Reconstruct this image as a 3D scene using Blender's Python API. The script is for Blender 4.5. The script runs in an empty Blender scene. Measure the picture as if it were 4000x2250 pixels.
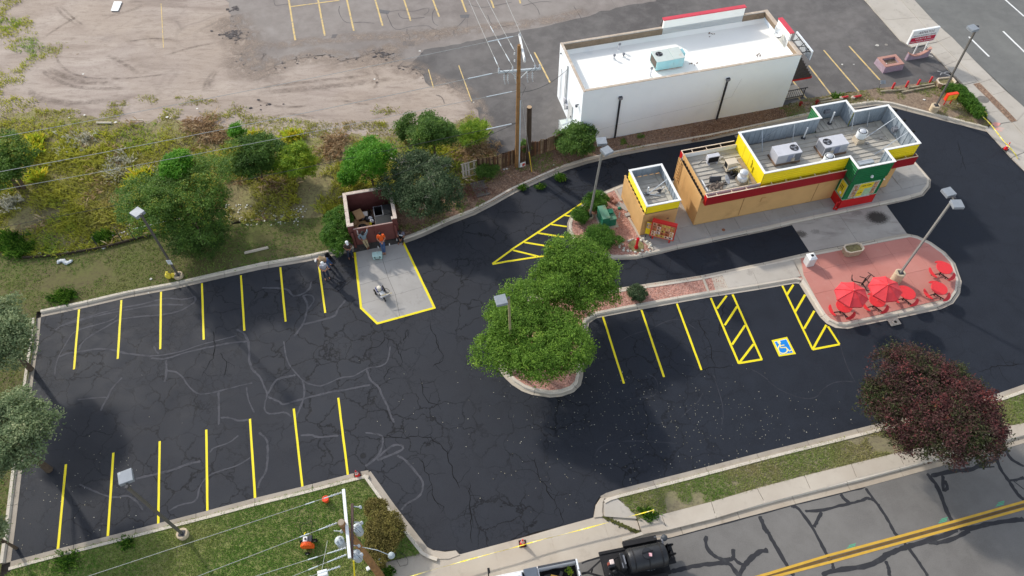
import bpy,bmesh,math,random
import numpy as np
from mathutils import Vector,Matrix,geometry
random.seed(7)
RNG=np.random.default_rng(7)
SC=bpy.context.scene
COL=SC.collection
R=math.radians
# ------------------------------------------------------------------ camera
CAM_H,FPX,TILT,ROLL=39.0,2870.0,R(36.1),R(-0.5)
cd=bpy.data.cameras.new('camera')
cam=bpy.data.objects.new('camera',cd)
COL.objects.link(cam)
cd.sensor_width=36.0
cd.lens=36.0*FPX/4000.0
cd.clip_start=0.5
cd.clip_end=3000
cam.matrix_world=Matrix.Translation((0,0,CAM_H))@Matrix.Rotation(TILT,4,'X')@Matrix.Rotation(ROLL,4,'Z')
SC.camera=cam
# ------------------------------------------------------------------ sky and sun
SUN_EL,SUN_AZ=R(29.0),R(135.0)
wd=bpy.data.worlds.new('World')
SC.world=wd
wd.use_nodes=True
wnt=wd.node_tree
sky=wnt.nodes.new('ShaderNodeTexSky')
sky.sky_type='NISHITA'
sky.sun_disc=False
sky.sun_elevation=SUN_EL
sky.sun_rotation=R(-45.0)
sky.air_density=1.0
sky.dust_density=1.2
sky.ozone_density=1.0
bgn=wnt.nodes['Background']
bgn.inputs['Strength'].default_value=0.15
hsv=wnt.nodes.new('ShaderNodeHueSaturation')
hsv.inputs['Saturation'].default_value=0.5
wnt.links.new(sky.outputs[0],hsv.inputs['Color'])
wnt.links.new(hsv.outputs[0],bgn.inputs['Color'])
sl=bpy.data.lights.new('sun','SUN')
sl.energy=2.0
sl.angle=R(2.4)
sl.color=(1.0,0.94,0.86)
so=bpy.data.objects.new('sun',sl)
COL.objects.link(so)
sdir=Vector((math.cos(SUN_AZ)*math.cos(SUN_EL),math.sin(SUN_AZ)*math.cos(SUN_EL),math.sin(SUN_EL)))
so.rotation_euler=sdir.to_track_quat('Z','Y').to_euler()
so.location=sdir*90
SC.view_settings.view_transform='Standard'
SC.view_settings.look='None'
SC.view_settings.gamma=1.0
SC.view_settings.exposure=0.78
SC.view_settings.use_curve_mapping=False
SC.render.engine='CYCLES'
SC.cycles.max_bounces=6
SC.cycles.diffuse_bounces=3
SC.cycles.transparent_max_bounces=8
# ------------------------------------------------------------------ from the survey photo's grid to metres on the site
def W(px,py,z=0.0):
 x,y=(px-2000)/FPX,(py-1125)/FPX
 c,s=math.cos(ROLL),math.sin(ROLL)
 x,y=x*c+y*s,-x*s+y*c
 dz=-math.cos(TILT)-y*math.sin(TILT)
 k=(CAM_H-z)/-dz
 return Vector((x*k,(math.sin(TILT)-y*math.cos(TILT))*k,z))
ROWS=(0,540,1100,1690)
def tp(cr,x,y):
 return 1000*int(cr[0])+x/2.576,ROWS[int(cr[1])]+y/2.576
def T(cr,x,y,z=0.0):
 return W(*tp(cr,x,y),z)
def TL(cr,pts,z=0.0):
 return[T(cr,x,y,z)for x,y in pts]
def WL(pts,z=0.0):
 return[W(x,y,z)for x,y in pts]
FA=R(13.75)
FU=Vector((math.cos(FA),math.sin(FA),0));FV=Vector((-math.sin(FA),math.cos(FA),0))
# ------------------------------------------------------------------ materials
def lin(c):
 c=[x/255.0 for x in c]
 return tuple(x/12.92 if x<=.04045 else((x+.055)/1.055)**2.4 for x in c)+(1.0,)
class NT:
 def __init__(s,name):
  s.m=bpy.data.materials.new(name);s.m.use_nodes=True
  s.t=s.m.node_tree;s.b=s.t.nodes['Principled BSDF']
  s.b.inputs['Specular IOR Level'].default_value=0.3
  s._c=None
 def n(s,ty,**kw):
  x=s.t.nodes.new(ty)
  for k,v in kw.items():setattr(x,k,v)
  return x
 def ln(s,a,b):s.t.links.new(a,b)
 def put(s,sock,v):
  if hasattr(v,'is_output')or hasattr(v,'links'):s.ln(v,sock)
  else:sock.default_value=v
 def co(s,kind='Object'):
  if kind=='World':return s.n('ShaderNodeNewGeometry').outputs['Position']
  return s.n('ShaderNodeTexCoord').outputs[kind]
 def map(s,v,scale=(1,1,1),rot=(0,0,0),loc=(0,0,0)):
  x=s.n('ShaderNodeMapping');s.ln(v,x.inputs[0])
  x.inputs['Scale'].default_value=scale;x.inputs['Rotation'].default_value=rot;x.inputs['Location'].default_value=loc
  return x.outputs[0]
 def noise(s,v,scale,detail=4,rough=.55,dist=0,out=0):
  x=s.n('ShaderNodeTexNoise');s.ln(v,x.inputs['Vector'])
  x.inputs['Scale'].default_value=scale;x.inputs['Detail'].default_value=detail
  x.inputs['Roughness'].default_value=rough;x.inputs['Distortion'].default_value=dist
  return x.outputs[out]
 def vor(s,v,scale,feature='F1',out='Distance',rnd=1.0):
  x=s.n('ShaderNodeTexVoronoi',feature=feature);s.ln(v,x.inputs['Vector'])
  x.inputs['Scale'].default_value=scale;x.inputs['Randomness'].default_value=rnd
  return x.outputs[out]
 def mr(s,v,a,b,c=0.0,d=1.0):
  x=s.n('ShaderNodeMapRange');s.ln(v,x.inputs[0])
  for i,k in enumerate((a,b,c,d)):x.inputs[1+i].default_value=k
  return x.outputs[0]
 def ma(s,op,a,b=0.0,c=0.0):
  x=s.n('ShaderNodeMath',operation=op)
  s.put(x.inputs[0],a);s.put(x.inputs[1],b);s.put(x.inputs[2],c)
  return x.outputs[0]
 def mix(s,f,a,b,mode='MIX'):
  x=s.n('ShaderNodeMix',data_type='RGBA',blend_type=mode)
  s.put(x.inputs[0],f);s.put(x.inputs[6],a);s.put(x.inputs[7],b)
  return x.outputs[2]
 def ramp(s,f,stops):
  x=s.n('ShaderNodeValToRGB');s.ln(f,x.inputs[0])
  e=x.color_ramp.elements
  while len(e)<len(stops):e.new(.5)
  for q,(p,c)in zip(e,stops):q.position=p;q.color=c
  return x.outputs[0]
 def bump(s,h,strength=.3,dist=.02):
  x=s.n('ShaderNodeBump');s.ln(h,x.inputs['Height'])
  x.inputs['Strength'].default_value=strength;x.inputs['Distance'].default_value=dist
  s.ln(x.outputs[0],s.b.inputs['Normal'])
 def sep(s,v):
  x=s.n('ShaderNodeSeparateXYZ');s.ln(v,x.inputs[0]);return x.outputs
 def col(s,c):s.put(s.b.inputs['Base Color'],c)
 def rough(s,r):s.put(s.b.inputs['Roughness'],r)
 def attr(s,name,out='Fac'):
  return s.n('ShaderNodeAttribute',attribute_name=name).outputs[out]
_mc={}
def M(name,c=(128,128,128),rough=.7,metal=0.0,var=.10,sc=2.5,bump=0.0,stain=None,spec=.3,stain_at=(.55,.75)):
 """a painted / plain surface with a little mottling and optional blotchy wear"""
 if name in _mc:return _mc[name]
 t=NT(name);v=t.co()
 c=lin(c)
 a=t.noise(v,sc,5,.6)
 lo=tuple(x*(1-var)for x in c[:3])+(1,);hi=tuple(min(1,x*(1+var))for x in c[:3])+(1,)
 k=t.ramp(a,[(.3,lo),(.7,hi)])
 if stain is not None:
  b=t.noise(v,sc*.6,6,.65)
  k=t.mix(t.mr(b,stain_at[0],stain_at[1],0,.85),k,lin(stain))
 t.col(k);t.rough(rough);t.b.inputs['Metallic'].default_value=metal
 t.b.inputs['Specular IOR Level'].default_value=spec
 if bump:t.bump(t.noise(v,sc*8,4),bump,.01)
 _mc[name]=t.m
 return t.m
def mat_sealcoat():
 t=NT('fresh sealcoat');v=t.co('World')
 xyz=t.sep(v)
 fine=t.noise(v,22,3,.7)
 big=t.noise(v,.16,4,.55,.4)
 mid=t.noise(v,.9,5,.6,.3)
 side=t.mr(t.ma('ADD',xyz[0],t.mr(big,.3,.7,-7,7)),-6,9)
 dust=t.mix(t.mr(t.ma('ADD',big,t.ma('MULTIPLY',mid,.5)),.55,.95),lin((36,38,44)),lin((51,53,58)))
 new=t.mix(t.mr(mid,.3,.75),lin((27,31,39)),lin((36,41,50)))
 c=t.mix(side,dust,new)
 c=t.mix(t.mr(fine,.3,.72,0,.22),c,lin((70,72,79)))
 wv=t.n('ShaderNodeVectorMath',operation='ADD')
 wn=t.n('ShaderNodeVectorMath',operation='SCALE');t.ln(t.noise(v,.9,5,.6,0,1),wn.inputs[0]);wn.inputs['Scale'].default_value=1.5
 t.ln(v,wv.inputs[0]);t.ln(wn.outputs[0],wv.inputs[1]);w=wv.outputs[0]
 e1=t.vor(w,.62,'DISTANCE_TO_EDGE');e2=t.vor(w,1.7,'DISTANCE_TO_EDGE')
 zone=t.mr(t.noise(v,.14,3,.5),.40,.54)
 zone2=t.mr(t.noise(v,.3,3,.5),.5,.62)
 l1=t.ma('MULTIPLY',t.mr(e1,.006,.034,1,0),t.ma('MULTIPLY',zone,.75))
 l2=t.ma('MULTIPLY',t.mr(e2,.006,.06,1,0),t.ma('MULTIPLY',zone2,.45))
 k=t.ma('MULTIPLY',t.ma('MAXIMUM',l1,l2),t.mr(t.sep(v)[0],6,14,1,.25))
 c=t.mix(k,c,lin((10,10,13)))
 t.col(c);t.rough(t.mr(mid,.3,.7,.62,.8))
 t.b.inputs['Specular IOR Level'].default_value=.2
 t.bump(t.ma('SUBTRACT',fine,t.ma('MULTIPLY',k,1.5)),.35,.012)
 return t.m
def mat_old_asphalt(name,c0,c1,c2,spots=.5,sc=1.0,aggregate=True):
 t=NT(name);v=t.co('World')
 big=t.noise(v,.13*sc,5,.6,.6);mid=t.noise(v,.8*sc,5,.65,.2);fine=t.noise(v,18,3,.7)
 c=t.ramp(big,[(.32,lin(c0)),(.5,lin(c1)),(.68,lin(c2))])
 c=t.mix(t.mr(mid,.45,.8,0,spots),c,lin(tuple(min(255,x+26)for x in c2)))
 c=t.mix(t.mr(mid,.5,.2,0,spots*.6),c,lin(tuple(x*.8 for x in c0)))
 c=t.mix(t.mr(fine,.35,.75,0,.22),c,lin(tuple(min(255,x*1.25)for x in c2)))
 c=t.mix(t.mr(fine,.4,.2,0,.25),c,lin(tuple(x*.7 for x in c0)))
 t.col(c);t.rough(.9);t.bump(fine,.25,.012)
 return t.m
def mat_dirt():
 t=NT('packed tan dirt');v=t.co('World')
 st=t.map(v,(.22,.75,1),(0,0,R(8)))
 a=t.noise(st,.55,6,.62,1.0);b=t.noise(v,.11,4,.55,.5);f=t.noise(v,9,5,.7)
 c=t.ramp(a,[(.28,lin((132,118,108))),(.46,lin((164,150,139))),(.7,lin((184,171,159)))])
 c=t.mix(t.mr(b,.38,.62,0,.5),c,lin((166,149,132)))
 c=t.mix(t.mr(t.noise(v,.35,6,.65,.6),.58,.74,0,.6),c,lin((124,112,104)))
 c=t.mix(t.mr(f,.54,.74,0,.5),c,lin((112,100,90)))
 c=t.mix(t.mr(t.noise(t.map(v,(.5,1.6,1),(0,0,R(12))),1.7,6,.75,.8),.5,.72,0,.55),c,lin((112,98,86)))
 c=t.mix(t.mr(t.noise(v,3.2,5,.7),.58,.75,0,.4),c,lin((188,174,160)))
 p=t.sep(v)
 dx=t.ma('ADD',p[0],20.0);dy=t.ma('MULTIPLY',t.ma('ADD',p[1],-56.0),1.9)
 r=t.ma('SQRT',t.ma('ADD',t.ma('MULTIPLY',dx,dx),t.ma('MULTIPLY',dy,dy)))
 wv=t.n('ShaderNodeTexNoise',noise_dimensions='1D');t.ln(t.ma('ADD',r,t.ma('MULTIPLY',t.noise(v,.2,2),2.5)),wv.inputs['W']);wv.inputs['Scale'].default_value=1.5
 c=t.mix(t.ma('MULTIPLY',t.ma('MULTIPLY',t.mr(wv.outputs[0],.6,.72,0,.45),t.mr(r,10,20,1,0)),t.mr(t.noise(v,.25,3),.42,.62)),c,lin((134,122,112)))
 t.col(c);t.rough(.95);t.bump(t.ma('ADD',a,t.ma('MULTIPLY',f,.4)),.4,.05)
 return t.m
def mat_soil(name,a0,a1,a2,sc=1.0,leaf=None,leafamt=.5):
 t=NT(name);v=t.co('World')
 big=t.noise(v,.35*sc,5,.6,.4);f=t.noise(v,7*sc,5,.72);w=t.vor(v,9*sc,'F1','Color')
 c=t.ramp(big,[(.3,lin(a0)),(.5,lin(a1)),(.7,lin(a2))])
 c=t.mix(t.mr(f,.35,.7,0,.5),c,lin(tuple(min(255,x*1.25)for x in a2)))
 c=t.mix(t.mr(f,.5,.25,0,.55),c,lin(tuple(x*.62 for x in a0)))
 if leaf:
  s=t.sep(w)
  c=t.mix(t.mr(s[0],1-leafamt,1-leafamt*.5,0,.8),c,t.mix(s[1],lin(leaf[0]),lin(leaf[1])))
 t.col(c);t.rough(.95);t.bump(f,.6,.04)
 return t.m
def mat_concrete(name,c0,c1,stain=(112,104,96),amt=.5,sc=1.0,kind='World'):
 t=NT(name);v=t.co(kind)
 rnd=t.n('ShaderNodeObjectInfo').outputs['Random']
 big=t.noise(v,.45*sc,5,.6,.3);f=t.noise(v,14,4,.7);st=t.noise(v,1.3*sc,6,.7,.5)
 c=t.mix(t.mr(big,.3,.7),lin(c0),lin(c1))
 c=t.mix(t.mr(rnd,0,1,0,.22),c,lin(tuple(x*.86 for x in c0)))
 c=t.mix(t.mr(st,.55,.8,0,amt),c,lin(stain))
 c=t.mix(t.mr(f,.38,.2,0,.35),c,lin(tuple(x*.75 for x in c0)))
 t.col(c);t.rough(.88);t.bump(f,.2,.008)
 return t.m
def mat_wash(name,c,amt=.6,sc=1.2,lo=.38,hi=.62):
 """a thin dusting that lets the ground show through in patches"""
 t=NT(name);v=t.co('World');t.col(lin(c));t.rough(.95)
 ed=t.attr('edge');n=t.noise(v,sc,6,.7,.4)
 t.put(t.b.inputs['Alpha'],t.ma('MULTIPLY',t.ma('MULTIPLY',t.mr(n,lo,hi),amt),ed))
 return t.m
def wash(name,pts,w,z,mat,parent):
 P=smooth_line(pts);n=len(P);vs=[];e=[];fs=[]
 for i,p in enumerate(P):
  d=(P[min(i+1,n-1)]-P[max(i-1,0)]).normalized();q=Vector((-d.y,d.x,0));k=min(1,i/3,(n-1-i)/3)
  for o,a in((-.5,0),(-.2,1),(.2,1),(.5,0)):vs.append(tuple(p+q*w*o)[:2]+(z,));e.append(a*k)
 for i in range(n-1):
  for j in range(3):fs.append((i*4+j+1,i*4+j,i*4+4+j,i*4+5+j))
 me=bpy.data.meshes.new(name);me.from_pydata(vs,[],fs);me.materials.append(mat)
 a=me.attributes.new('edge','FLOAT','POINT');a.data.foreach_set('value',e)
 return link(bpy.data.objects.new(name,me),parent)
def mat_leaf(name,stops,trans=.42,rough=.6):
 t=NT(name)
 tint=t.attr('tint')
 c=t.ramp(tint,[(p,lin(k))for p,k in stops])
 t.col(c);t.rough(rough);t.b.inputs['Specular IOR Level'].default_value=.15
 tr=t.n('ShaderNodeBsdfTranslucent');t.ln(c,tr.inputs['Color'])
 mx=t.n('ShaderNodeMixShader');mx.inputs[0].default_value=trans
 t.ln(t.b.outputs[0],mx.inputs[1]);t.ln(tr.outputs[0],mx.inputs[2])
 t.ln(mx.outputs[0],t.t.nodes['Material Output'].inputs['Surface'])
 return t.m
# ------------------------------------------------------------------ mesh helpers
def link(o,parent=None):
 COL.objects.link(o)
 if parent is not None:o.parent=parent
 return o
def tag(o,label=None,cat=None,group=None,kind=None):
 if label:o['label']=label
 if cat:o['category']=cat
 if group:o['group']=group
 if kind:o['kind']=kind
 return o
def thing(name,label,cat,loc=(0,0,0),rotz=0.0,group=None):
 o=bpy.data.objects.new(name,None);COL.objects.link(o)
 o.empty_display_size=.2
 o.location=loc;o.rotation_euler=(0,0,rotz)
 return tag(o,label,cat,group)
def struct(o):o['kind']='structure';return o
def copy_tree(o,parent=None):
 c=o.copy();COL.objects.link(c);c.parent=parent
 for ch in list(o.children):copy_tree(ch,c)
 return c
class MB:
 def __init__(s):s.v=[];s.f=[];s.mi=[];s.M=None
 def add(s,vs,fs,mi=0):
  b=len(s.v)
  for p in vs:
   p=Vector(p)
   s.v.append(tuple(s.M@p)if s.M is not None else tuple(p))
  for f in fs:s.f.append(tuple(b+i for i in f));s.mi.append(mi)
  return s
 def box(s,x0,x1,y0,y1,z0,z1,mi=0):
  vs=[(x,y,z)for z in(z0,z1)for y in(y0,y1)for x in(x0,x1)]
  return s.add(vs,[(0,2,3,1),(4,5,7,6),(0,1,5,4),(2,6,7,3),(0,4,6,2),(1,3,7,5)],mi)
 def hexa(s,vs,mi=0):
  return s.add(vs,[(3,2,1,0),(4,5,6,7),(0,1,5,4),(1,2,6,5),(2,3,7,6),(3,0,4,7)],mi)
 def bar(s,p,q,w,h=None,mi=0,up=(0,0,1)):
  p,q=Vector(p),Vector(q);h=h or w
  d=(q-p).normalized();u=Vector(up)
  if abs(d.dot(u))>.98:u=Vector((0,1,0))
  a=d.cross(u).normalized()*w/2;b=a.cross(d).normalized()*h/2
  return s.hexa([p-a-b,p+a-b,q+a-b,q-a-b,p-a+b,p+a+b,q+a+b,q-a+b],mi)
 def tube(s,path,r,n=8,mi=0,caps=True):
  path=[Vector(p)for p in path];rs=r if isinstance(r,(list,tuple))else[r]*len(path)
  rings=[];prev=None
  for i,p in enumerate(path):
   d=(path[min(i+1,len(path)-1)]-path[max(i-1,0)]).normalized()
   if prev is None:
    u=Vector((0,0,1))if abs(d.z)<.9 else Vector((1,0,0))
    a=d.cross(u).normalized()
   else:
    a=(prev-d*prev.dot(d)).normalized()
   prev=a;b=d.cross(a)
   rings.append([p+(a*math.cos(2*math.pi*k/n)+b*math.sin(2*math.pi*k/n))*rs[i]for k in range(n)])
  vs=[q for r_ in rings for q in r_];fs=[]
  for i in range(len(path)-1):
   for k in range(n):
    fs.append((i*n+k,i*n+(k+1)%n,(i+1)*n+(k+1)%n,(i+1)*n+k))
  if caps:fs.append(tuple(range(n))[::-1]);fs.append(tuple((len(path)-1)*n+k for k in range(n)))
  return s.add(vs,fs,mi)
 def prism(s,poly,z0,z1,mi=0):
  n=len(poly);a=sum(poly[i][0]*poly[(i+1)%n][1]-poly[(i+1)%n][0]*poly[i][1]for i in range(n))
  if a<0:poly=poly[::-1]
  vs=[(p[0],p[1],z0)for p in poly]+[(p[0],p[1],z1)for p in poly]
  fs=[tuple(range(n))[::-1],tuple(range(n,2*n))]+[(i,(i+1)%n,n+(i+1)%n,n+i)for i in range(n)]
  return s.add(vs,fs,mi)
 def lathe(s,prof,n=16,c=(0,0,0),mi=0,ax='z',open_=False):
  vs=[];fs=[]
  for r,z in prof:
   for k in range(n):
    a=2*math.pi*k/n
    p=(r*math.cos(a),r*math.sin(a),z)
    if ax=='x':p=(p[2],p[0],p[1])
    if ax=='y':p=(p[1],p[2],p[0])
    vs.append((c[0]+p[0],c[1]+p[1],c[2]+p[2]))
  for i in range(len(prof)-1):
   for k in range(n):fs.append((i*n+k,i*n+(k+1)%n,(i+1)*n+(k+1)%n,(i+1)*n+k))
  if not open_:
   fs.append(tuple(range(n))[::-1]);fs.append(tuple((len(prof)-1)*n+k for k in range(n)))
  return s.add(vs,fs,mi)
 def ball(s,c,r,n=10,m=6,mi=0,jit=0.0):
  rx,ry,rz=r if isinstance(r,(tuple,list))else(r,r,r)
  vs=[(c[0],c[1],c[2]-rz)];fs=[]
  for i in range(1,m):
   t=math.pi*i/m
   for k in range(n):
    a=2*math.pi*k/n;q=1+random.uniform(-jit,jit)
    vs.append((c[0]+rx*q*math.sin(t)*math.cos(a),c[1]+ry*q*math.sin(t)*math.sin(a),c[2]-rz*q*math.cos(t)))
  vs.append((c[0],c[1],c[2]+rz));L=len(vs)-1
  for k in range(n):fs.append((0,1+(k+1)%n,1+k));fs.append((L,1+(m-2)*n+k,1+(m-2)*n+(k+1)%n))
  for i in range(m-2):
   for k in range(n):fs.append((1+i*n+k,1+i*n+(k+1)%n,1+(i+1)*n+(k+1)%n,1+(i+1)*n+k))
  return s.add(vs,fs,mi)
 def build(s,name,mats,parent=None,smooth=False,bevel=0.0):
  me=bpy.data.meshes.new(name)
  me.from_pydata(s.v,[],s.f)
  for m in(mats if isinstance(mats,(list,tuple))else[mats]):me.materials.append(m)
  if len(me.materials)>1:me.polygons.foreach_set('material_index',s.mi)
  if smooth:me.polygons.foreach_set('use_smooth',[True]*len(me.polygons))
  me.update()
  o=link(bpy.data.objects.new(name,me),parent)
  if smooth:
   try:me.set_sharp_from_angle(angle=R(40))
   except Exception:pass
  if bevel:
   b=o.modifiers.new('bevel','BEVEL');b.width=bevel;b.segments=2;b.limit_method='ANGLE'
  return o
def fast(name,V,F,mat,parent=None,tint=None,smooth=False):
 V=np.asarray(V,np.float32);F=np.asarray(F,np.int32);k=F.shape[1]
 me=bpy.data.meshes.new(name)
 me.vertices.add(len(V));me.vertices.foreach_set('co',V.ravel())
 me.loops.add(F.size);me.loops.foreach_set('vertex_index',F.ravel())
 me.polygons.add(len(F));me.polygons.foreach_set('loop_start',np.arange(0,F.size,k,dtype=np.int32))
 me.update(calc_edges=True)
 if tint is not None:
  a=me.attributes.new('tint','FLOAT','POINT');a.data.foreach_set('value',np.asarray(tint,np.float32))
 me.materials.append(mat)
 return link(bpy.data.objects.new(name,me),parent)
def rough(pts,step=.5,amp=.12,seed=3):
 r=random.Random(seed);o=[];n=len(pts)
 for i in range(n):
  a,c=Vector((pts[i][0],pts[i][1],0)),Vector((pts[(i+1)%n][0],pts[(i+1)%n][1],0));L=(c-a).length
  if L>60:o.append(a);continue
  k=max(1,int(L/step))
  for j in range(k):o.append(a.lerp(c,j/k)+Vector((r.gauss(0,amp),r.gauss(0,amp),0)))
 return o
def sheet(name,pts,z,mat,parent=None,kind='structure'):
 vs=[(p[0],p[1],z)for p in pts]
 me=bpy.data.meshes.new(name)
 tris=geometry.tessellate_polygon([[Vector(v)for v in vs]])
 me.from_pydata(vs,[],[t if(Vector(vs[t[1]])-Vector(vs[t[0]])).cross(Vector(vs[t[2]])-Vector(vs[t[0]])).z>0 else t[::-1]for t in tris])
 me.materials.append(mat);me.update()
 o=link(bpy.data.objects.new(name,me),parent)
 if parent is None and kind:o['kind']=kind
 return o
def smooth_line(pts,step=.35,it=2):
 P=[Vector((p[0],p[1],0))for p in pts]
 for _ in range(it):
  Q=[P[0]]
  for a,b in zip(P[:-1],P[1:]):Q+=[a*.75+b*.25,a*.25+b*.75]
  Q.append(P[-1]);P=Q
 return P
def ribbon(name,pts,w,z,mat,parent,jit=0.0,curve=True,taper=False):
 P=smooth_line(pts)if curve and len(pts)>2 else[Vector((p[0],p[1],0))for p in pts]
 vs=[];n=len(P)
 for i,p in enumerate(P):
  d=(P[min(i+1,n-1)]-P[max(i-1,0)]).normalized();q=Vector((-d.y,d.x,0))
  k=w/2*(1+random.uniform(-jit,jit));o=q*random.uniform(-jit,jit)*w*.4
  if taper and i in(0,n-1):k*=.3
  vs+=[(p+o+q*k),(p+o-q*k)]
 mb=MB();mb.add([(v.x,v.y,z)for v in vs],[(2*i,2*i+1,2*i+3,2*i+2)for i in range(n-1)])
 return mb.build(name,mat,parent)
def slab(name,quad,z0,z1,mat,parent,gap=.02):
 c=sum((Vector((p[0],p[1],0))for p in quad),Vector())/len(quad)
 q=[]
 for p in quad:
  p=Vector((p[0],p[1],0));d=c-p
  q.append(p+d.normalized()*min(gap*.75,d.length*.3))
 mb=MB();dz=random.uniform(-.003,.003)
 mb.prism([(p.x,p.y)for p in q],z0,z1+dz)
 return mb.build(name,mat,parent)
def grid(quad,us,vs_):
 A,B,C,D=[Vector((p[0],p[1],0))for p in quad]
 f=lambda u,v:(A*(1-u)+B*u)*(1-v)+(D*(1-u)+C*u)*v
 return[[f(us[i],vs_[j]),f(us[i+1],vs_[j]),f(us[i+1],vs_[j+1]),f(us[i],vs_[j+1])]for j in range(len(vs_)-1)for i in range(len(us)-1)]
def lsp(n):return[i/n for i in range(n+1)]
def inpoly(P,poly):
 x,y=P[:,0],P[:,1];ins=np.zeros(len(P),bool);n=len(poly)
 for i in range(n):
  x0,y0=poly[i][0],poly[i][1];x1,y1=poly[(i+1)%n][0],poly[(i+1)%n][1]
  c=((y0>y)!=(y1>y))&(x<(x1-x0)*(y-y0)/(y1-y0+1e-12)+x0)
  ins^=c
 return ins
def sample(poly,n):
 a=np.array([(p[0],p[1])for p in poly]);lo,hi=a.min(0),a.max(0);out=[];got=0
 while got<n:
  p=RNG.uniform(lo,hi,(n*2,2));p=p[inpoly(p,poly)];out.append(p);got+=len(p)
 return np.concatenate(out)[:n]
_g=RNG.uniform(0,1,(128,128))
def vnoise(P,s):
 q=np.asarray(P)[:,:2]*s+700;i=np.floor(q).astype(int);f=q-i;f=f*f*(3-2*f)
 g=lambda a,b:_g[(i[:,0]+a)%128,(i[:,1]+b)%128]
 return(g(0,0)*(1-f[:,0])+g(1,0)*f[:,0])*(1-f[:,1])+(g(0,1)*(1-f[:,0])+g(1,1)*f[:,0])*f[:,1]
# ------------------------------------------------------------------ vegetation builders
def tufts(name,pts,z,h,w,mat,blades=4,lean=.6,tint=None,parent=None,hvar=.5,spread=.05):
 """many small grass / weed blades in one stuff object; pts (n,2), tint (n,)"""
 n=len(pts);N=n*blades
 P=np.repeat(pts,blades,0)+RNG.normal(0,spread,(N,2))
 hh=(np.repeat(h,blades)if np.ndim(h)else np.full(N,h))*RNG.uniform(1-hvar,1+hvar,N)
 ww=(np.repeat(w,blades)if np.ndim(w)else np.full(N,w))*RNG.uniform(.7,1.3,N)
 a=RNG.uniform(0,2*np.pi,N);le=RNG.uniform(.15,1,N)*lean*hh
 dx,dy=np.cos(a),np.sin(a)
 V=np.zeros((N,4,3),np.float32)
 V[:,0]=np.stack([P[:,0]-dy*ww/2,P[:,1]+dx*ww/2,np.full(N,z)],1)
 V[:,1]=np.stack([P[:,0]+dy*ww/2,P[:,1]-dx*ww/2,np.full(N,z)],1)
 m=np.stack([P[:,0]+dx*le*.4,P[:,1]+dy*le*.4,z+hh*.6],1)
 V[:,2]=m+np.stack([dy*ww*.4,-dx*ww*.4,0*ww],1)
 V[:,3]=np.stack([P[:,0]+dx*le,P[:,1]+dy*le,z+hh*(1-.35*(le/(hh+1e-6))**2)],1)
 F=np.arange(N)[:,None]*4
 F=np.concatenate([F+np.array([[0,1,2]]),F+np.array([[0,2,3]])],0)
 tt=np.repeat(tint if tint is not None else RNG.uniform(0,1,n),blades)+RNG.normal(0,.07,N)
 o=fast(name,V.reshape(-1,3),F,mat,parent,np.repeat(np.clip(tt,0,1),4))
 o['kind']='stuff'
 return o
def leaf_mesh(C,tint,size,up=.35,aspect=.5,droop=.0):
 """rhombic leaves at points C (n,3)"""
 n=len(C)
 nrm=RNG.normal(0,1,(n,3));nrm/=np.linalg.norm(nrm,axis=1)[:,None];nrm[:,2]=np.abs(nrm[:,2])+up
 nrm/=np.linalg.norm(nrm,axis=1)[:,None]
 t=RNG.normal(0,1,(n,3));t[:,2]-=droop;t-=nrm*(t*nrm).sum(1)[:,None];t/=np.linalg.norm(t,axis=1)[:,None]
 b=np.cross(nrm,t);s=(size*RNG.uniform(.65,1.35,n))[:,None]
 V=np.zeros((n,4,3),np.float32)
 V[:,0]=C-t*s*.5;V[:,1]=C+b*s*aspect*.5+nrm*s*.08;V[:,2]=C+t*s*.5;V[:,3]=C-b*s*aspect*.5+nrm*s*.08
 F=np.arange(n)[:,None]*4+np.array([[0,1,2,3]])
 return V.reshape(-1,3),F,np.repeat(np.clip(tint,0,1),4)
def crown_points(lobes,clumps,per,cr,shell=.55,tintfn=None,tv=.10,flat=.75):
 """leaf centres gathered in clumps through a set of ellipsoid lobes (x,y,z,rx,ry,rz[,tint])"""
 L=np.array([l[:6]for l in lobes]);vol=(L[:,3]*L[:,4]*L[:,5])**.75;k=RNG.choice(len(L),clumps,p=vol/vol.sum())
 d=RNG.normal(0,1,(clumps,3));d/=np.linalg.norm(d,axis=1)[:,None]
 d[:,2]=np.where(d[:,2]<-.35,-d[:,2]*.6,d[:,2])
 rr=shell+(1-shell)*RNG.uniform(0,1,clumps)**.6
 cc=L[k,:3]+d*L[k,3:6]*rr[:,None]
 base=np.array([l[6]if len(l)>6 else .5 for l in lobes])[k]
 ct=base+RNG.normal(0,tv,clumps)
 if tintfn is not None:ct=ct+tintfn(cc)
 csz=cr*RNG.uniform(.55,1.4,clumps)
 off=RNG.normal(0,1,(clumps,per,3));off/=np.linalg.norm(off,axis=2)[:,:,None]
 off*=(RNG.uniform(0,1,(clumps,per,1))**.45)*csz[:,None,None];off[:,:,2]*=flat
 C=(cc[:,None,:]+off).reshape(-1,3)
 ti=np.repeat(ct,per)+RNG.normal(0,.07,clumps*per)
 return C,ti
def lobes_for(rx,ry,rz,zc,n=9,k=.5,seed=0):
 r=np.random.default_rng(seed);out=[(0,0,zc,rx*.78,ry*.78,rz*.8)]
 for i in range(n):
  a=2*math.pi*(i+r.uniform(-.3,.3))/n;e=r.uniform(-.35,.8)
  q=k*r.uniform(.55,1.25);pq=r.uniform(.55,.85)
  out.append((rx*pq*math.cos(a)*math.cos(e),ry*pq*math.sin(a)*math.cos(e),zc+rz*.75*math.sin(e),rx*q,ry*q,rz*q*.85))
 return out
BARK=None
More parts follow.
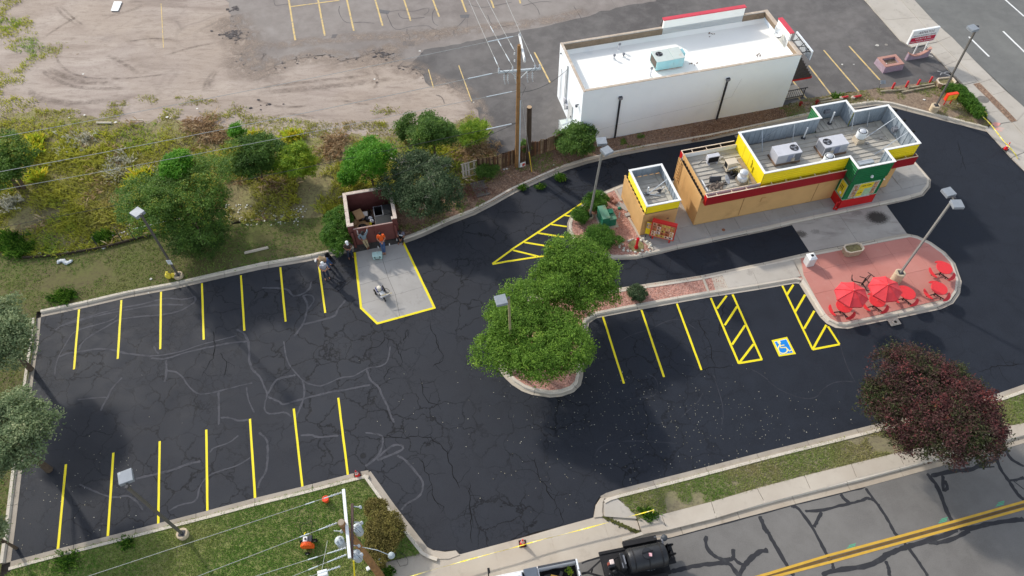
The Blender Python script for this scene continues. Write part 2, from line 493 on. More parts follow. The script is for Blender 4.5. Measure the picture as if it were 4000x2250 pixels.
def tree(name,label,cat,base,lobes,mat,clumps=420,per=28,cr=.42,leaf=.16,group=None,trunk=.14,limbs=7,tv=.1,tintfn=None,
bark=None,up=.35,droop=0.,aspect=.5,shell=.55,z0=.1,dead=0,zbase=None,stems=1):
 t=thing(name,label,cat,(base[0],base[1],z0 if zbase is None else zbase),0,group)
 C,ti=crown_points(lobes,clumps,per,cr,shell,tintfn,tv)
 V,F,tt=leaf_mesh(C,ti,leaf,up,aspect,droop)
 o=fast('crown',V,F,mat,t,tt);o['kind']='stuff'
 mb=MB();top=max(l[2]for l in lobes)
 for s in range(stems):
  a=2*math.pi*s/max(1,stems);q=.18*(stems>1)
  x,y=q*math.cos(a),q*math.sin(a)
  x2,y2=x*4,y*4
  mb.tube([(x,y,-.1),(x*1.6+.04,y*1.6,top*.3),(x2*.6-.03,y2*.6+.04,top*.6),(x2,y2,top*.95)],[trunk*1.15,trunk*.85,trunk*.6,trunk*.2],7)
 idx=RNG.permutation(len(C))[:limbs*3]
 for i,k in enumerate(idx[:limbs]):
  e=Vector(C[k]);h=max(.25,min(top*.7,e.z*random.uniform(.35,.6)))
  p=Vector((0,0,h));m=p.lerp(e,.55)+Vector((random.uniform(-.1,.1),random.uniform(-.1,.1),.15))
  mb.tube([p,m,e],[trunk*.5,trunk*.3,.012],5)
  for k2 in idx[limbs+i:limbs+i+1]:
   mb.tube([m,m.lerp(Vector(C[k2]),.7)],[trunk*.25,.01],4)
 mb.build('trunk',bark or M('tree bark',(92,78,64),.9,var=.25,sc=6,bump=.4),t)
 if dead:
  db=MB()
  for i in range(dead):
   l=lobes[random.randrange(len(lobes))]
   a=random.uniform(0,6.28);p=Vector((l[0],l[1],l[2]));q=Vector((math.cos(a),math.sin(a),random.uniform(.1,.9))).normalized()
   e=p+Vector((q.x*l[3],q.y*l[4],q.z*l[5]))*random.uniform(.85,1.12);m=p.lerp(e,.6)+Vector((0,0,.12))
   db.tube([p,m,e],[.03,.018,.006],4)
   for j in range(3):
    b=m.lerp(e,random.uniform(0,.8));db.tube([b,b+Vector((random.uniform(-.5,.5),random.uniform(-.5,.5),random.uniform(0,.35)))],[.012,.004],3)
  db.build('dead_branches',M('bleached twigs',(150,143,132),.9,var=.2),t)['kind']='stuff'
 return t
def mpp(px,py,z=0):
 p=W(px,py,z);f=Vector((0,math.sin(TILT),-math.cos(TILT)))
 return(p-Vector((0,0,CAM_H))).dot(f)/FPX
# ------------------------------------------------------------------ leaf colours
LF_green=mat_leaf('ash leaves',[(.0,(66,94,36)),(.45,(100,136,50)),(.75,(136,170,64)),(1.,(172,192,86))])
LF_elm=mat_leaf('elm leaves',[(.0,(56,82,40)),(.45,(86,118,54)),(.75,(116,148,64)),(1.,(184,168,62))])
LF_bright=mat_leaf('bright sapling leaves',[(0,(60,104,34)),(.5,(92,150,44)),(.8,(132,180,56)),(1,(200,196,64))])
LF_yellow=mat_leaf('yellowing leaves',[(0,(78,108,36)),(.4,(124,158,48)),(.7,(168,184,56)),(1,(212,190,62))])
LF_silver=mat_leaf('silvery leaves',[(0,(88,108,72)),(.45,(128,146,104)),(.8,(170,180,134)),(1,(206,206,160))])
LF_juniper=mat_leaf('juniper sprays',[(0,(48,68,42)),(.5,(68,88,56)),(.8,(98,112,78)),(1,(136,140,106))],.15)
LF_hedge=mat_leaf('hedge leaves',[(0,(44,76,24)),(.5,(72,112,34)),(.85,(108,146,50)),(1,(140,166,70))],.2)
LF_maroon=mat_leaf('maroon leaves',[(0,(50,60,34)),(.3,(72,80,46)),(.46,(74,58,50)),(.66,(88,56,56)),(.88,(116,60,58)),(1,(146,78,58))],.25)
LF_rust=mat_leaf('rusty juniper sprays',[(0,(78,74,36)),(.5,(108,98,50)),(.8,(132,124,62)),(1,(100,136,52))],.15)
LF_lawn=mat_leaf('lawn blades',[(0,(172,158,112)),(.3,(158,156,98)),(.6,(138,154,80)),(1,(108,144,60))],.3)
LF_weed=mat_leaf('weed blades',[(0,(164,140,106)),(.25,(178,164,106)),(.5,(170,170,86)),(.75,(188,186,72)),(1,(140,170,78))],.3)
LF_dry=mat_leaf('dry stalks',[(0,(150,122,94)),(.5,(184,158,124)),(1,(214,192,158))],.2)
LF_pale=mat_leaf('pale seed heads',[(0,(160,160,138)),(1,(214,212,198))],.3)
# ------------------------------------------------------------------ ground sheets
MAT_seal=mat_sealcoat()
MAT_old=mat_old_asphalt('weathered grey asphalt',(118,110,105),(131,123,117),(140,133,127),.4)
MAT_dark=mat_old_asphalt('worn dark asphalt',(82,79,78),(95,92,90),(108,104,101),.45)
MAT_street=mat_old_asphalt('street asphalt',(104,101,97),(111,108,104),(117,114,109),.3)
MAT_street2=mat_old_asphalt('main street asphalt',(98,98,96),(106,106,103),(114,114,110),.3)
MAT_dirt=mat_dirt()
MAT_weedsoil=mat_soil('weedy soil',(100,88,70),(124,114,82),(134,130,84),.8)
MAT_lawnsoil=mat_soil('thin lawn soil',(118,110,78),(120,120,74),(112,120,66),.9)
MAT_bare=mat_soil('bare strip soil',(104,86,72),(124,106,90),(134,118,98),.8)
MAT_mulch=mat_soil('red wood mulch',(148,104,90),(176,128,112),(196,148,132),1.6,((128,84,70),(214,176,160)),.5)
MAT_litter=mat_soil('leaf littered soil',(96,78,66),(122,100,84),(142,118,100),1.1,((98,70,54),(176,146,120)),.5)
MAT_conc=mat_concrete('pale concrete',(176,168,156),(190,183,172))
MAT_conc_w=mat_concrete('warm concrete',(182,170,154),(196,186,170),(140,126,110),.4)
MAT_conc_g=mat_concrete('grey concrete',(160,156,150),(176,172,166),(104,98,94),.5)
MAT_kerb=mat_concrete('kerb concrete',(158,148,134),(178,168,154),(112,102,92),.6,1.6)
MAT_red=mat_concrete('red stained concrete',(186,122,110),(198,136,124),(188,150,138),.45)
struct(sheet('ground',[(-900,-300),(900,-300),(900,1500),(-900,1500)],-.30,MAT_dirt))
struct(sheet('dirt_lot',WL([(-700,-500),(3400,-500),(3400,300),(1960,560),(1940,640),(900,640),(0,520),(-900,560)]),-.02,MAT_dirt))
OLD=WL([(895,-420),(895,60),(905,118),(975,168),(932,232),(1000,278),(1050,262),(1105,248),(1163,229),(1222,222),(1272,212),(1305,226),(1334,238),(1380,228),(1419,220),(1460,204),(1501,193),(1514,217),(1551,252),(1590,262),(1621,270),(1656,296),(1664,320),(1675,334),(1738,326),(1776,348),(1827,361),(1842,404),(1870,432),(1881,476),(1904,520),(1925,612),(2060,574),(2172,536),(2400,470),(2800,420),(3050,412),(3150,384),(3248,373),(3420,345),(3550,330),(3640,318),(3737,326),(3718,299),(3637,194),(3512,144),(3373,0),(3100,-420)])
struct(sheet('old_parking_lot',rough(OLD,.5,.1),0.0,MAT_old))
DARK=WL([(3373,0),(3100,-420),(2700,-420),(2560,4),(2400,30),(2250,75),(2060,115),(1900,150),(1660,195),(1590,262),(1621,270),(1656,296),(1664,320),(1675,334),(1738,326),(1776,348),(1827,361),(1842,404),(1870,432),(1881,476),(1904,520),(1925,612),(2060,574),(2172,536),(2400,470),(2800,420),(3050,412),(3150,384),(3248,373),(3420,345),(3550,330),(3640,318),(3737,326),(3718,299),(3637,194),(3512,144)])
DSHEET=struct(sheet('asphalt_driveway',rough(DARK,.6,.07),.004,MAT_dark))
# sealed lot
LOT=WL([(159,1238),(326,1203),(501,1162),(679,1129),(857,1088),(1024,1051),(1194,1022),(1386,978),(1386,955),(1574,938),(1590,944),(1660,920),(1757,876),(1854,839),(1930,800),(2010,754),(2138,696),(2218,662),(2298,638),(2418,609),(2543,585),(2776,545),(3000,497),(3200,452),(3330,425),(3420,412),(3482,418),(3545,435),(3681,470),(3855,515),(3949,620),(3994,664),(4160,840),(4420,1120),(4420,1430),(4000,1503),(3897,1539),(3377,1669),(3167,1721),(3000,1762),(2718,1836),(2408,1915),(2369,1927),(2338,1946),(2322,1977),(2318,2024),(2194,2056),(2089,2079),(2000,2112),(1854,2152),(1800,2166),(1780,2148),(1718,2154),(1683,2144),(1660,2133),(1543,1977),(1446,1841),(1411.5,1843),(1361,1855),(1182,1902),(1000,1946),(815,1995),(621,2045),(423,2096),(225,2146),(41,2195),(80,1876),(128,1488),(151,1333)])
lot=struct(sheet('parking_lot',LOT,.008,MAT_seal))
# weedy strip, lawns and beds (each a sheet at its own height)
WEED=WL([(-900,500),(0,455),(130,440),(260,452),(420,470),(700,480),(900,500),(1000,520),(1200,540),(1400,530),(1600,520),(1760,500),(1840,440),(1904,520),(1925,612),(2060,640),(2010,690),(1800,735),(1560,800),(1300,850),(1000,868),(720,905),(560,930),(420,968),(240,1000),(150,1006),(0,1000),(-900,1040)])
WEEDZ=.06
struct(sheet('weedy_ground',rough(WEED,.45,.3),WEEDZ,MAT_weedsoil))
ULAWN=WL([(-900,1040),(0,1000),(150,1006),(240,1000),(420,968),(560,930),(720,905),(1000,868),(1300,850),(1330,960),(1386,968),(1194,1008),(1024,1036),(857,1072),(679,1113),(501,1146),(326,1186),(146,1222),(138,1330),(112,1488),(60,1876),(0,2280),(-700,2700),(-1600,1300)])
struct(sheet('upper_lawn',ULAWN,.10,mat_soil('worn lawn soil',(92,80,60),(98,92,58),(88,94,48),.7)))
NBED=WL([(1574,930),(1660,904),(1757,862),(1854,826),(1930,788),(2010,742),(2138,684),(2218,650),(2298,626),(2418,598),(2543,575),(2776,534),(3000,486),(3100,455),(3060,415),(2800,462),(2400,542),(2255,560),(2180,580),(2110,606),(2000,645),(1800,735),(1560,800),(1300,850),(1330,960)])
struct(sheet('planting_bed',NBED,.11,MAT_litter))
BLAWN=WL([(20,2260),(64,2213),(225,2165),(423,2116),(621,2066),(815,2016),(1000,1968),(1182,1922),(1361,1876),(1421,1862),(1440,1880),(1520,1992),(1640,2150),(1637,2166),(1504,2196),(1520,2300),(1400,2420),(0,2560),(-200,2500)])
struct(sheet('lower_lawn',BLAWN,.10,MAT_lawnsoil))
STRIP=WL([(2410,1944),(2621,1886),(3000,1788),(3369,1693),(3897,1562),(4000,1533),(4420,1440),(4420,1580),(4000,1656),(3815,1690),(3427,1791),(3322,1816),(3140,1861),(3000,1898),(2776,1962),(2582,2012),(2489,2028),(2478,2010)])
MAT_dry=mat_soil('dry verge soil',(116,106,86),(128,118,96),(120,116,82),.9)
struct(sheet('verge_lawn',STRIP,.10,MAT_dry))
CORNER=WL([(3060,420),(3150,388),(3248,377),(3420,350),(3550,335),(3650,322),(3719,318),(3759,338),(3738,345),(3874,486),(3843,503),(3681,458),(3545,420),(3482,402),(3420,398),(3330,410),(3200,440),(3060,470)])
struct(sheet('corner_bed',CORNER,.115,MAT_bare))
# streets
struct(sheet('side_street',WL([(1200,2520),(2000,2272),(2272,2197),(2388,2162),(2555,2109),(2621,2098),(2893,2024),(3000,1996),(3105,1968),(3380,1900),(3582,1845),(3889,1762),(4000,1729),(4500,1600),(4800,2700),(1200,3400)]),.004,MAT_street))
struct(sheet('main_street',WL([(3563,0),(3738,171),(4000,419),(4500,890),(5400,800),(4700,-420),(3200,-420)]),.004,MAT_street2))
# ------------------------------------------------------------------ kerbs: separate cast lengths with a gutter pan
MAT_kerbtop=mat_concrete('kerb top concrete',(200,190,174),(212,202,186),(150,140,128),.4,1.6)
def kerb(name,pts,side,seg=3.0,g=.28,top=.16,h=.135,mat=None,face=.035):
 root=thing(name,None,None);root['kind']='structure'
 P=[Vector((p[0],p[1],0))for p in pts]
 d=[0]
 for a,b in zip(P[:-1],P[1:]):d.append(d[-1]+(b-a).length)
 def at(s):
  for i in range(len(P)-1):
   if s<=d[i+1]+1e-6:
    return P[i].lerp(P[i+1],(s-d[i])/max(1e-6,d[i+1]-d[i]))
  return P[-1].copy()
 def nrm(s):
  e=.28;t=(at(min(d[-1],s+e))-at(max(0,s-e)))
  t=t.normalized();return Vector((-t.y,t.x,0))*side
 n=max(1,round(d[-1]/seg))
 prof=[(-.02,-.1),(-.02,.016),(g*.97,.010),(g+face,h),(g+face+top,h+.005),(g+face+top+.015,-.1)]
 for i in range(n):
  s0=d[-1]*i/n+.011;s1=d[-1]*(i+1)/n-.011
  ss=sorted(set([s0,s1]+[x for x in d if s0<x<s1]+[s0+(s1-s0)*k/4 for k in range(1,4)]))
  vs=[];mi=[]
  jz=random.uniform(-.004,.004)
  for s in ss:
   p,q=at(s),nrm(s)
   vs+=[(p.x+q.x*o,p.y+q.y*o,z+jz)for o,z in prof]
  m=len(prof);fs=[]
  for k in range(len(ss)-1):
   for j in range(m-1):
    f=(k*m+j,k*m+j+1,(k+1)*m+j+1,(k+1)*m+j)
    fs.append(f if side<0 else f[::-1]);mi.append(1 if j in(2,3)else 0)
  fs.append(tuple(range(m)));fs.append(tuple((len(ss)-1)*m+j for j in range(m))[::-1])
  mb=MB();mb.add(vs,fs);mb.mi=mi+[0,0];mb.build('kerb_segment',[mat or MAT_kerb,MAT_kerbtop],root)
 return root
kerb('lot_kerb',WL([(41,2195),(60,2050),(80,1876),(104,1680),(128,1488),(140,1400),(151,1333),(159,1240)]),1)
kerb('lot_kerb',WL([(159,1238),(326,1203),(501,1162),(679,1129),(857,1088),(1024,1051),(1194,1022),(1345,989),(1386,981)]),1)
kerb('lot_kerb',WL([(1580,950),(1620,936),(1660,920),(1757,876),(1854,839),(1930,800),(2010,754),(2138,696),(2218,662.6),(2298,638),(2418,609),(2543,585),(2776,545),(3000,497),(3200,452),(3330,425),(3420,412),(3482,418),(3545,435),(3681,470),(3855,515)]),1)
kerb('lot_kerb',WL([(4420,1400),(4000,1503),(3897,1539),(3640,1604),(3377,1669),(3167,1721),(3000,1762),(2718,1836),(2408,1915),(2369,1927),(2345,1940)]),1)
kerb('lot_kerb',WL([(1720,2160),(1690,2150),(1668,2138),(1543,1977),(1446,1841)]),1)
kerb('lot_kerb',WL([(1440,1838),(1411.5,1843),(1361,1855),(1182,1902),(1000,1946),(815,1995),(621,2045),(423,2096),(225,2146),(41,2195)]),1)
# ------------------------------------------------------------------ painted lines
PAINT=M('yellow traffic paint',(238,218,34),.6,var=.05,sc=9,stain=(206,186,40),stain_at=(.6,.85))
PAINT_old=M('worn yellow paint',(212,184,122),.8,var=.1,sc=5,stain=(150,142,134),stain_at=(.5,.66))
PAINT_road=M('road yellow paint',(204,162,62),.7,var=.08,sc=3,stain=(196,150,48))
PAINT_white=M('white road paint',(226,226,222),.7,var=.05,sc=5,stain=(160,160,158))
_ln=[0]
def line(p,q,w=.125,name='parking_line',mat=None,parent=None,z=.013):
 _ln[0]=(_ln[0]+1)%9;z+=_ln[0]*.0004
 p=Vector((p[0],p[1],0));q=Vector((q[0],q[1],0));d=(q-p).normalized();n=Vector((-d.y,d.x,0))*w/2
 k=max(1,int((q-p).length/.7));mb=MB();vs=[]
 for i in range(k+1):
  c=p.lerp(q,i/k)+n*random.uniform(-.07,.07);e=random.uniform(.94,1.06)
  vs+=[c+n*e,c-n*e]
 mb.add([(v.x,v.y,z)for v in vs],[(2*i,2*i+1,2*i+3,2*i+2)for i in range(k)])
 return mb.build(name,mat or PAINT,parent or lot)
A_=[((257.8,1814),(226.7,2144)),((443.3,1768.8),(421.2,2094.5)),((624.2,1723.8),(618.4,2045.2)),((806,1678.6),(810.6,1994.7)),((976.7,1636.6),(996.9,1945.7)),((1147.5,1596.3),(1181.7,1900.8)),((1321.5,1554.4),(1359.1,1854.6)),
((309.4,1208.7),(289.2,1443.2)),((474.4,1172.6),(460,1402)),((629.3,1140),(626.2,1364)),((789.2,1107),(795.8,1327.1)),((941,1076),(955,1292.2)),((1095.1,1044.7),(1115.7,1256.8)),((1245.3,1033),(1270.6,1222.7)),
((2354.4,1235.9),(2437.5,1498.7)),((2505.4,1210.6),(2593.6,1473.1)),((2643.6,1186.2),(2739.9,1445.9))]
for a,b in A_:line(W(*a),W(*b))
for cr,segs in(('22',[((2000,165),(2282,828)),((2219,130),(2513,786)),((2282,822),(2516,784)),((2160,143),(2062,272)),((2265,250),(2140,440)),((2345,440),(2215,635)),((2430,630),(2290,812))]),
('32',[((143,42),(450,685)),((445,684),(718,632)),((718,632),(602,452)),((255,32),(190,132)),((374,132),(272,305)),((466,295),(362,475)),((586,437),(455,672))]),
('21',[((728,640),(5,1115)),((5,1115),(-14,1128)),((520,775),(585,785)),((395,868),(552,890)),((265,955),(570,1003)),((125,1048),(510,1112)),((10,1128),(265,1190)),((-40,1240),(265,1193)),((265,1193),(560,1170))])):
 for a,b in segs:line(T(cr,*a),T(cr,*b),.135,'hatch_line')
line(T('11',2380,1265),T('21',5,1118),.135,'hatch_line');line(T('11',2380,1268),T('11',2550,1236),.135,'hatch_line')
for a,b in(((1386,986),(1411,1205)),((1409,1202),(1476,1266)),((1474,1264),(1700,1202)),((1698,1205),(1575,946))):
 line(W(*a),W(*b),.15,'pad_outline',z=.020)
# wheelchair bay marking
q=lambda x,y,z=0:W(2960+x/5.85,1280+y/5.85,z)
sy=tag(bpy.data.objects.new('accessible_symbol',None));COL.objects.link(sy);sy.parent=lot
BLUE=M('blue traffic paint',(24,132,214),.6,var=.05);CREAM=M('pale yellow paint',(240,226,150),.6,var=.05);WHITEP=M('white stall paint',(236,236,230),.6)
sheet('symbol_border',[q(312,292),q(668,212),q(872,602),q(482,662)],.014,PAINT,sy)
sheet('symbol_edge',[q(372,322),q(650,258),q(806,575),q(514,622)],.018,WHITEP,sy)
sheet('symbol_field',[q(384,330),q(646,268),q(796,570),q(518,612)],.022,BLUE,sy)
mb=MB()
ring=[]
A0=q(460,480);
def pl(pts,w,z=.027,closed=False):
 P=[Vector((p[0],p[1],0))for p in pts];vs=[];n=len(P)
 for i,p in enumerate(P):
  d=(P[min(i+1,n-1)]-P[max(i-1,0)]).normalized();m=Vector((-d.y,d.x,0))*w/2;vs+=[p+m,p-m]
 mb.add([(v.x,v.y,z)for v in vs],[(2*i,2*i+1,2*i+3,2*i+2)for i in range(n-1)])
pl([q(508,395),q(470,450),q(466,500),q(490,555),q(545,592),q(610,592),q(660,560),q(676,515),q(655,475)],.08)
pl([q(482,340),q(505,400),q(525,462),q(640,455),q(720,540),q(765,515)],.08,.0285)
pl([q(520,415),q(605,402)],.065,.030)
hc=q(482,338);mb.add([(hc.x+.105*math.cos(a*.5236),hc.y+.13*math.sin(a*.5236),.031)for a in range(12)],[tuple(range(12))])
mb.build('wheelchair_figure',CREAM,sy)
# repaired cracks: pale bands in the sealed lot
SEALBAND=M('crack filler under sealcoat',(77,77,82),.85,var=.14,sc=3,stain=(50,51,56),stain_at=(.48,.68))
CR={'02':[[(560,490),(600,450),(700,410),(850,370),(1000,320),(1200,270),(1450,225),(1600,180),(1700,165),(1850,185),(1960,150)],[(620,445),(780,400),(950,350),(1200,300),(1450,255),(1600,230),(1850,235)],
[(1960,150),(1975,200),(1850,280),(1750,315),(1600,340),(1400,350),(1200,380),(1160,400),(1050,470),(900,550),(820,620),(795,690)],[(590,760),(680,720),(850,700),(980,675),(1150,685),(1220,715),(1400,740),(1500,750)],
[(1180,340),(1150,380),(1000,430),(850,465),(740,510),(690,580),(640,670),(590,750),(560,850),(550,940)],[(1500,750),(1650,740),(1850,700),(2000,640),(2200,590),(2380,545)],[(1520,770),(1660,785),(1850,715),(2100,660),(2300,620),(2500,600)],
[(1670,790),(1680,860),(1670,950),(1660,1010)],[(1680,895),(1780,910),(1840,960),(1900,1060),(1990,1135),(2080,1130),(2200,1105),(2400,1050),(2540,1020)],[(1550,650),(1570,700),(1600,730)],[(2200,1110),(2205,1250),(2200,1443)],
[(2220,1370),(2300,1365),(2400,1405),(2500,1390)],[(2480,1060),(2500,1200),(2560,1320)],[(1230,965),(1120,1080),(1090,1160),(1030,1260),(1015,1300)],[(780,1190),(950,1170),(1100,1165)],[(2380,480),(2460,520),(2500,600),(2510,700),(2505,800),(2540,890),(2576,920)]],
'12':[[(0,920),(50,970),(80,1060),(120,1130),(80,1240),(100,1330),(200,1330),(290,1310),(360,1360)],[(120,1130),(180,1010),(240,970),(400,940)],[(280,600),(290,700),(320,820),(410,930),(470,1000),(560,1040),(640,1055),(720,1030),(860,960),(970,960),(1060,910),(1130,865),(1240,860),(1330,810),(1350,650)],
[(470,1000),(490,1080),(480,1190),(440,1280),(400,1370)],[(120,1160),(240,1210),(270,1245),(400,1200),(600,1150),(750,1110),(900,1090),(1150,1040)],[(1110,880),(1150,1000),(1230,1050),(1270,1150),(1320,1240),(1350,1340),(1390,1420)],[(560,0),(540,80),(460,130),(370,155),(330,80),(240,65),(60,65)],
[(470,140),(510,200),(520,260),(500,350),(480,420),(450,460),(380,560)],[(470,140),(550,130),(590,170),(570,220),(520,280)],[(480,430),(650,390),(800,350),(820,280),(900,190)]],
'13':[[(30,0),(110,60),(120,150),(115,300),(100,400),(40,480),(20,560)],[(450,30),(560,20),(620,50),(700,40),(830,30)],[(1100,0),(1260,20),(1285,70),(1260,180),(1200,270),(1100,340)],[(1210,270),(1300,180),(1400,115),(1470,130),(1490,160),(1420,200),(1220,280)],[(1420,230),(1500,270),(1600,390),(1680,480),(1680,580),(1640,650),(1520,710),(1460,780)]],
'03':[[(1360,465),(1600,410),(1750,375),(1900,310),(2020,290)],[(2400,30),(2300,110),(2150,150),(2110,200)],[(2520,250),(2400,330),(2200,390),(2100,430),(2010,530),(1980,700),(1850,715),(1780,740),(1700,790)],[(800,520),(950,590),(1100,650),(1200,650),(1280,630),(1370,680),(1440,780)]]}
for cr,ls in CR.items():
 for i,l in enumerate(ls):ribbon('crack_repair',TL(cr,l),random.uniform(.08,.14),.0105+.0001*i,SEALBAND,lot,.28,True,True)
FAINT=M('faint crack filler',(54,56,63),.8,var=.12,stain=(38,40,47),stain_at=(.4,.6))
for cr,l in(('22',[(1150,1200),(1300,1160),(1400,1170),(1470,1110),(1460,980),(1360,925)]),('22',[(2030,940),(2060,1040),(2110,1200),(2130,1330),(2110,1443)]),('22',[(2400,880),(2500,930),(2576,990)]),('22',[(1060,620),(1180,540),(1400,480),(1540,400),(1700,370),(1850,480)]),('22',[(1700,1370),(1780,1290),(1880,1210),(1920,1120)]),('23',[(830,240),(870,150),(1000,95),(1250,80),(1500,95),(1650,110)]),('32',[(700,490),(740,700),(800,870),(880,1020)]),('32',[(0,1000),(100,1080),(250,1150),(400,1185),(500,1160),(540,1090),(640,1020),(760,1000),(860,1010)])):
 ribbon('crack_repair',TL(cr,l),.06,.0102,FAINT,lot,.3,True,True)
# open dark cracks
DARKCR=M('open crack',(9,9,11),.95,var=.1)
def crackle(pts,w,z,mat,parent,branch=.45,name='open_crack'):
 P=smooth_line(pts,it=1);Q=[]
 for a,b in zip(P[:-1],P[1:]):
  k=max(1,int((b-a).length/.22))
  for i in range(k):Q.append(a.lerp(b,i/k)+Vector((random.gauss(0,.045),random.gauss(0,.045),0)))
 Q.append(P[-1]);ribbon(name,Q,w,z,mat,parent,.5,False,True)
 vs=MB()
 for i in range(1,len(Q)-1):
  if random.random()<branch:
   a=random.uniform(0,6.28);p=Q[i];path=[p]
   for j in range(random.randint(2,6)):
    a+=random.gauss(0,.5);p=p+Vector((math.cos(a),math.sin(a),0))*.2;path.append(p)
   n=len(path)
   pp=[]
   for j,x in enumerate(path):
    d=(path[min(j+1,n-1)]-path[max(j-1,0)]).normalized();m=Vector((-d.y,d.x,0))*w*.3*(1-.6*j/n);pp+=[x+m,x-m]
   vs.add([(v.x,v.y,z-.0004)for v in pp],[(2*j,2*j+1,2*j+3,2*j+2)for j in range(n-1)])
 if vs.v:vs.build(name,mat,parent)['kind']='stuff'
for cr,l in(('12',[(1140,680),(1220,660),(1290,600),(1295,560),(1360,580),(1420,600)]),('12',[(1535,485),(1505,500),(1500,560),(1495,610)]),('12',[(1410,620),(1430,700),(1465,770),(1465,840),(1400,850),(1330,900),(1285,975)]),('22',[(1880,905),(1960,870),(2060,860),(2150,850),(2220,850)]),('22',[(1860,380),(1920,480),(1990,620),(2020,760),(2050,850)]),('22',[(2130,230),(2120,300),(2080,480),(2090,560)]),
('21',[(400,590),(560,500),(720,490),(860,455),(1000,400)]),('31',[(1900,30),(1940,170),(1990,320)]),('13',[(2150,500),(2160,900),(2175,1120)]),('13',[(1640,260),(1760,480),(1800,680),(1900,760)]),('23',[(220,250),(260,420),(400,640),(520,880),(470,940)]),('12',[(1660,960),(1680,1100),(1720,1200),(1850,1240)]),('12',[(1750,420),(1830,640),(1900,780),(1780,860)]),('13',[(1300,30),(1450,60),(1700,20),(1900,160),(1960,350),(2050,560)]),('02',[(2140,480),(2170,640),(2150,760),(2030,960)]),('02',[(2220,700),(2280,840),(2250,960)]),('32',[(2100,910),(2300,850),(2576,830)])):
 crackle(TL(cr,l),.035,.0115,DARKCR,lot)
# ------------------------------------------------------------------ old lot markings, patches and cracks
oldlot=bpy.data.objects['old_parking_lot'];street=bpy.data.objects['side_street'];mainst=bpy.data.objects['main_street']
def ext(a,b,k):return(a[0]+(a[0]-b[0])*k,a[1]+(a[1]-b[1])*k)
for a,b in(((330,0),(395,405)),((625,0),(693,360)),((915,0),(985,310)),((1200,0),(1275,262)),((1490,0),(1557,212)),((1780,0),(1843,168)),((2070,0),(2115,122)),((2365,0),(2393,80))):
 line(T('10',*ext(a,b,.35)),T('10',*b),.15,'parking_line',PAINT_old,oldlot,.009)
for cr,a,b in(('10',(345,68),(840,3)),('20',(60,-60),(85,35)),('20',(225,525),(385,835)),('10',(1735,700),(1785,880)),('10',(2040,660),(2170,1020)),('30',(560,505),(915,920)),('30',(815,465),(1125,805)),('30',(410,660),(640,960)),('30',(245,810),(385,990)),('30',(200,840),(325,1005))):
 line(T(cr,*a),T(cr,*b),.13 if cr!='10' or a[0]<400 else .08,'parking_line',PAINT_old,oldlot,.009)
line(T('00',1620,35),T('00',1645,480),.07,'faded_line',PAINT_old,bpy.data.objects['dirt_lot'],-.01)
PATCH=M('asphalt patch',(106,104,104),.9,var=.12)
for cr,qd in(('10',[(1475,412),(1600,412),(1592,460),(1480,456)]),('10',[(765,350),(818,342),(806,380),(756,385)]),('10',[(1210,90),(1350,110),(1330,142),(1230,130)]),('10',[(2050,150),(2150,145),(2140,180),(2060,180)])):
 sheet('asphalt_patch',TL(cr,qd),.0065,PATCH,oldlot)
OLDCR=M('tar crack line',(92,88,88),.9,var=.15)
for cr,l in(('10',[(1310,130),(1340,200),(1380,290),(1450,300),(1560,265),(1740,255),(1770,290),(1850,310),(1880,340),(1830,370),(1850,410)]),('10',[(1520,290),(1515,330),(1550,370),(1545,400)]),('10',[(840,60),(830,120),(870,200),(920,235),(1060,220),(1190,235)]),('10',[(1340,120),(1480,95),(1560,125),(1740,70),(1740,120),(1690,150)]),('10',[(1430,130),(1450,180),(1540,190),(1700,175)]),('10',[(2110,180),(2060,240),(2010,280),(1980,330),(2005,370)]),('10',[(1800,90),(1770,140),(1780,230),(1830,260)]),('10',[(2125,190),(2128,340)]),('10',[(180,0),(190,65),(270,45),(350,40)]),('10',[(2130,40),(2250,80),(2400,60),(2576,20)]),('10',[(2330,150),(2370,260),(2500,270),(2576,250)]),('20',[(160,0),(250,70),(280,150)]),('20',[(1000,0),(1050,90)]),('20',[(620,60),(700,190),(720,250)]),('20',[(400,20),(300,10),(100,60)]),('10',[(1810,955),(1870,970),(1895,1040)])):
 ribbon('tar_crack',TL(cr,l),.05,.0075,OLDCR,oldlot,.35,True,True)
# broken edge of the old asphalt: rough chunks lying along it
CHUNK=M('broken asphalt',(96,90,88),.95,var=.3,sc=5)
mb=MB()
edge=WL([(895,60),(905,118),(975,168),(932,232),(1000,278),(1105,248),(1163,229),(1272,212),(1334,238),(1419,220),(1501,193),(1514,217),(1551,252),(1621,270),(1656,296)])
for a,b in zip(edge[:-1],edge[1:]):
 for i in range(int((b-a).length*(2.5 if a.x<W(1050,250).x else 5))):
  p=a.lerp(b,random.random())+Vector((random.gauss(0,.3),random.gauss(-.1,.25),0));s=random.uniform(.025,.09)
  mb.ball((p.x,p.y,0),(s*1.3,s,s*.45),5,3,0,.3)
for c,n,sp in((T('00',2350,350),60,.55),(T('00',2340,90),25,.4),(T('10',1280,550),40,.35),(T('10',100,1050),8,.6)):
 for i in range(n):
  s=random.uniform(.04,.14);mb.ball((c.x+random.gauss(0,sp),c.y+random.gauss(0,sp*.6),0),(s*1.4,s,s*.5),5,3,0,.3)
mb.build('asphalt_rubble',CHUNK)['kind']='stuff'
for l in(edge[5:8],edge[8:11],edge[11:]):crackle(l,.09,.006,M('dark asphalt edge crack',(60,54,52),.95,var=.2),oldlot,.5)  # dark crack lines along the broken asphalt edge
DUSTW=mat_wash('dusty wash',(160,145,132),.75,1.1);TRACK=mat_wash('tyre track dirt',(112,99,88),.42,1.6,.36,.66)  # dust over the asphalt edge, darker dirt for the tracks
dl=bpy.data.objects['dirt_lot']
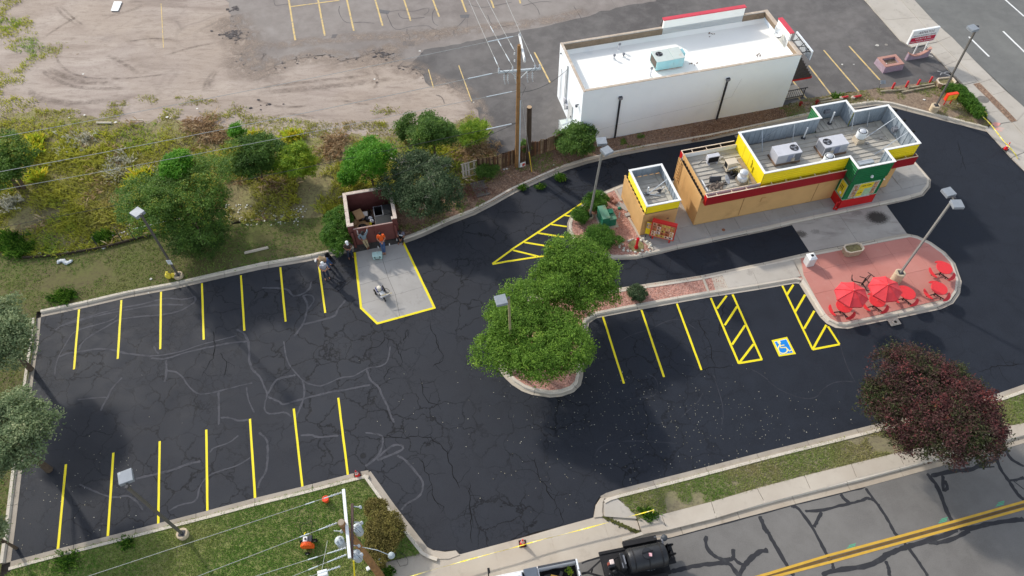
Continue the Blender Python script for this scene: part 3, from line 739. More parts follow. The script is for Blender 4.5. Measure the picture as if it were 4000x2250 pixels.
wash('dust_wash',edge,2.6,.0085,DUSTW,oldlot);wash('dust_wash',edge[:6],4.5,.0088,DUSTW,oldlot);wash('dust_wash',WL([(1656,296),(1738,326),(1827,361),(1870,432),(1904,520)]),2.0,.0086,DUSTW,oldlot)
wash('dust_wash',WL([(1000,190),(1300,150),(1700,130),(2100,90),(2300,40)]),1.6,.0084,DUSTW,oldlot);wash('dust_wash',WL([(1400,300),(1560,160),(1800,120)]),2.2,.0087,DUSTW,oldlot)
for i,(cr,l)in enumerate((('00',[(430,390),(500,330),(650,240),(800,150)]),('00',[(560,560),(600,650),(720,740),(900,790),(1300,790),(1700,740)]),('00',[(400,700),(560,800),(750,880),(1000,890),(1250,885)]),('00',[(480,690),(640,770),(860,830),(1150,835)]),('00',[(560,70),(650,170),(800,260)]),('00',[(600,50),(720,170),(860,270)]),('00',[(1080,550),(1250,640),(1400,740)]),('00',[(2180,700),(2100,800),(2060,930)]),('10',[(0,1000),(130,1050),(300,1080),(560,1060)]),('10',[(850,1000),(1000,1040),(1150,1050)]),('10',[(0,880),(300,850),(700,800),(1100,760)]),('10',[(0,940),(400,900),(900,850),(1400,790)]),('00',[(1650,560),(1900,480),(2200,420)]),('00',[(1300,420),(1500,380),(1800,400)]),('00',[(1000,160),(1200,140),(1450,60)]),('00',[(250,900),(420,1000),(700,1040),(1100,1010)]),('10',[(120,1180),(350,1130),(620,1200)]),('10',[(1180,700),(1240,800),(1180,900)]))):
 wash('tyre_track',TL(cr,l),(.36,.3,.5,.8)[i%4],-.012+i*.0003,TRACK,dl)
# streets
for a,b in(((2020,370),(2225,570)),((2365,315),(2700,640)),((2300,-80),(2576,165))):
 line(T('30',*a),T('30',*b),.16,'lane_dash',PAINT_white,mainst,.009)
def bandline(pts,w,name,mat,parent,z):
 return ribbon(name,pts,w,z,mat,parent,.02,False)
bandline(TL('33',[(-1300,1790),(0,1420),(600,1238),(1350,1037),(1850,900),(2576,695),(3500,442)]),.13,'centre_line',PAINT_road,street,.012)
bandline(TL('33',[(-1300,1840),(0,1466),(620,1304),(1370,1097),(1890,954),(2576,764),(3500,516)]),.13,'centre_line',PAINT_road,street,.012)
bandline(TL('33',[(-1300,1815),(0,1443),(610,1271),(1360,1067),(1870,927),(2576,730),(3500,480)]),.13,'tar_seam',M('brown road seam',(104,82,48),.9,var=.2),street,.010)
TAR=M('road tar band',(50,50,53),.8,var=.1,stain=(74,74,75))
SC_=[('33',l)for l in([(0,1000),(60,1120),(150,1260),(200,1360),(260,1443)],[(230,740),(300,750),(380,860),(450,960),(540,1130),(600,1250),(660,1330),(650,1400)],[(370,790),(550,785),(700,740),(820,715),(960,680),(980,655),(1070,680),(1120,740)],[(730,620),(770,670),(820,710)],[(980,560),(1070,680),(1150,790),(1220,900),(1270,1010),(1320,1050)],
[(1600,410),(1700,530),(1740,640),(1790,780),(1850,890)],[(1640,435),(1850,385),(2050,375),(2150,310),(2290,270)],[(1760,430),(1760,600),(1810,560),(1780,480)],[(2290,190),(2320,350),(2420,480),(2500,610),(2576,680)],[(2050,360),(2280,345)],
[(540,1430),(700,1380),(1000,1350),(1150,1270),(1200,1220),(1350,1170),(1400,1150),(1600,1090),(1800,1030),(1890,980),(1900,950)],[(1920,965),(2040,970),(2200,920),(2400,890),(2576,870)],[(2030,980),(1850,1080),(1700,1115),(1600,1100)],[(1370,1110),(1420,1170),(1500,1280),(1560,1370),(1610,1443)],[(1180,1290),(1220,1370),(1220,1443)],[(460,950),(500,880),(540,800)],
[(2390,170),(2430,260),(2576,340)],[(2430,480),(2500,480),(2576,450)],[(2470,490),(2576,570)],[(1640,440),(1740,640)])]
SC_+=[('23',l)for l in([(1960,1040),(1940,1110),(1990,1210),(2080,1270),(2200,1280),(2230,1260),(2225,1170)],[(2230,1260),(2270,1310),(2340,1330)],[(2576,1180),(2480,1200),(2380,1280),(2320,1370),(2280,1443)],[(1600,1400),(1750,1360),(1900,1330),(2100,1310),(2190,1310),(2280,1443)],[(2490,840),(2540,960),(2576,1010)])]
for i,(cr,l)in enumerate(SC_):ribbon('tar_band',TL(cr,l),random.uniform(.15,.26),.0072+i*.00007,TAR,street,.22,True,True)
ribbon('tar_band',WL([(2272,2199),(2388,2165),(2555,2112),(2621,2101),(2893,2027),(3000,1999),(3105,1971),(3380,1903)]),.1,.0065,TAR,street,.3)
UTIL=M('green utility paint',(70,190,140),.8)
for p in((838,1160),(1765,895),(2340,728)):
 mk=MB();c=T('33',*p)
 for k in range(3):
  o=Vector((0,k*.07,0));a=c+FU*(-.3+.1*k)+o;b_=c+FU*(.2+.05*k)+o
  d=(b_-a).normalized();n=Vector((-d.y,d.x,0))*.014
  mk.add([tuple(v+Vector((0,0,.0085)))for v in(a+n,a-n,b_-n,b_+n)],[(0,1,2,3)])
 mk.build('utility_mark',UTIL,street)
# ------------------------------------------------------------------ sidewalks laid in slabs
walk=thing('sidewalk',None,None);walk['kind']='structure'
E_=[((2489,2030),(2509,2090)),((2582,2013),(2604,2074)),((2776,1963),(2796,2026)),((2955,1910),(2986,1968)),((3140,1861),(3167,1922)),((3322,1816),(3344,1872)),((3505,1771),(3530,1824)),((3690,1724),(3716,1775)),((3870,1680),(3898,1728)),((4050,1646),(4080,1682)),((4250,1610),(4285,1640)),((4450,1572),(4490,1600))]
for(a,b),(c,d)in zip(E_[:-1],E_[1:]):slab('slab',[W(*b),W(*d),W(*c),W(*a)],-.05,.13,MAT_conc_w,walk)
for qd in([(1504,2196),(1637,2166),(1560,2330),(1440,2330)],[(1644,2172),(1720,2194),(1757,2190),(1776,2345),(1560,2330)],[(1757,2182),(1932,2136),(1964,2290),(1776,2345)],[(1932,2136),(2148,2074),(2184,2222),(1964,2290)],[(2148,2074),(2316,2026),(2353,2024),(2396,2158),(2184,2222)],[(2353,2024),(2489,2033),(2509,2100),(2396,2158)]):
 slab('slab',WL(qd),-.05,.022,MAT_conc_w,walk)
sheet('apron_base',WL([(1500,2200),(1640,2160),(1700,2150),(1800,2165),(2000,2112),(2194,2056),(2318,2022),(2326,1975),(2345,1945),(2410,1940),(2480,2005),(2500,2110),(2272,2197),(2000,2272),(1440,2330)]),.011,MAT_conc_w,walk)
slab('slab',WL([(2357,1966),(2408,1948),(2474,2000),(2487,2029),(2360,2020)]),-.05,.10,MAT_conc,walk)
slab('slab',WL([(2324,1980),(2345,1952),(2362,1942),(2354,1964),(2352,2000),(2355,2020),(2320,2024)]),-.05,.07,MAT_conc_w,walk)
slab('slab',WL([(1640,2168),(1668,2139),(1690,2151),(1718,2158),(1782,2151),(1797,2168),(1757,2184),(1700,2186)]),-.05,.05,MAT_conc_w,walk)
kerb('street_kerb',WL([(2440,2146),(2500,2127),(2555,2109),(2621,2098),(2893,2024),(3000,1996),(3105,1968),(3380,1900),(3582,1845),(3889,1762),(4000,1729),(4500,1600)]),1,3.4,.36,.16,.12,mat_concrete('gutter concrete',(170,156,138),(186,174,156),(126,110,92),.6))
mb=MB()
for i in range(260):
 p=T('23',920,850).lerp(T('23',1300,1020),random.random());mb.ball((p.x+random.gauss(0,.04),p.y+random.gauss(0,.04),.03),(.05,.05,.06),5,3,0,.4)
mb.build('moss_weeds',M('moss in the joint',(86,88,44),.95,var=.3))['kind']='stuff'
walk2=thing('sidewalk',None,None);walk2['kind']='structure'
sheet('walk_base',WL([(3350,-40),(3500,-40),(3720,150),(3990,430),(4380,830),(4170,850),(3996,668),(3850,512),(3872,486),(3742,345),(3764,336),(3640,200),(3610,178),(3519,160)]),.06,MAT_conc,walk2)
mid=[(3480,-40),(3580,72),(3663,166),(3738,239),(3827,326),(3877,373),(3970,475),(4080,590),(4300,820)]
out=[(3530,-40),(3641,80),(3712,146),(3800,235),(3877,310),(3928,359),(4010,432),(4130,550),(4380,800)]
for i in range(8):slab('slab',WL([mid[i],out[i],out[i+1],mid[i+1]][::-1]),-.05,.09,MAT_conc,walk2)
for qd in([(3340,-40),(3478,-40),(3578,72),(3447,82)],[(3447,82),(3578,72),(3661,166),(3561,188),(3519,164)],[(3621,188),(3661,169),(3700,205),(3652,221)],[(3652,221),(3700,205),(3736,240),(3689,260)],[(3689,260),(3736,240),(3813,322),(3762,334)],
[(3742,345),(3797,331),(3850,384),(3790,398)],[(3790,398),(3850,384),(3902,436),(3836,447)],[(3836,447),(3902,436),(3945,479),(3872,490)],[(3846,506),(3948,482),(4040,580),(3949,618)],[(3951,620),(4040,582),(4120,690),(4000,668)],[(4002,672),(4120,694),(4300,900),(4160,846)],[(3978,478),(4078,590),(4296,820),(4120,690),(4042,580),(3952,481)]):
 slab('slab',WL(qd),-.05,.095,MAT_conc,walk2)
struct(sheet('dirt_verge',WL([(3799,331),(3824,326),(3972,474),(3948,480)]),.085,MAT_litter))
PINK=M('pink survey paint',(226,160,146),.9,stain=(186,176,164),stain_at=(.4,.6))
for c in((3752,350),(3890,486),(3905,505)):
 p=W(*c,.1);b=MB();b.add([(p.x+.35*math.cos(k)*(1+.4*math.sin(3*k)),p.y+.25*math.sin(k),.102)for k in[i*.5236 for i in range(12)]],[tuple(range(12))]);b.build('survey_mark',PINK,walk2)
b=MB();p=W(3838,392);b.lathe([(.45,.0),(.45,.102)],20,(p.x,p.y,0));b.build('manhole_cover',M('dull iron',(120,116,110),.8,var=.2),walk2)
# ------------------------------------------------------------------ trash pad and drive-through pad
pad=thing('concrete_pad',None,None);pad['kind']='structure'
for qd in([(1390,985),(1486,965),(1497,1024),(1395,1048)],[(1486,965),(1572,948),(1598,1001),(1497,1024)],[(1395,1048),(1497,1024),(1516,1084),(1403,1114)],[(1497,1024),(1598,1001),(1624,1056),(1516,1084)],[(1403,1114),(1516,1084),(1545,1152),(1412,1188)],[(1516,1084),(1624,1056),(1654,1120),(1545,1152)],[(1412,1188),(1545,1152),(1562,1238),(1476,1261),(1414,1203)],[(1545,1152),(1654,1120),(1695,1201),(1562,1238)]):
 slab('slab',WL(qd),-.05,.016,MAT_conc_g,pad,.014)
DIRTY=mat_soil('grimy asphalt',(60,56,54),(74,70,66),(86,82,76))
sheet('grimy_strip',WL([(1384,984),(1378,955),(1560,922),(1578,945)]),.013,DIRTY,pad)
def mat_apron():
 t=NT('oil stained concrete');v=t.co('World')
 f=t.noise(v,9,5,.7);big=t.noise(v,.5,5,.6,.5);st=t.noise(t.map(v,(.35,1.2,1),(0,0,-FA)),1.0,5,.65,.4)
 c=t.mix(t.mr(big,.3,.7),lin((164,156,148)),lin((184,177,168)))
 c=t.mix(t.mr(st,.52,.75,0,.7),c,lin((120,112,106)))
 for(x,y),r,a in(((3427,850),.95,.95),((3128,915),.5,.75),((3345,830),.5,.35),((3185,905),.35,.3)):
  p=W(x,y);s=t.sep(v)
  dx=t.ma('SUBTRACT',s[0],p.x);dy=t.ma('MULTIPLY',t.ma('SUBTRACT',s[1],p.y),1.35)
  d=t.ma('ADD',t.ma('SQRT',t.ma('ADD',t.ma('MULTIPLY',dx,dx),t.ma('MULTIPLY',dy,dy))),t.mr(f,.2,.8,-.25,.25))
  c=t.mix(t.mr(d,r,r*.55,0,a),c,lin((58,52,48)))
 t.col(c);t.rough(.8);t.bump(f,.15,.008);return t.m
MAT_apron=mat_apron()
apr=thing('drive_through_pad',None,None);apr['kind']='structure'
slab('slab',WL([(3091,876),(3278,838),(3352,948),(3161,984)]),-.05,.016,MAT_apron,apr,.012)
slab('slab',WL([(3278,838),(3462,801),(3543,913),(3352,948)]),-.05,.016,MAT_apron,apr,.012)
# concrete lane behind the restaurant
struct(sheet('concrete_lane',WL([(2868,530),(3320,428),(3480,420),(3430,470),(2905,575)]),.0125,mat_concrete('stained lane concrete',(136,128,118),(150,142,132),(98,90,82),.6)))
# ------------------------------------------------------------------ restaurant island
def clip(poly,cl):
 out=[Vector((p[0],p[1],0))for p in poly];n=len(cl)
 for i in range(n):
  a,b=cl[i],cl[(i+1)%n];inp=out;out=[]
  if not inp:return[]
  s=lambda p:(b[0]-a[0])*(p.y-a[1])-(b[1]-a[1])*(p.x-a[0])
  for j in range(len(inp)):
   p,q=inp[j],inp[(j+1)%len(inp)];sp,sq=s(p),s(q)
   if sp>=0:out.append(p)
   if(sp>=0)!=(sq>=0):out.append(p.lerp(q,sp/(sp-sq)))
 return out
def inset(pts,d):
 n=len(pts);P=[Vector((p[0],p[1],0))for p in pts];o=[]
 for i in range(n):
  t=(P[(i+1)%n]-P[i-1]).normalized();o.append(P[i]+Vector((-t.y,t.x,0))*d)
 return o
RO=W(2710.4,879.7,.15)
def ruv(u,v,z=.15):p=RO+FU*u+FV*v;return Vector((p.x,p.y,z))
ISL=WL([(2229,843),(2217,872),(2217,905),(2233,944),(2272,975),(2342,1002),(2396,1015),(2485,1012),(2575,992),(2652,973),(2776,947.6),(2893,923),(3000,901),(3091,879),(3462,801),(3543,783),(3606,765),(3633,732),(3635,703),(3606,668),(3574,632),(3540,605)])+[ruv(16.3,4.5),ruv(-2.2,4.5)]+WL([(2439,716),(2357,750),(2281,790),(2256,808)])
struct(sheet('restaurant_island',inset(ISL,.3),.118,MAT_conc_g))
kerb('island_kerb',list(ISL)+[ISL[0]],1,2.6,.12,.16,.135)
isw=thing('island_walk',None,None);isw['kind']='structure'
cl=[p for p in inset(ISL,.33)]
cl=[cl[i]for i in(8,9,10,12,14,15,16,17,18,19,20,21,22)]+[ruv(-4.3,4.2)]
us=[-1.5,.75,3.0,5.2,7.4,9.6,12.0]
def isl_slab(u0,u1,v0,v1,gap=.014):
 q=clip([ruv(u0,v0),ruv(u1,v0),ruv(u1,v1),ruv(u0,v1)],cl)
 if len(q)>2:slab('slab',q,-.05,.15,MAT_conc_g,isw,gap)
for a,b in zip(us[:-1],us[1:]):isl_slab(a,b,-4,0)
isl_slab(12.0,14.4,-4,-.2);isl_slab(-1.5,0,0,2.1);isl_slab(-1.5,0,2.1,4.4)
for k in range(9):isl_slab(15.9,18.5,-.55+k*.33,-.22+k*.33,.012)
isl_slab(14.4,19,-4,-.55);isl_slab(15.9,19,2.42,4.6);isl_slab(14.4,15.9,-.55,0)
tri=clip([ruv(-3.9,.05),W(2556,974),W(2640,960),ruv(-1.5,-4),ruv(-1.5,.05)],[W(2556,966),W(2652,951),W(2776,930),ruv(-1.5,.05),ruv(-3.9,.05)])
slab('slab',[W(2505,926),W(2560,966),W(2645,949),ruv(-1.5,-1.05),ruv(-1.5,.06),ruv(-3.9,.06)],-.05,.15,MAT_conc_g,isw,.014)
BED=WL([(2240,845),(2229,878),(2232,905),(2250,938),(2290,964),(2350,988),(2400,999),(2485,998),(2552,974),(2503,925),(2432,790),(2412,745),(2398,745),(2360,762),(2290,800)],.12)
struct(sheet('mulch_bed',BED,.128,MAT_mulch))
b=MB()
for a,c in(((2400,738),(2428,785)),((2455,850),(2500,928)),((2500,928),(2552,976))):b.bar(W(*a,.13),W(*c,.13),.16,.1)
b.build('bed_edging',MAT_conc_w)['kind']='structure'
# ------------------------------------------------------------------ patio, walk and tree island
PAT=WL([(1951,1445),(1970,1473),(2000,1502),(2039,1527),(2077,1541),(2147,1552),(2194,1548),(2241,1531),(2268,1504),(2276,1470),(2285,1330),(2300,1262),(2330,1242),(2501,1209),(2683,1176),(2776,1160),(2950,1133),(3108,1106),(3122,1108),(3186,1212),(3205,1240),(3229,1263),(3264,1280),(3310,1284),(3365,1271),(3505,1243),(3675,1207),(3722,1185),(3749,1146),(3755,1100),(3749,1083),(3730,1029),(3691,986),(3636,947),(3582,922),(3543,914),(3485,923),(3300,960),(3161,986),(3000,1023),(2730,1079),(2571,1103),(2400,1128),(2200,1150),(2074,1160),(2010,1200),(1965,1300),(1945,1400)])
kerb('patio_kerb',list(PAT)+[PAT[0]],1,2.8,.2,.16,.135,MAT_conc_w)
struct(sheet('tree_island',inset(PAT,.28),.112,MAT_mulch))
struct(sheet('patio',inset(PAT,.3)[19:40]+WL([(3092,1012),(3118,1060),(3140,1108)]),.121,MAT_conc_w))
pt=bpy.data.objects['patio']
dP=(W(3508,992)-W(3209.6,1056)).normalized();nP=Vector((-dP.y,dP.x,0));o=W(3209.6,1056)
pc=inset(PAT,.38)
clp=[pc[i]for i in(18,19,20,21,22,23,24,25,26,27,28,29,31,32,33,34,35,36,37,38)]+WL([(3104,1016),(3137,1078)])
for i in range(-3,8):
 for j in range(-4,4):
  qd=clip([o+dP*(1.72*i)+nP*(1.72*j),o+dP*(1.72*(i+1))+nP*(1.72*j),o+dP*(1.72*(i+1))+nP*(1.72*(j+1)),o+dP*(1.72*i)+nP*(1.72*(j+1))],clp)
  if len(qd)>2:
   ar=abs(sum(qd[k].x*qd[(k+1)%len(qd)].y-qd[(k+1)%len(qd)].x*qd[k].y for k in range(len(qd))))/2
   if ar>.05:slab('slab',qd,.0,.145,MAT_red,pt,.011)
pw=thing('patio_walk',None,None);pw['kind']='structure'
for qd in([(2818,1078),(2932,1053),(2958,1112),(2842,1130)],[(2932,1053),(3096,1022),(3126,1084),(2958,1112)]):slab('slab',WL(qd),.0,.15,MAT_conc,pw,.012)
for qd in([(2775,1080),(2816,1072),(2846,1138),(2796,1147)],[(2846,1138),(2960,1119),(3120,1093),(3112,1075)]):slab('slab',WL(qd),.0,.125,MAT_conc_w,pw,.012)
b=MB();b.bar(W(2742,1076,.12),W(2768,1142,.12),.15,.06);b.build('bed_edging',MAT_conc_w)['kind']='structure'
# catch basin at the kerb
b=MB();p=W(3492,1258);b.box(-.35,.35,-.25,.25,.0,.05);b.lathe([(.2,.05),(.2,.09),(.1,.09),(.1,.05)],12,(.05,-.05,0))
x=b.build('storm_inlet',MAT_conc_w);x.location=(p.x,p.y,0);x.rotation_euler=(0,0,FA);tag(x,'small round concrete storm inlet set against the patio kerb','storm inlet')
# ------------------------------------------------------------------ paints for the buildings
YEL=M('yellow siding',(240,216,30),.45,var=.04,sc=1.2,stain=(222,196,36))
GRN=M('green siding',(18,104,58),.45,var=.08,sc=1.5,stain=(30,120,72))
REDW=M('red wall paint',(188,26,28),.5,var=.06,sc=1.5,stain=(160,26,26))
REDF=M('deep red fascia',(150,24,32),.5,var=.06,sc=1.5)
TAN=M('tan stucco',(206,164,108),.8,var=.05,sc=1.1,stain=(186,146,94),bump=.1)
GALV=M('galvanised liner',(150,160,168),.5,.15,var=.1,sc=1.4,stain=(176,184,190))
WHT=M('white coping',(232,232,228),.5,var=.03)
CRM=M('cream trim',(226,204,178),.6,var=.05)
ROOFM=M('roof metal',(182,176,164),.6,.0,var=.1,sc=1.1,stain=(140,130,120),stain_at=(.54,.76))
SEAM=M('roof seam',(96,90,84),.7,var=.15)
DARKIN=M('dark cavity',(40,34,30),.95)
STEEL=M('galvanised steel',(176,182,186),.4,.3,var=.08)
LGREY=M('light grey sheet metal',(196,196,200),.5,var=.06,sc=2,stain=(170,170,174))
MGREY=M('grey louvre metal',(120,122,128),.55,var=.1)
DGREY=M('dark grey metal',(62,62,66),.6,var=.12)
BLACK=M('black plastic',(22,22,24),.5,var=.15)
BEIGE=M('beige sheet metal',(206,192,170),.6,var=.05)
RUST=M('rusty streak metal',(128,104,84),.8,var=.25)
GLASS=M('window glass',(52,64,62),.12,var=.2,spec=.6)
ALU=M('spun aluminium',(206,208,210),.35,.35,var=.06)
WHITE=M('white paint',(232,234,232),.5,var=.03)
# ------------------------------------------------------------------ restaurant
rest=thing('restaurant','long drive-through restaurant with yellow green and red parapets and roof machinery','restaurant',RO,FA)
b=MB();b.box(0,14.9,.02,3.86,-.1,2.6);b.build('wall',TAN,rest)
b=MB();b.box(15.0,15.6,.1,4.0,2.2,2.6);b.build('canopy',TAN,rest)
b=MB();b.box(-.045,-.002,0,3.88,.02,2.78)
for v in(1.3,2.6):b.box(-.05,-.046,v,v+.012,.05,2.7)
b.build('facade_panel',TAN,rest)
b=MB();b.box(.22,.30,.08,3.9,2.55,3.02);b.build('inner_parapet',TAN,rest)
for i in range(12):b=MB();b.box(.0,.22,.15+i*.31,.25+i*.31,2.64,2.72);b.build('parapet_bracket',DARKIN,rest)
for x in(3.3,8.9):
 b=MB();b.box(x,x+.015,-.004,.018,.05,2.3);b.build('wall_joint',M('wall joint',(150,116,76),.8),rest)
b=MB();b.box(4.7,5.0,-.03,.018,1.15,1.5);b.build('wall_hatch',TAN,rest)
# ladder against the back corner of the west wall
b=MB()
for v in(3.35,3.78):b.box(-.16,-.11,v,v+.05,.9,2.95)
for k in range(7):b.box(-.155,-.115,3.40,3.78,1.1+k*.27,1.15+k*.27)
for v in(3.35,3.78):b.box(-.115,-.05,v,v+.05,2.6,2.66);b.box(-.115,-.05,v,v+.05,1.3,1.36)
b.build('ladder',TAN,rest)
# roof deck in separate standing seam panels
roof=MB();roof.box(.0,15.7,.02,4.05,2.55,2.62);roof.box(10.5,13.05,4.0,5.25,2.5,2.62);roof.box(10.5,13.1,-1.0,.05,2.3,2.5)
roof=roof.build('roof',SEAM,rest)
n=10
for lo,hi in((.32,4.2),(4.32,15.1)):
 for i in range(n):
  v0=.16+i*.378;b=MB();dz=random.uniform(-.006,.006)
  b.box(lo,hi,v0,v0+.335,2.62,2.65+dz);b.box(lo,hi,v0+.335,v0+.37,2.62,2.70)
  b.build('roof_panel',ROOFM,roof)
for i in range(7):
 u0=10.56+i*.35;b=MB();b.box(u0,u0+.31,4.02,5.2,2.62,2.652);b.box(u0+.31,u0+.345,4.02,5.2,2.62,2.69);b.build('roof_panel',ROOFM,roof)
b=MB();b.box(15.12,15.65,.15,4.0,2.62,2.66);b.build('roof_gutter',M('pale gutter pan',(188,182,168),.7),roof)
for i in range(6):
 u0=10.62+i*.4;b=MB();b.box(u0,u0+.35,-.95,.0,2.5,2.53);b.build('roof_panel',ROOFM,roof)
# parapet ring
ring=[(4.25,.08),(10.48,.08),(10.48,-1.06),(13.14,-1.06),(13.14,.08),(15.74,.08),(15.74,4.1),(13.08,4.1),(13.08,5.3),(10.45,5.3),(10.45,4.1),(4.25,4.1)]
cols='Y G G G Y Y Y G G G Y S'.split()
def panel(p,q,z0,z1,out,ribs,mat,name,parent,th=.03,horiz=True,pitch=.2,amp=.022):
 """a ribbed metal panel on the segment p-q; out = outward unit normal"""
 p,q,out=Vector((*p,0)),Vector((*q,0)),Vector((*out,0));b=MB();L=(q-p).length;d=(q-p)/L
 if not ribs:
  a=p;c=q;b.hexa([tuple(x)for x in(Vector((a.x,a.y,z0)),Vector((c.x,c.y,z0)),Vector((c.x,c.y,z0))+out*th,Vector((a.x,a.y,z0))+out*th,Vector((a.x,a.y,z1)),Vector((c.x,c.y,z1)),Vector((c.x,c.y,z1))+out*th,Vector((a.x,a.y,z1))+out*th)])
  return b.build(name,mat,parent)
 vs=[];
 if horiz:
  n=max(2,round((z1-z0)/pitch));prof=[]
  for i in range(n):
   z=z0+(z1-z0)*i/n;h=(z1-z0)/n
   prof+=[(z,0),(z+h*.55,0),(z+h*.65,amp),(z+h*.9,amp)]
  prof.append((z1,0))
  for z,o in prof:vs+=[p+out*(th+o)+Vector((0,0,z)),q+out*(th+o)+Vector((0,0,z))]
  m=len(prof)
 else:
  n=max(2,round(L/pitch));m=0
  for i in range(n):
   for f,o in((0,0),(.62,0),(.7,amp),(.92,amp)):
    x=p+d*(L*(i+f)/n)+out*(th+o);vs+=[x+Vector((0,0,z0)),x+Vector((0,0,z1))];m+=1
  x=q+out*th;vs+=[x+Vector((0,0,z0)),x+Vector((0,0,z1))];m+=1
 b.add([tuple(v)for v in vs],[(2*i,2*i+1,2*i+3,2*i+2)for i in range(m-1)])
 o=b.build(name,mat,parent)
 s=o.modifiers.new('thickness','SOLIDIFY');s.thickness=.012;s.offset=0
 return o
def parapet(parent,ring,cols,z0,z1,cw=.13,lin_z0=None):
 n=len(ring)
 for i in range(n):
  p,q=Vector(ring[i]),Vector(ring[(i+1)%n]);d=(q-p).normalized();out=Vector((d.y,-d.x));c=cols[i]
  m={'Y':YEL,'G':GRN,'S':YEL}[c]
  panel(p,q,z0 if c!='G' else z0,z1,out,c!='S',m,'parapet_panel',parent)
  panel(p+d*.03,q-d*.03,lin_z0 or z0,z1,-out,c!='X',GALV,'parapet_liner',parent,.02,False,.42,.035)
  po,qo=p+out*.075,q+out*.075;pi,qi=p-out*.075,q-out*.075
  pd,nd=(p-Vector(ring[i-1])).normalized(),(Vector(ring[(i+2)%n])-q).normalized()
  def corner(a,d0,d1,side):
   o0=Vector((d0.y,-d0.x));o1=Vector((d1.y,-d1.x));return a+(o0+o1)*.075*side
  P=[corner(p,pd,d,-1),corner(q,d,nd,-1),corner(q,d,nd,1),corner(p,pd,d,1)]
  b=MB();b.prism([tuple(x)for x in P],z1-.01,z1+.045);b.build('coping',WHT,parent)
parapet(rest,ring,cols,2.6,3.93)
# seams on the smooth yellow end
b=MB()
for v in(2.9,2.1):b.box(4.212,4.22,v,v+.014,2.66,3.9)
b.build('panel_seam',M('darker seam yellow',(206,184,30),.6),rest)  # seams in a darker yellow than the panel
# pick-up bay (front) and its twin (back)
for v0,v1,nm in((-1.06,.0,'pickup_bay'),(3.9,5.3,'rear_bay')):
 b=MB();b.box(10.5,13.12,v0+.02,v1,.82,2.62);b.build(nm,GRN,rest)
 b=MB();b.box(10.47,13.15,v0-.01,v1,-.1,.84);b.build('bay_base',REDW,rest)
 b=MB();b.box(10.455,13.165,v0-.025,v1,.835,.865);b.build('bay_sill',M('pale green sill',(150,180,150),.6),rest)
win=MB();win.box(10.86,12.86,-1.075,-1.04,.93,2.25);win=win.build('window',M('window frame cream',(186,196,172),.5),rest)
def pane(x0,x1,z0,z1,mat,name='pane',y=-1.085):
 b=MB();b.box(x0,x1,y,y+.008,z0,z1);return b.build(name,mat,win)
POSTER_Y=M('yellow poster',(220,196,44),.6,var=.12,sc=6);POSTER_G=M('pale green poster',(160,190,150),.5,var=.15,sc=6)
FOOD=M('food photo strip',(150,128,110),.5,var=.45,sc=9,stain=(206,190,172),stain_at=(.45,.6))
pane(10.92,11.32,.98,2.2,FOOD,'photo_strip');pane(12.46,12.80,.98,2.2,FOOD,'photo_strip')
pane(11.36,12.42,1.68,2.2,POSTER_Y,'poster');pane(11.36,11.84,.98,1.64,POSTER_Y,'poster');pane(11.88,12.42,.98,1.64,POSTER_G,'pane')
b=MB()
for k in range(4):
 for x in(11.12,12.63):b.lathe([(.13,0),(.13,.006)],10,(x+.04*(-1)**k,-1.092,1.12+k*.29),0,'y')
b.build('food_picture',M('food picture',(196,150,110),.6,var=.5,sc=14,stain=(120,74,50),stain_at=(.45,.6)),win)
b=MB();b.box(11.3,12.5,-1.16,-1.06,.9,.93);b.build('serving_shelf',ALU,rest)
b=MB();b.box(10.46,10.475,-.96,-.2,.93,2.2);sw=b.build('window',M('side window frame',(170,186,160),.5),rest)
b=MB();b.box(10.450,10.458,-.9,-.26,.98,2.14);b.build('poster',POSTER_Y,sw)
b=MB();b.lathe([(.11,0),(.11,.008)],12,(10.44,-.62,1.18),0,'x');b.build('poster_spot',WHITE,sw)
def text(body,size,mat,parent,loc,rot,name='lettering',ext=.004,align='CENTER',sx=1.0):
 cu=bpy.data.curves.new(name,'FONT');cu.body=body;cu.size=size;cu.align_x=align;cu.align_y='CENTER';cu.extrude=ext;cu.resolution_u=2
 o=bpy.data.objects.new(name,cu);COL.objects.link(o)
 dg=bpy.context.evaluated_depsgraph_get();me=bpy.data.meshes.new_from_object(o.evaluated_get(dg));bpy.data.objects.remove(o);bpy.data.curves.remove(cu)
 me.materials.clear();me.materials.append(mat)
 m=link(bpy.data.objects.new(name,me),parent);m.location=loc;m.rotation_euler=rot;m.scale=(sx,1,1);return m
INK=M('black ink',(24,20,18),.6)
text('ill',.62,INK,sw,(10.445,-.5,1.62),(R(90),0,R(-90)))
text('MEAL DEAL',.15,INK,win,(11.89,-1.092,1.98),(R(90),0,0));text('10:30',.15,INK,win,(11.6,-1.092,1.3),(R(90),0,0))
# wall lamps on the bay
b=MB();b.lathe([(.02,0),(.09,-.02),(.1,-.14),(.02,-.16)],10,(11.85,-1.15,3.0));b.box(11.83,11.87,-1.14,-1.06,2.97,3.02);b.build('wall_lamp',WHITE,rest)
b=MB();b.ball((13.05,-1.12,2.32),.06,8,5);b.build('wall_lamp',WHITE,rest)
# guard pipe at the corner of the bay
b=MB();b.tube([(10.15,-1.05,-.02),(10.15,-1.05,.72)],.06,10);b.tube([(10.15,-1.05,.66),(10.44,-1.0,.66)],.05,8);b.tube([(10.3,-1.12,0),(10.3,-1.12,.08)],.09,8)
b.build('guard_rail',REDW,rest,True)
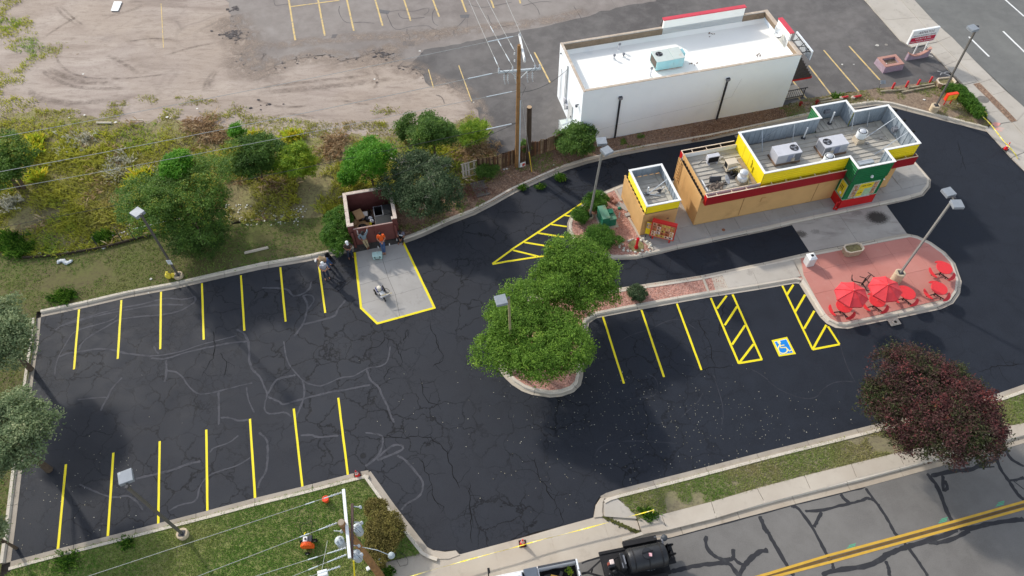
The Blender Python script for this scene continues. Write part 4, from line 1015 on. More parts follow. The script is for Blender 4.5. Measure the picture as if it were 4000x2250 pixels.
# red fascia boxes, open on top
def fascia(u0,u1,vo,vi,inner,endl,endr,nbr):
 s=1 if vi>vo else-1
 b=MB();b.box(u0,u1,min(vo,vo+s*.04),max(vo,vo+s*.04),2.22,3.0);b.build('fascia',REDF,rest)
 b=MB();b.box(u0,u1,min(vo-s*.012,vo+s*.05),max(vo-s*.012,vo+s*.05),3.0,3.03)
 if inner:b.box(u0,u1,min(vi,vi+s*.05),max(vi,vi+s*.05),3.0,3.03)
 if endl:b.box(u0-.01,u0+.04,min(vo,vi),max(vo,vi),3.0,3.032)
 if endr:b.box(u1-.04,u1+.01,min(vo,vi),max(vo,vi),3.0,3.032)
 b.build('fascia_trim',CRM,rest)
 if endl:b=MB();b.box(u0-.03,u0,min(vo,vi),max(vo,vi),2.22,3.0);b.build('fascia_end',REDW,rest)  # end cap redder and brighter than the face, sunlit tone put in its colour
 if endr:b=MB();b.box(u1,u1+.03,min(vo,vi),max(vo,vi),2.22,3.0);b.build('fascia_end',REDW,rest)
 if inner:
  b=MB();b.box(u0,u1,min(vi,vi+s*.03),max(vi,vi+s*.03),2.56,3.0);b.build('fascia_liner',WHITE,rest)
 b=MB();b.box(u0,u1,min(vo+s*.045,vi-s*.01),max(vo+s*.045,vi-s*.01),2.40,2.43);b.build('fascia_floor',M('dusty fascia floor',(110,92,72),.95,var=.3,sc=4),rest)
 for i in range(nbr):
  u=u0+.75+i*1.07
  if u>u1-.2:break
  b=MB();b.bar((u,vo+s*.04,2.97),(u,vi,2.97),.035,.035);b.bar((u-.1,vo+s*.04,2.55),(u,vi-s*.05,2.95),.03);b.bar((u+.1,vo+s*.04,2.55),(u,vi-s*.05,2.95),.03)
  b.build('fascia_bracket',CRM,rest)
fascia(.22,4.2,-.28,.06,True,True,False,4)
fascia(4.2,10.45,-.28,.02,False,False,False,6)
fascia(13.2,15.85,-.28,.02,False,False,True,3)
fascia(.22,4.2,4.34,3.98,True,True,False,4)
b=MB();b.box(.23,4.19,4.29,4.298,2.44,2.99);b.build('fascia_shade_panel',DARKIN,rest);b=MB();b.box(.2,4.2,3.9,3.94,2.6,3.0);b.build('roof_upstand',WHITE,rest)  # dark panel paints in the shade inside the rear fascia
# braces behind the parapet
for(u,v),(u2,v2)in(((5.85,3.3),(5.85,4.02)),((8.4,3.45),(8.4,4.02)),((15.0,3.2),(15.66,3.2)),((15.0,1.3),(15.66,1.3))):
 pass
for p,q in(((5.87,3.1,2.65),(5.95,4.04,3.85)),((5.95,4.0,2.7),(7.3,4.05,3.8)),((8.4,3.5,2.65),(8.42,4.04,3.85)),((13.6,2.6,2.66),(15.7,2.9,3.9)),((13.3,.9,2.66),(15.7,1.35,3.9)),((13.0,3.5,2.66),(13.1,4.05,3.85)),((14.3,3.6,2.66),(14.3,4.05,3.85)),((8.9,.6,2.66),(9.3,.1,3.3)),((9.9,.8,2.66),(9.3,.1,3.3))):
 b=MB();b.bar(p,q,.05,.03);b.build('parapet_brace',STEEL,rest)
b=MB();b.box(11.2,12.3,-.35,-.1,3.3,3.4);b.box(11.2,12.3,-.12,.0,3.05,3.4);b.bar((11.3,-.2,2.55),(11.3,-.2,3.35),.04);b.bar((12.25,-.2,2.55),(12.25,-.2,3.35),.04);b.bar((11.3,-.4,2.8),(12.25,-.4,2.8),.05)
b.build('parapet_frame',STEEL,rest)
for v in(3.5,2.4,1.25):
 b=MB();b.tube([(15.78,v,3.9),(15.98,v,3.98)],.03,6);b.lathe([(.04,0),(.1,.04),(.11,.16)],10,(16.02,v,3.86));b.build('flood_lamp',BLACK,rest)
b=MB();b.box(11.55,11.95,5.1,5.24,3.2,3.5);b.box(15.35,15.7,2.2,2.5,3.1,3.4);b.build('junction_box',MGREY,rest)
b=MB();b.tube([(4.195,1.62,3.0),(4.195,1.62,3.45),(4.195,1.72,3.6)],.03,6);b.tube([(4.195,1.35,2.8),(4.195,1.35,3.3)],.03,6);b.build('conduit',M('yellowed conduit',(196,172,40),.6),rest)
b=MB();b.lathe([(.085,0),(.085,.02),(.03,.03)],12,(2.3,3.93,2.78),0,'y');b.build('round_vent',MGREY,rest)
b=MB();b.box(3.85,4.15,.4,2.9,2.66,2.72);b.build('plank',M('weathered plank',(150,132,112),.9,var=.2),rest)
# ---- machinery on the roof (each can be lifted off)
RZ=RO.z+2.66
def onroof(name,label,cat,u,v,rot=0,group=None,z=RZ):p=ruv(u,v);return thing(name,label,cat,(p.x,p.y,z),FA+rot,group)
def rtu(u,v,fx,label,L=1.78,Wd=1.0,H=.88):
 t=onroof('rooftop_unit',label,'air conditioner',u,v,0,'packaged air conditioners on the restaurant roof')
 b=MB();b.box(-L/2-.06,L/2+.06,-Wd/2-.06,-Wd/2+.04,0,.14);b.box(-L/2-.06,L/2+.06,Wd/2-.04,Wd/2+.06,0,.14);b.box(-L/2-.06,-L/2+.04,-Wd/2,Wd/2,0,.13);b.build('roof_curb',RUST,t)
 b=MB();b.box(-L/2,L/2,-Wd/2,Wd/2,.13,H);b.build('cabinet',LGREY,t,bevel=.015)
 b=MB();b.box(-L/2-.015,L/2+.015,-Wd/2-.015,Wd/2+.015,H,H+.03);b.build('lid',LGREY,t,bevel=.01)
 s=1 if fx>0 else-1
 b=MB();b.box(*sorted((s*(L/2+.006),s*(L/2-.5))),-Wd/2-.006,-Wd/2+.01,.18,H-.06);b.box(*sorted((s*(L/2+.008),s*(L/2-.02))),-Wd/2+.06,Wd/2-.06,.18,H-.06);b.build('coil_louvre',MGREY,t)
 b=MB();b.lathe([(.30,H+.028),(.30,H+.06),(.27,H+.06),(.27,H+.034)],22,(fx,.02,0));b.build('fan_ring',BLACK,t)
 b=MB();b.lathe([(.27,H+.026),(.27,H+.036)],22,(fx,.02,0));b.build('fan_well',DGREY,t)
 f=MB()
 for k in range(3):
  a=k*2.094+.5;c,s2=math.cos(a),math.sin(a);q=[(fx+.04*c-.03*s2,.02+.04*s2+.03*c,H+.05),(fx+.25*c-.1*s2,.02+.25*s2+.1*c,H+.058),(fx+.25*c+.08*s2,.02+.25*s2-.08*c,H+.04),(fx+.04*c+.03*s2,.02+.04*s2-.03*c,H+.045)]
  f.add(q,[(0,1,2,3)])
 f.lathe([(.06,H+.036),(.06,H+.075),(.02,H+.085)],10,(fx,.02,0));f.build('fan_blade',MGREY,t)
 b=MB();b.box(-.1,.28,-Wd/2-.012,-Wd/2,.2,H-.1);b.build('access_panel',M('cool grey panel',(150,154,172),.5,var=.08),t)
 b=MB();b.box(*sorted((s*.2,s*.42)),-Wd/2-.1,-Wd/2-.013,.25,.52);b.build('disconnect_box',BEIGE,t)
 b=MB();b.tube([(s*.3,-Wd/2-.06,.25),(s*.3,-Wd/2-.12,.06),(s*.7,-Wd/2-.14,.03)],.02,6);b.build('conduit',DGREY,t)
 return t
rtu(7.0,2.12,.52,'pale grey rooftop air conditioner nearest the smooth yellow wall')
rtu(10.52,2.08,-.52,'pale grey rooftop air conditioner beside the taller white exhaust duct, fan at its west end')
def fan(u,v,H,r,label,base):
 t=onroof('exhaust_fan',label,'exhaust fan',u,v,0,'upblast exhaust fans on the restaurant roof')
 b=MB();b.box(-r*.9,r*.9,-r*.9,r*.9,0,H*.42);b.build('duct',base,t)
 b=MB();b.lathe([(r*.7,H*.42),(r,H*.5),(r,H),(r*.94,H),(r*.94,H-.06)],24);b.build('housing',WHITE,t,True)
 b=MB();b.lathe([(r*.92,H-.07),(r*.92,H-.04)],24);b.build('fan_throat',BLACK,t)
 b=MB();b.lathe([(r*.68,H-.05),(r*.68,H+.02),(r*.5,H+.06),(r*.05,H+.08)],20);b.build('cap',ALU,t,True)
 for k in range(4):
  a=k*1.5708+.6;b=MB();b.bar((r*.6*math.cos(a),r*.6*math.sin(a),H-.02),(r*.95*math.cos(a),r*.95*math.sin(a),H-.02),.03);b.build('spoke',DGREY,t)
fan(12.88,2.38,1.0,.34,'taller white exhaust duct with a black ringed cap at the east end of the roof',BEIGE)
fan(9.42,.72,1.0,.33,'white exhaust duct with a black ringed cap close behind the front yellow parapet',WHITE)
# low west roof machines
t=onroof('condenser','small grey condenser unit with a black grille on the low west roof','air conditioner',2.02,3.06)
b=MB();b.box(-.43,.43,-.16,.16,.1,.68);b.build('cabinet',LGREY,t,bevel=.01);b=MB();b.box(-.38,.38,-.168,-.155,.14,.62);b.build('grille',BLACK,t)
for x in(-.3,.3):b=MB();b.box(x-.05,x+.05,-.28,.28,0,.1);b.build('foot',LGREY,t)
b=MB();b.tube([(-.43,.0,.3),(-.7,.02,.32),(-.95,-.02,.06),(-1.0,-.05,.02)],.025,6);b.build('hose',BLACK,t)
t=onroof('cooling_unit','square beige cooler housing standing behind the black compressor','air conditioner',2.93,2.12)
b=MB();b.box(-.36,.36,-.28,.28,.06,.78);b.build('cabinet',BEIGE,t,bevel=.015);b=MB();b.box(-.37,-.355,-.2,.2,.3,.7);b.build('grille',BLACK,t)
b=MB();b.box(-.38,.38,-.3,-.22,0,.06);b.box(-.38,.38,.22,.3,0,.06);b.build('skid',DGREY,t)
t=onroof('compressor','open black compressor with a silver tank between the beige housing and steel fan','compressor',2.98,1.5)
b=MB();b.box(-.4,.35,-.3,.3,0,.06);b.build('skid',DGREY,t)
b=MB();b.ball((-.15,.05,.22),(.16,.16,.2),10,7);b.ball((.05,-.12,.18),(.12,.12,.15),10,6);b.tube([(-.3,-.2,.15),(-.1,-.25,.3),(.15,-.2,.25),(.25,.1,.3)],.025,6);b.tube([(-.3,.1,.3),(0,.2,.42),(.2,.1,.2)],.02,6);b.build('pump',BLACK,t,True)
b=MB();b.tube([(-.35,.24,.42),(.3,.3,.46)],.06,10);b.build('tank',ALU,t,True)
t=onroof('mushroom_fan','domed spun steel exhaust fan at the foot of the smooth yellow wall','exhaust fan',3.2,.78)
b=MB();b.box(-.32,.32,-.32,.32,0,.3);b.build('roof_curb',M('grimy curb',(136,126,112),.8,var=.25),t)
b=MB();b.lathe([(.33,.3),(.36,.36),(.36,.6),(.3,.66),(.27,.68)],22);b.build('housing',ALU,t,True)
b=MB();b.lathe([(.27,.68),(.28,.74),(.28,.98),(.2,1.06),(.02,1.08)],20);b.build('cap',ALU,t,True)
def dish(label,p,az,el,r,zrot=0,mat=None,group=None):
 t=thing('satellite_dish',label,'satellite dish',p,az,group)
 b=MB();prof=[(r*k/6,.28*r*(k/6)**2)for k in range(7)];prof=[(max(.005,a),z)for a,z in prof]+[(r*.98,.28*r+.015)]
 b.M=Matrix.Translation((0,0,.35))@Matrix.Rotation(el,4,'Y');b.lathe(prof,20,open_=True)
 o=b.build('reflector',mat or LGREY,t,True);s=o.modifiers.new('thickness','SOLIDIFY');s.thickness=.015
 b=MB();b.tube([(0,0,.35),(0,0,.0)],.02,6);b.box(-.15,.15,-.15,.15,0,.02);b.build('mast',DGREY,t)
 e=Matrix.Rotation(el,4,'Y')@Vector((r*.2,0,r*1.1));b=MB();b.tube([(0,0,.2),(e.x,e.y,e.z+.35)],.012,5);b.ball((e.x,e.y,e.z+.35),.04,6,4);b.build('feed_arm',DGREY,t)
 return t
p=ruv(2.1,.95);dish('round pale satellite dish lying loose on the low west roof',(p.x,p.y,RZ),FA+R(150),R(-50),.33)
t=onroof('satellite_dish','dark folded dish panel lying on its face beside the grey cloth','satellite dish',1.5,1.3,R(-8))
b=MB();b.M=Matrix.Translation((0,0,.2))@Matrix.Rotation(R(62),4,'X');b.box(-.42,.42,-.2,.2,-.02,.02);b.build('panel',DGREY,t,bevel=.02)
b=MB();b.tube([(-.35,0,.1),(-.3,.1,.75)],.015,5);b.bar((-.4,.1,.38),(.45,.08,.33),.05);b.build('arm',MGREY,t)
t=onroof('cloth_heap','crumpled brown grey cloth heap on the low west roof','cloth',1.4,.82)
b=MB()
for i in range(14):
 a=random.uniform(0,6.28);x,y=random.uniform(-.45,.45),random.uniform(-.22,.22);pts=[(x+.22*k*math.cos(a+.3*k)*.5,y+.22*k*math.sin(a+.3*k)*.4,.05+random.uniform(0,.07))for k in range(5)]
 b.tube(pts,[.03,.07,.08,.06,.03],7)
b.ball((0,0,.02),(.55,.3,.07),16,6,0,.12);b.build('fabric',M('dirty cloth',(112,100,90),.95,var=.25,sc=5),t,True)
t=onroof('light_fitting','long white strip light lying loose by the west parapet','light fitting',.66,1.05)
b=MB();b.box(-.05,.05,-.55,.55,.0,.07);b.build('casing',LGREY,t,bevel=.01);b=MB();b.box(-.03,.03,-.5,.5,.071,.085);b.build('tube',WHITE,t)
for i,(u,v,h)in enumerate(((9.32,3.68,1.0),(11.9,4.62,1.05))):
 t=onroof('vent_pipe',('white vent pipe standing behind the two packaged air conditioners','white vent pipe standing in the green rear bay of the roof')[i],'vent pipe',u,v,0,'white vent pipes on the roof')
 b=MB();b.tube([(0,0,0),(0,0,h)],.055,10);b.build('pipe',WHITE,t,True);b=MB();b.lathe([(.18,0),(.16,.05),(.08,.1)],12);b.build('boot',DGREY,t)
t=onroof('vent_pipe','white vent pipe standing inside the green pick-up bay parapet','vent pipe',10.95,-.62,0,'white vent pipes on the roof',RZ-.12)
b=MB();b.tube([(0,0,0),(0,0,.75)],.05,10);b.build('pipe',WHITE,t,True);b=MB();b.lathe([(.14,0),(.12,.05),(.07,.08)],12);b.build('boot',DGREY,t)
for(u,v),l in zip(((2.85,3.25),(10.3,3.55),(13.4,2.0),(14.6,2.25),(12.2,4.75),(5.2,3.4)),['on the low west roof behind the grey condenser','behind the air conditioner near the back parapet','just right of the tall exhaust duct','nearest the pale gutter at the east end','in the rear green bay by the pipe','in the corner behind the first air conditioner']):
 t=onroof('pipe_block','small support block '+l,'block',u,v,random.uniform(-.2,.2),'support blocks on the roof')
 b=MB();b.box(-.1,.1,-.08,.08,0,.14);b.build('block',MAT_conc_g,t,bevel=.01)
# ------------------------------------------------------------------ cooler kiosk west of the restaurant
kio=thing('kiosk','small tan kiosk with a yellow box parapet beside the menu board','kiosk',RO,FA)
b=MB();b.box(-3.95,-1.52,.08,3.8,-.1,2.05);b.build('wall',TAN,kio)
b=MB();b.box(-4.0,-3.955,.04,3.85,-.1,2.1);b.box(-4.04,-3.9,.04,3.85,2.1,2.13);b.build('facade_panel',TAN,kio)
for i in range(9):b=MB();b.box(-3.95,-3.84,.3+i*.4,.45+i*.4,2.13,2.2);b.build('parapet_bracket',DARKIN,kio)
kr=[(-3.84,.1),(-1.55,.1),(-1.55,3.5),(-3.84,3.5)]
b=MB();b.box(-3.82,-1.57,.12,3.48,2.05,2.1);b.build('roof_deck',SEAM,kio);kroof=kio.children[-1]
for i in range(9):
 v0=.2+i*.36;b=MB();b.box(-3.75,-1.95,v0,v0+.32,2.1,2.125);b.box(-3.75,-1.95,v0+.32,v0+.35,2.1,2.17);b.build('roof_panel',ROOFM,kroof)
b=MB();b.box(-1.92,-1.6,.2,3.4,2.1,2.13);b.build('roof_gutter',M('pale gutter pan',(188,182,168),.7),kroof)
parapet(kio,kr,list('YYYY'),2.16,2.88)
for p,q in(((-3.15,1.7,2.14),(-1.62,2.2,2.75)),((-3.15,1.7,2.14),(-3.8,1.95,2.5)),((-3.0,1.65,2.2),(-2.3,1.4,2.16))):
 b=MB();b.bar(p,q,.06,.04);b.build('brace',STEEL,kio)
p=ruv(-3.12,1.75);t=thing('vent_pipe','white vent pipe standing inside the small yellow kiosk parapet','vent pipe',(p.x,p.y,RO.z+2.13),FA,'white vent pipes on the roof')
b=MB();b.tube([(0,0,0),(0,0,.7)],.055,10);b.build('pipe',WHITE,t,True);b=MB();b.lathe([(.17,0),(.14,.05),(.07,.09)],12);b.build('boot',DGREY,t)
p=ruv(-2.25,1.75);t=thing('roof_motor','small loose motor with silver pipes on the kiosk roof','motor',(p.x,p.y,RO.z+2.14),FA)
b=MB();b.ball((0,0,.14),(.16,.12,.13),10,6);b.build('motor',DGREY,t,True);b=MB();b.tube([(-.35,-.15,.04),(-.1,-.1,.1),(.2,.12,.16),(.4,.2,.12)],.03,6);b.ball((.38,.22,.12),.07,8,5);b.build('pipework',ALU,t,True)
b=MB();b.box(-2.2,-2.05,.06,.079,1.2,1.3);b.build('wall_box',RUST,kio)
# ------------------------------------------------------------------ white building
WO=W(2399.8,539.6)
wb=thing('white_building','plain white painted block building with a flat white roof and shingled end','building',WO,FA)
WP=M('white wall paint',(236,242,246),.7,var=.02,sc=.8,stain=(224,230,234),stain_at=(.58,.8))
WR=M('white roof coating',(250,248,240),.7,var=.02,sc=.5,stain=(222,224,222),stain_at=(.6,.8))
CAPC=M('weathered wall cap',(188,172,154),.9,var=.1,sc=2,stain=(214,204,192),stain_at=(.5,.68))
CMU=M('tan block',(136,118,98),.9,var=.14,sc=2);MORT=M('mortar',(160,146,130),.95)
U0,U1,V1,ZT,ZR=-2.88,14.08,5.85,5.0,4.28
b=MB();b.box(U0,U1,0,.2,-.1,ZT);b.box(U0,U0+.2,.2,V1,-.1,ZT);b.box(U1-.2,U1,.2,V1,-.1,ZT);b.box(U0+.2,U1-.2,V1-.2,V1,-.1,ZT);b.build('wall',WP,wb)
b=MB();b.box(U0+.2,U1-.2,.2,V1-.2,ZR-.2,ZR);wroof=b.build('roof',WR,wb)
b=MB();b.hexa([(U0+.2,.2,ZR),(U1-.2,.2,ZR),(U1-.2,.5,ZR),(U0+.2,.5,ZR),(U0+.2,.2,ZR+.12),(U1-.2,.2,ZR+.12),(U1-.2,.22,ZR+.12),(U0+.2,.22,ZR+.12)])
b.hexa([(U0+.2,V1-.55,ZR),(U1-.2,V1-.55,ZR),(U1-.2,V1-.2,ZR),(U0+.2,V1-.2,ZR),(U0+.2,V1-.23,ZR+.2),(U1-.2,V1-.23,ZR+.2),(U1-.2,V1-.2,ZR+.2),(U0+.2,V1-.2,ZR+.2)]);b.build('flashing',WR,wroof)
# cap stones round the wall head
def caps(p,q,n,w=.19):
 p,q=Vector(p),Vector(q)
 for i in range(n):
  a=p.lerp(q,i/n);c=p.lerp(q,(i+1)/n);d=(q-p).normalized();o=Vector((-d.y,d.x))*w/2;e=d*.006
  b=MB();b.prism([tuple(x)for x in(a+e-o,c-e-o,c-e+o,a+e+o)],ZT-.01,ZT+.045+random.uniform(-.004,.004));b.build('cap_stone',CAPC,wb)
caps((U0+.22,.1),(U1-.22,.1),28);caps((U0+.1,-.02),(U0+.1,V1+.02),10);caps((U1-.1,-.02),(U1-.1,1.75),3,.3);caps((U1-.1,3.85),(U1-.1,V1+.02),3,.3);caps((U0+.22,V1-.1),(5.25,V1-.1),13);caps((12.0,V1-.1),(U1-.22,V1-.1),3)
# bare block courses showing inside the back parapet
def blocks(u0,u1,v,s,z0,rows,L=.41,h=.205):
 for r in range(rows):
  x=u0-(L/2 if r%2 else 0)
  while x<u1-.05:
   a,c=max(x,u0)+.006,min(x+L,u1)-.006;x+=L
   if c-a<.05:continue
   b=MB();b.box(a,c,v,v+s,z0+r*h+.006,z0+(r+1)*h-.006);b.build('block',CMU,wbk)
wbk=MB();wbk.box(U0+.2,5.3,V1-.212,V1-.198,ZR+.1,ZT-.01);wbk.box(12.0,U1-.2,V1-.212,V1-.198,ZR+.1,ZT-.01);wbk=wbk.build('block_wall',MORT,wb)
blocks(U0+.2,5.3,V1-.232,.024,ZT-.63,3);blocks(12.0,U1-.2,V1-.232,.024,ZT-.63,3)
b=MB()
for v0,v1 in((.2,1.75),(3.85,5.6)):b.box(U1-.235,U1-.205,v0,v1,ZR+.35,ZT-.012)
b.build('block_wall',CMU,wb)
# raised back parapet with a red cap, and its twin on the east side
RCAP=M('red metal cap',(206,70,84),.5,var=.06);SHN=M('weathered shingle',(74,68,66),.95,var=.3,sc=4)
b=MB();b.prism([(5.3,V1-.2),(12.0,V1-.2),(12.0,V1-.02),(5.3,V1-.02)],ZR,5.68);b.build('raised_parapet',WR,wb)
b=MB();b.box(5.25,12.05,V1-.24,V1+.12,5.68,5.76);b.build('parapet_cap',RCAP,wb)
b=MB();b.box(U1-.2,U1-.02,1.85,3.75,ZR,5.6);b.build('raised_parapet',WR,wb)
b=MB();b.box(U1-.24,U1+.12,1.8,3.8,5.6,5.68);b.build('parapet_cap',RCAP,wb)
# shingled mansard down the east end and behind the raised back parapet
def mansard(p0,p1,z0,z1,run,out,rows,L,nm='shingle'):
 p0,p1,out=Vector((*p0,0)),Vector((*p1,0)),Vector((*out,0));n=round((p1-p0).length/L)
 root=MB();a=[p0+Vector((0,0,z1)),p1+Vector((0,0,z1)),p1+out*run+Vector((0,0,z0)),p0+out*run+Vector((0,0,z0))]
 root.hexa([tuple(x)for x in(p0+Vector((0,0,z0)),p0+out*run+Vector((0,0,z0)),p1+out*run+Vector((0,0,z0)),p1+Vector((0,0,z0)),p0+Vector((0,0,z1)),p0+out*.03+Vector((0,0,z1)),p1+out*.03+Vector((0,0,z1)),p1+Vector((0,0,z1)))])
 root=root.build('mansard',SHN,wb)
 sl=Vector((0,0,z0-z1))+out*run;nn=sl.cross(p1-p0).normalized();nn=nn if nn.z>0 else-nn
 for r in range(rows):
  for i in range(n):
   x0=p0.lerp(p1,(i+(.5 if r%2 else 0))/n);x1=p0.lerp(p1,min(1,(i+1+(.5 if r%2 else 0))/n-.008))
   if(x1-x0).length<.04:continue
   t0,t1=r/rows,(r+1.15)/rows;j=random.uniform(.0,.012)
   A=x0+Vector((0,0,z1))+sl*t0+nn*.006;B=x1+Vector((0,0,z1))+sl*t0+nn*.006;C=x1+Vector((0,0,z1))+sl*min(1.02,t1)+nn*(.035+j);D=x0+Vector((0,0,z1))+sl*min(1.02,t1)+nn*(.035+j)
   b=MB();b.hexa([tuple(v)for v in(A-nn*.01,B-nn*.01,C-nn*.025,D-nn*.025,A,B,C,D)]);b.build(nm,SHN,root)
 b=MB();q0,q1=p0+out*(run+.01),p1+out*(run+.01);b.hexa([tuple(v)for v in(q0+Vector((0,0,z0-.14)),q0+out*.04+Vector((0,0,z0-.14)),q1+out*.04+Vector((0,0,z0-.14)),q1+Vector((0,0,z0-.14)),q0+Vector((0,0,z0+.02)),q0+out*.04+Vector((0,0,z0+.02)),q1+out*.04+Vector((0,0,z0+.02)),q1+Vector((0,0,z0+.02)))]);b.build('mansard_trim',REDW,wb)
mansard((U1+.01,.05),(U1+.01,3.9),2.7,4.75,1.6,(1,0),10,.34)
# the sloped end of the mansard facing south
b=MB();b.add([(U1+.01,.045,2.7),(U1+1.6,.045,2.7),(U1+.04,.045,4.75)],[(0,1,2)]);b.build('mansard_end',SHN,wb)
for r in range(7):
 z0=2.72+r*.28;w=1.6*(1-(z0+.1-2.7)/2.05)
 k=max(1,int(w/.17));
 for i in range(k):
  b=MB();b.box(U1+.015+w*i/k,U1+.015+w*(i+1)/k-.01,.0,.04,z0,z0+.27);b.build('shingle',SHN,wb)
b=MB();b.box(U1+.0,U1+1.66,.0,.05,2.55,2.7);b.build('mansard_trim',REDW,wb)
mansard((12.0,V1+.0),(5.3,V1+.0),4.2,5.6,.75,(0,1),5,.6)
# sign board on brackets over the east mansard
b=MB();b.M=Matrix.Translation((U1+1.4,0,0));b.hexa([(0,.7,3.75),(.1,.7,3.75),(.1,3.3,3.75),(0,3.3,3.75),(0,.7,4.55),(.1,.7,4.55),(.1,3.3,4.55),(0,3.3,4.55)]);b.build('end_board',WP,wb)
b=MB()
for v in(.9,1.6,2.4):b.bar((U1+.1,v,4.5),(U1+1.4,v,4.4),.04);b.bar((U1+.5,v,4.0),(U1+1.4,v+.3,4.45),.03)
b.bar((U1+1.36,.8,4.4),(U1+1.36,3.2,4.4),.04);b.build('board_bracket',BLACK,wb)
# downspouts with hoppers, crack, west wall services
for u in(.0,8.42):
 b=MB();b.box(u-.14,u+.14,-.2,-.003,3.85,4.05);b.box(u-.09,u+.09,-.16,-.004,3.78,3.85);h=b.build('rain_hopper',MGREY,wb,bevel=.01)
 b=MB();b.box(u-.11,u+.11,-.17,-.03,4.051,4.056);b.build('hopper_mouth',BLACK,h)
 b=MB();b.box(u-.055,u+.055,-.12,-.01,0.0,3.8);b.build('downspout',M('black downspout',(40,42,48),.5,var=.1),wb)
b=MB();pts=[(U0+.2,-.003,.95),(-.5,-.003,1.25),(2,-.003,1.5),(5,-.003,1.7),(8.4,-.003,1.95),(9.2,-.003,2.1),(9.6,-.003,3.7)]
b.tube(pts,.008,4);b.build('wall_crack',M('hairline crack grey',(168,172,174),.9),wb)  # grey hairline crack along the wall
WS=M('painted conduit',(196,198,198),.6)
b=MB();b.tube([(U0-.06,3.6,4.6),(U0-.06,3.6,1.4),(U0-.06,3.6,.5)],.05,8);b.tube([(U0-.06,3.9,3.9),(U0-.06,3.9,.6)],.03,6);b.tube([(U0-.06,5.0,3.3),(U0-.06,5.0,.4)],.025,6);b.build('conduit',WS,wb)
b=MB();b.box(U0-.2,U0-.003,3.4,3.7,1.2,1.65);b.box(U0-.16,U0-.003,3.0,3.3,1.0,1.35);b.build('meter_box',LGREY,wb)
b=MB();b.box(U0-.06,U0-.003,1.9,2.9,0,2.1);dr=b.build('door',WS,wb);b=MB();b.box(U0-.1,U0-.062,2.05,2.12,.95,1.1);b.build('handle',DGREY,dr)
b=MB();b.lathe([(.05,-.0),(.1,-.04),(.1,-.2)],10,(U0-.16,.75,3.3));b.box(U0-.16,U0-.003,.72,.78,3.25,3.31);b.ball((U0-.08,5.3,4.5),.07,8,5);b.build('wall_lamp',MGREY,wb)
# east porch step and railing
b=MB();b.box(U1+.0,U1+2.3,.8,2.2,-.05,.14);st=b.build('porch_step',MAT_conc_w,wb)
rail=MB();rail.bar((U1+.02,.72,.95),(U1+2.3,.72,1.0),.05);rail.bar((U1+.02,.72,.2),(U1+2.2,.72,.25),.04)
rail=rail.build('railing',BLACK,wb)
for k in range(12):x=U1+.15+k*.18;b=MB();b.bar((x,.72,.22),(x,.72,.97),.022);b.build('baluster',BLACK,rail)
for x in(U1+.1,U1+2.1):b=MB();b.bar((x,.72,-.05),(x,.72,1.0),.045);b.build('rail_post',BLACK,rail)
# roof things
def onw(name,label,cat,u,v,rot=0,z=ZR,group=None):p=WO+FU*u+FV*v;return thing(name,label,cat,(p.x,p.y,z),FA+rot,group)
t=onw('rooftop_unit','weathered teal packaged air conditioner on the white roof','air conditioner',4.35,2.3)
TEAL=M('faded teal metal',(150,196,200),.6,var=.06,sc=1.5,stain=(176,190,184));TTOP=M('rain stained lid',(196,204,198),.7,var=.06,sc=1.6,stain=(192,158,122),stain_at=(.55,.75))
b=MB();b.box(-1.0,1.05,-.55,-.45,0,.12);b.box(-1.0,1.05,.45,.55,0,.12);b.build('roof_curb',RUST,t)
b=MB();b.box(-1.05,.25,-.65,.65,.12,.88);b.box(.26,1.1,-.65,.65,.12,.9);b.build('cabinet',TEAL,t,bevel=.015)
b=MB();b.box(-1.07,.25,-.67,.67,.88,.91);b.box(.26,1.12,-.67,.67,.9,.935);b.build('lid',TTOP,t,bevel=.01)
b=MB();b.box(1.12,1.42,-.05,.55,.3,.8);b.build('hood',TEAL,t,bevel=.01)
b=MB();b.box(-1.06,-1.04,-.55,.55,.2,.82);b.build('coil_louvre',M('dark coil',(92,84,76),.8),t)
b=MB();b.lathe([(.27,.905),(.27,.93),(.24,.93),(.24,.912)],20,(-.6,.2,0));b.build('fan_ring',DGREY,t);b=MB();b.lathe([(.24,.905),(.24,.914)],20,(-.6,.2,0));b.build('fan_well',BLACK,t)
b=MB()
for k in range(3):
 a=k*2.09;b.add([(-.6+.03*math.cos(a),.2+.03*math.sin(a),.925),(-.6+.22*math.cos(a-.3),.2+.22*math.sin(a-.3),.93),(-.6+.22*math.cos(a+.3),.2+.22*math.sin(a+.3),.918)],[(0,1,2)])
b.build('fan_blade',MGREY,t)
for i,(u,v,h,l)in enumerate(((1.52,4.85,.55,'tallest grey vent stack on the white roof near its back parapet'),(.8,3.9,.35,'short double vent pipe nearest the west end of the white roof'),(1.58,4.0,.25,'shortest black vent stub between two taller roof vents'),(2.72,1.25,.75,'leaning grey flue pipe beside the teal roof unit'))):
 t=onw('vent_pipe',l,'vent pipe',u,v,0,ZR,'vents on the white roof')
 b=MB();b.tube([(0,0,0),(0.02,0,h)],.06 if i!=2 else .04,10);b.build('pipe',LGREY if i!=2 else DGREY,t,True)
 b=MB();b.lathe([(.09,h-.06),(.1,h-.02),(.1,h+.06),(.02,h+.09)],10,(.02,0,0));b.build('cap',MGREY,t);b=MB();b.lathe([(.16,0),(.14,.04),(.07,.07)],12);b.build('boot',WR,t)
p=WO+FU*13.6+FV*2.75;dish('white satellite dish mounted inside the east raised parapet',(p.x,p.y,4.75),FA+R(200),R(55),.33,0,WHITE)
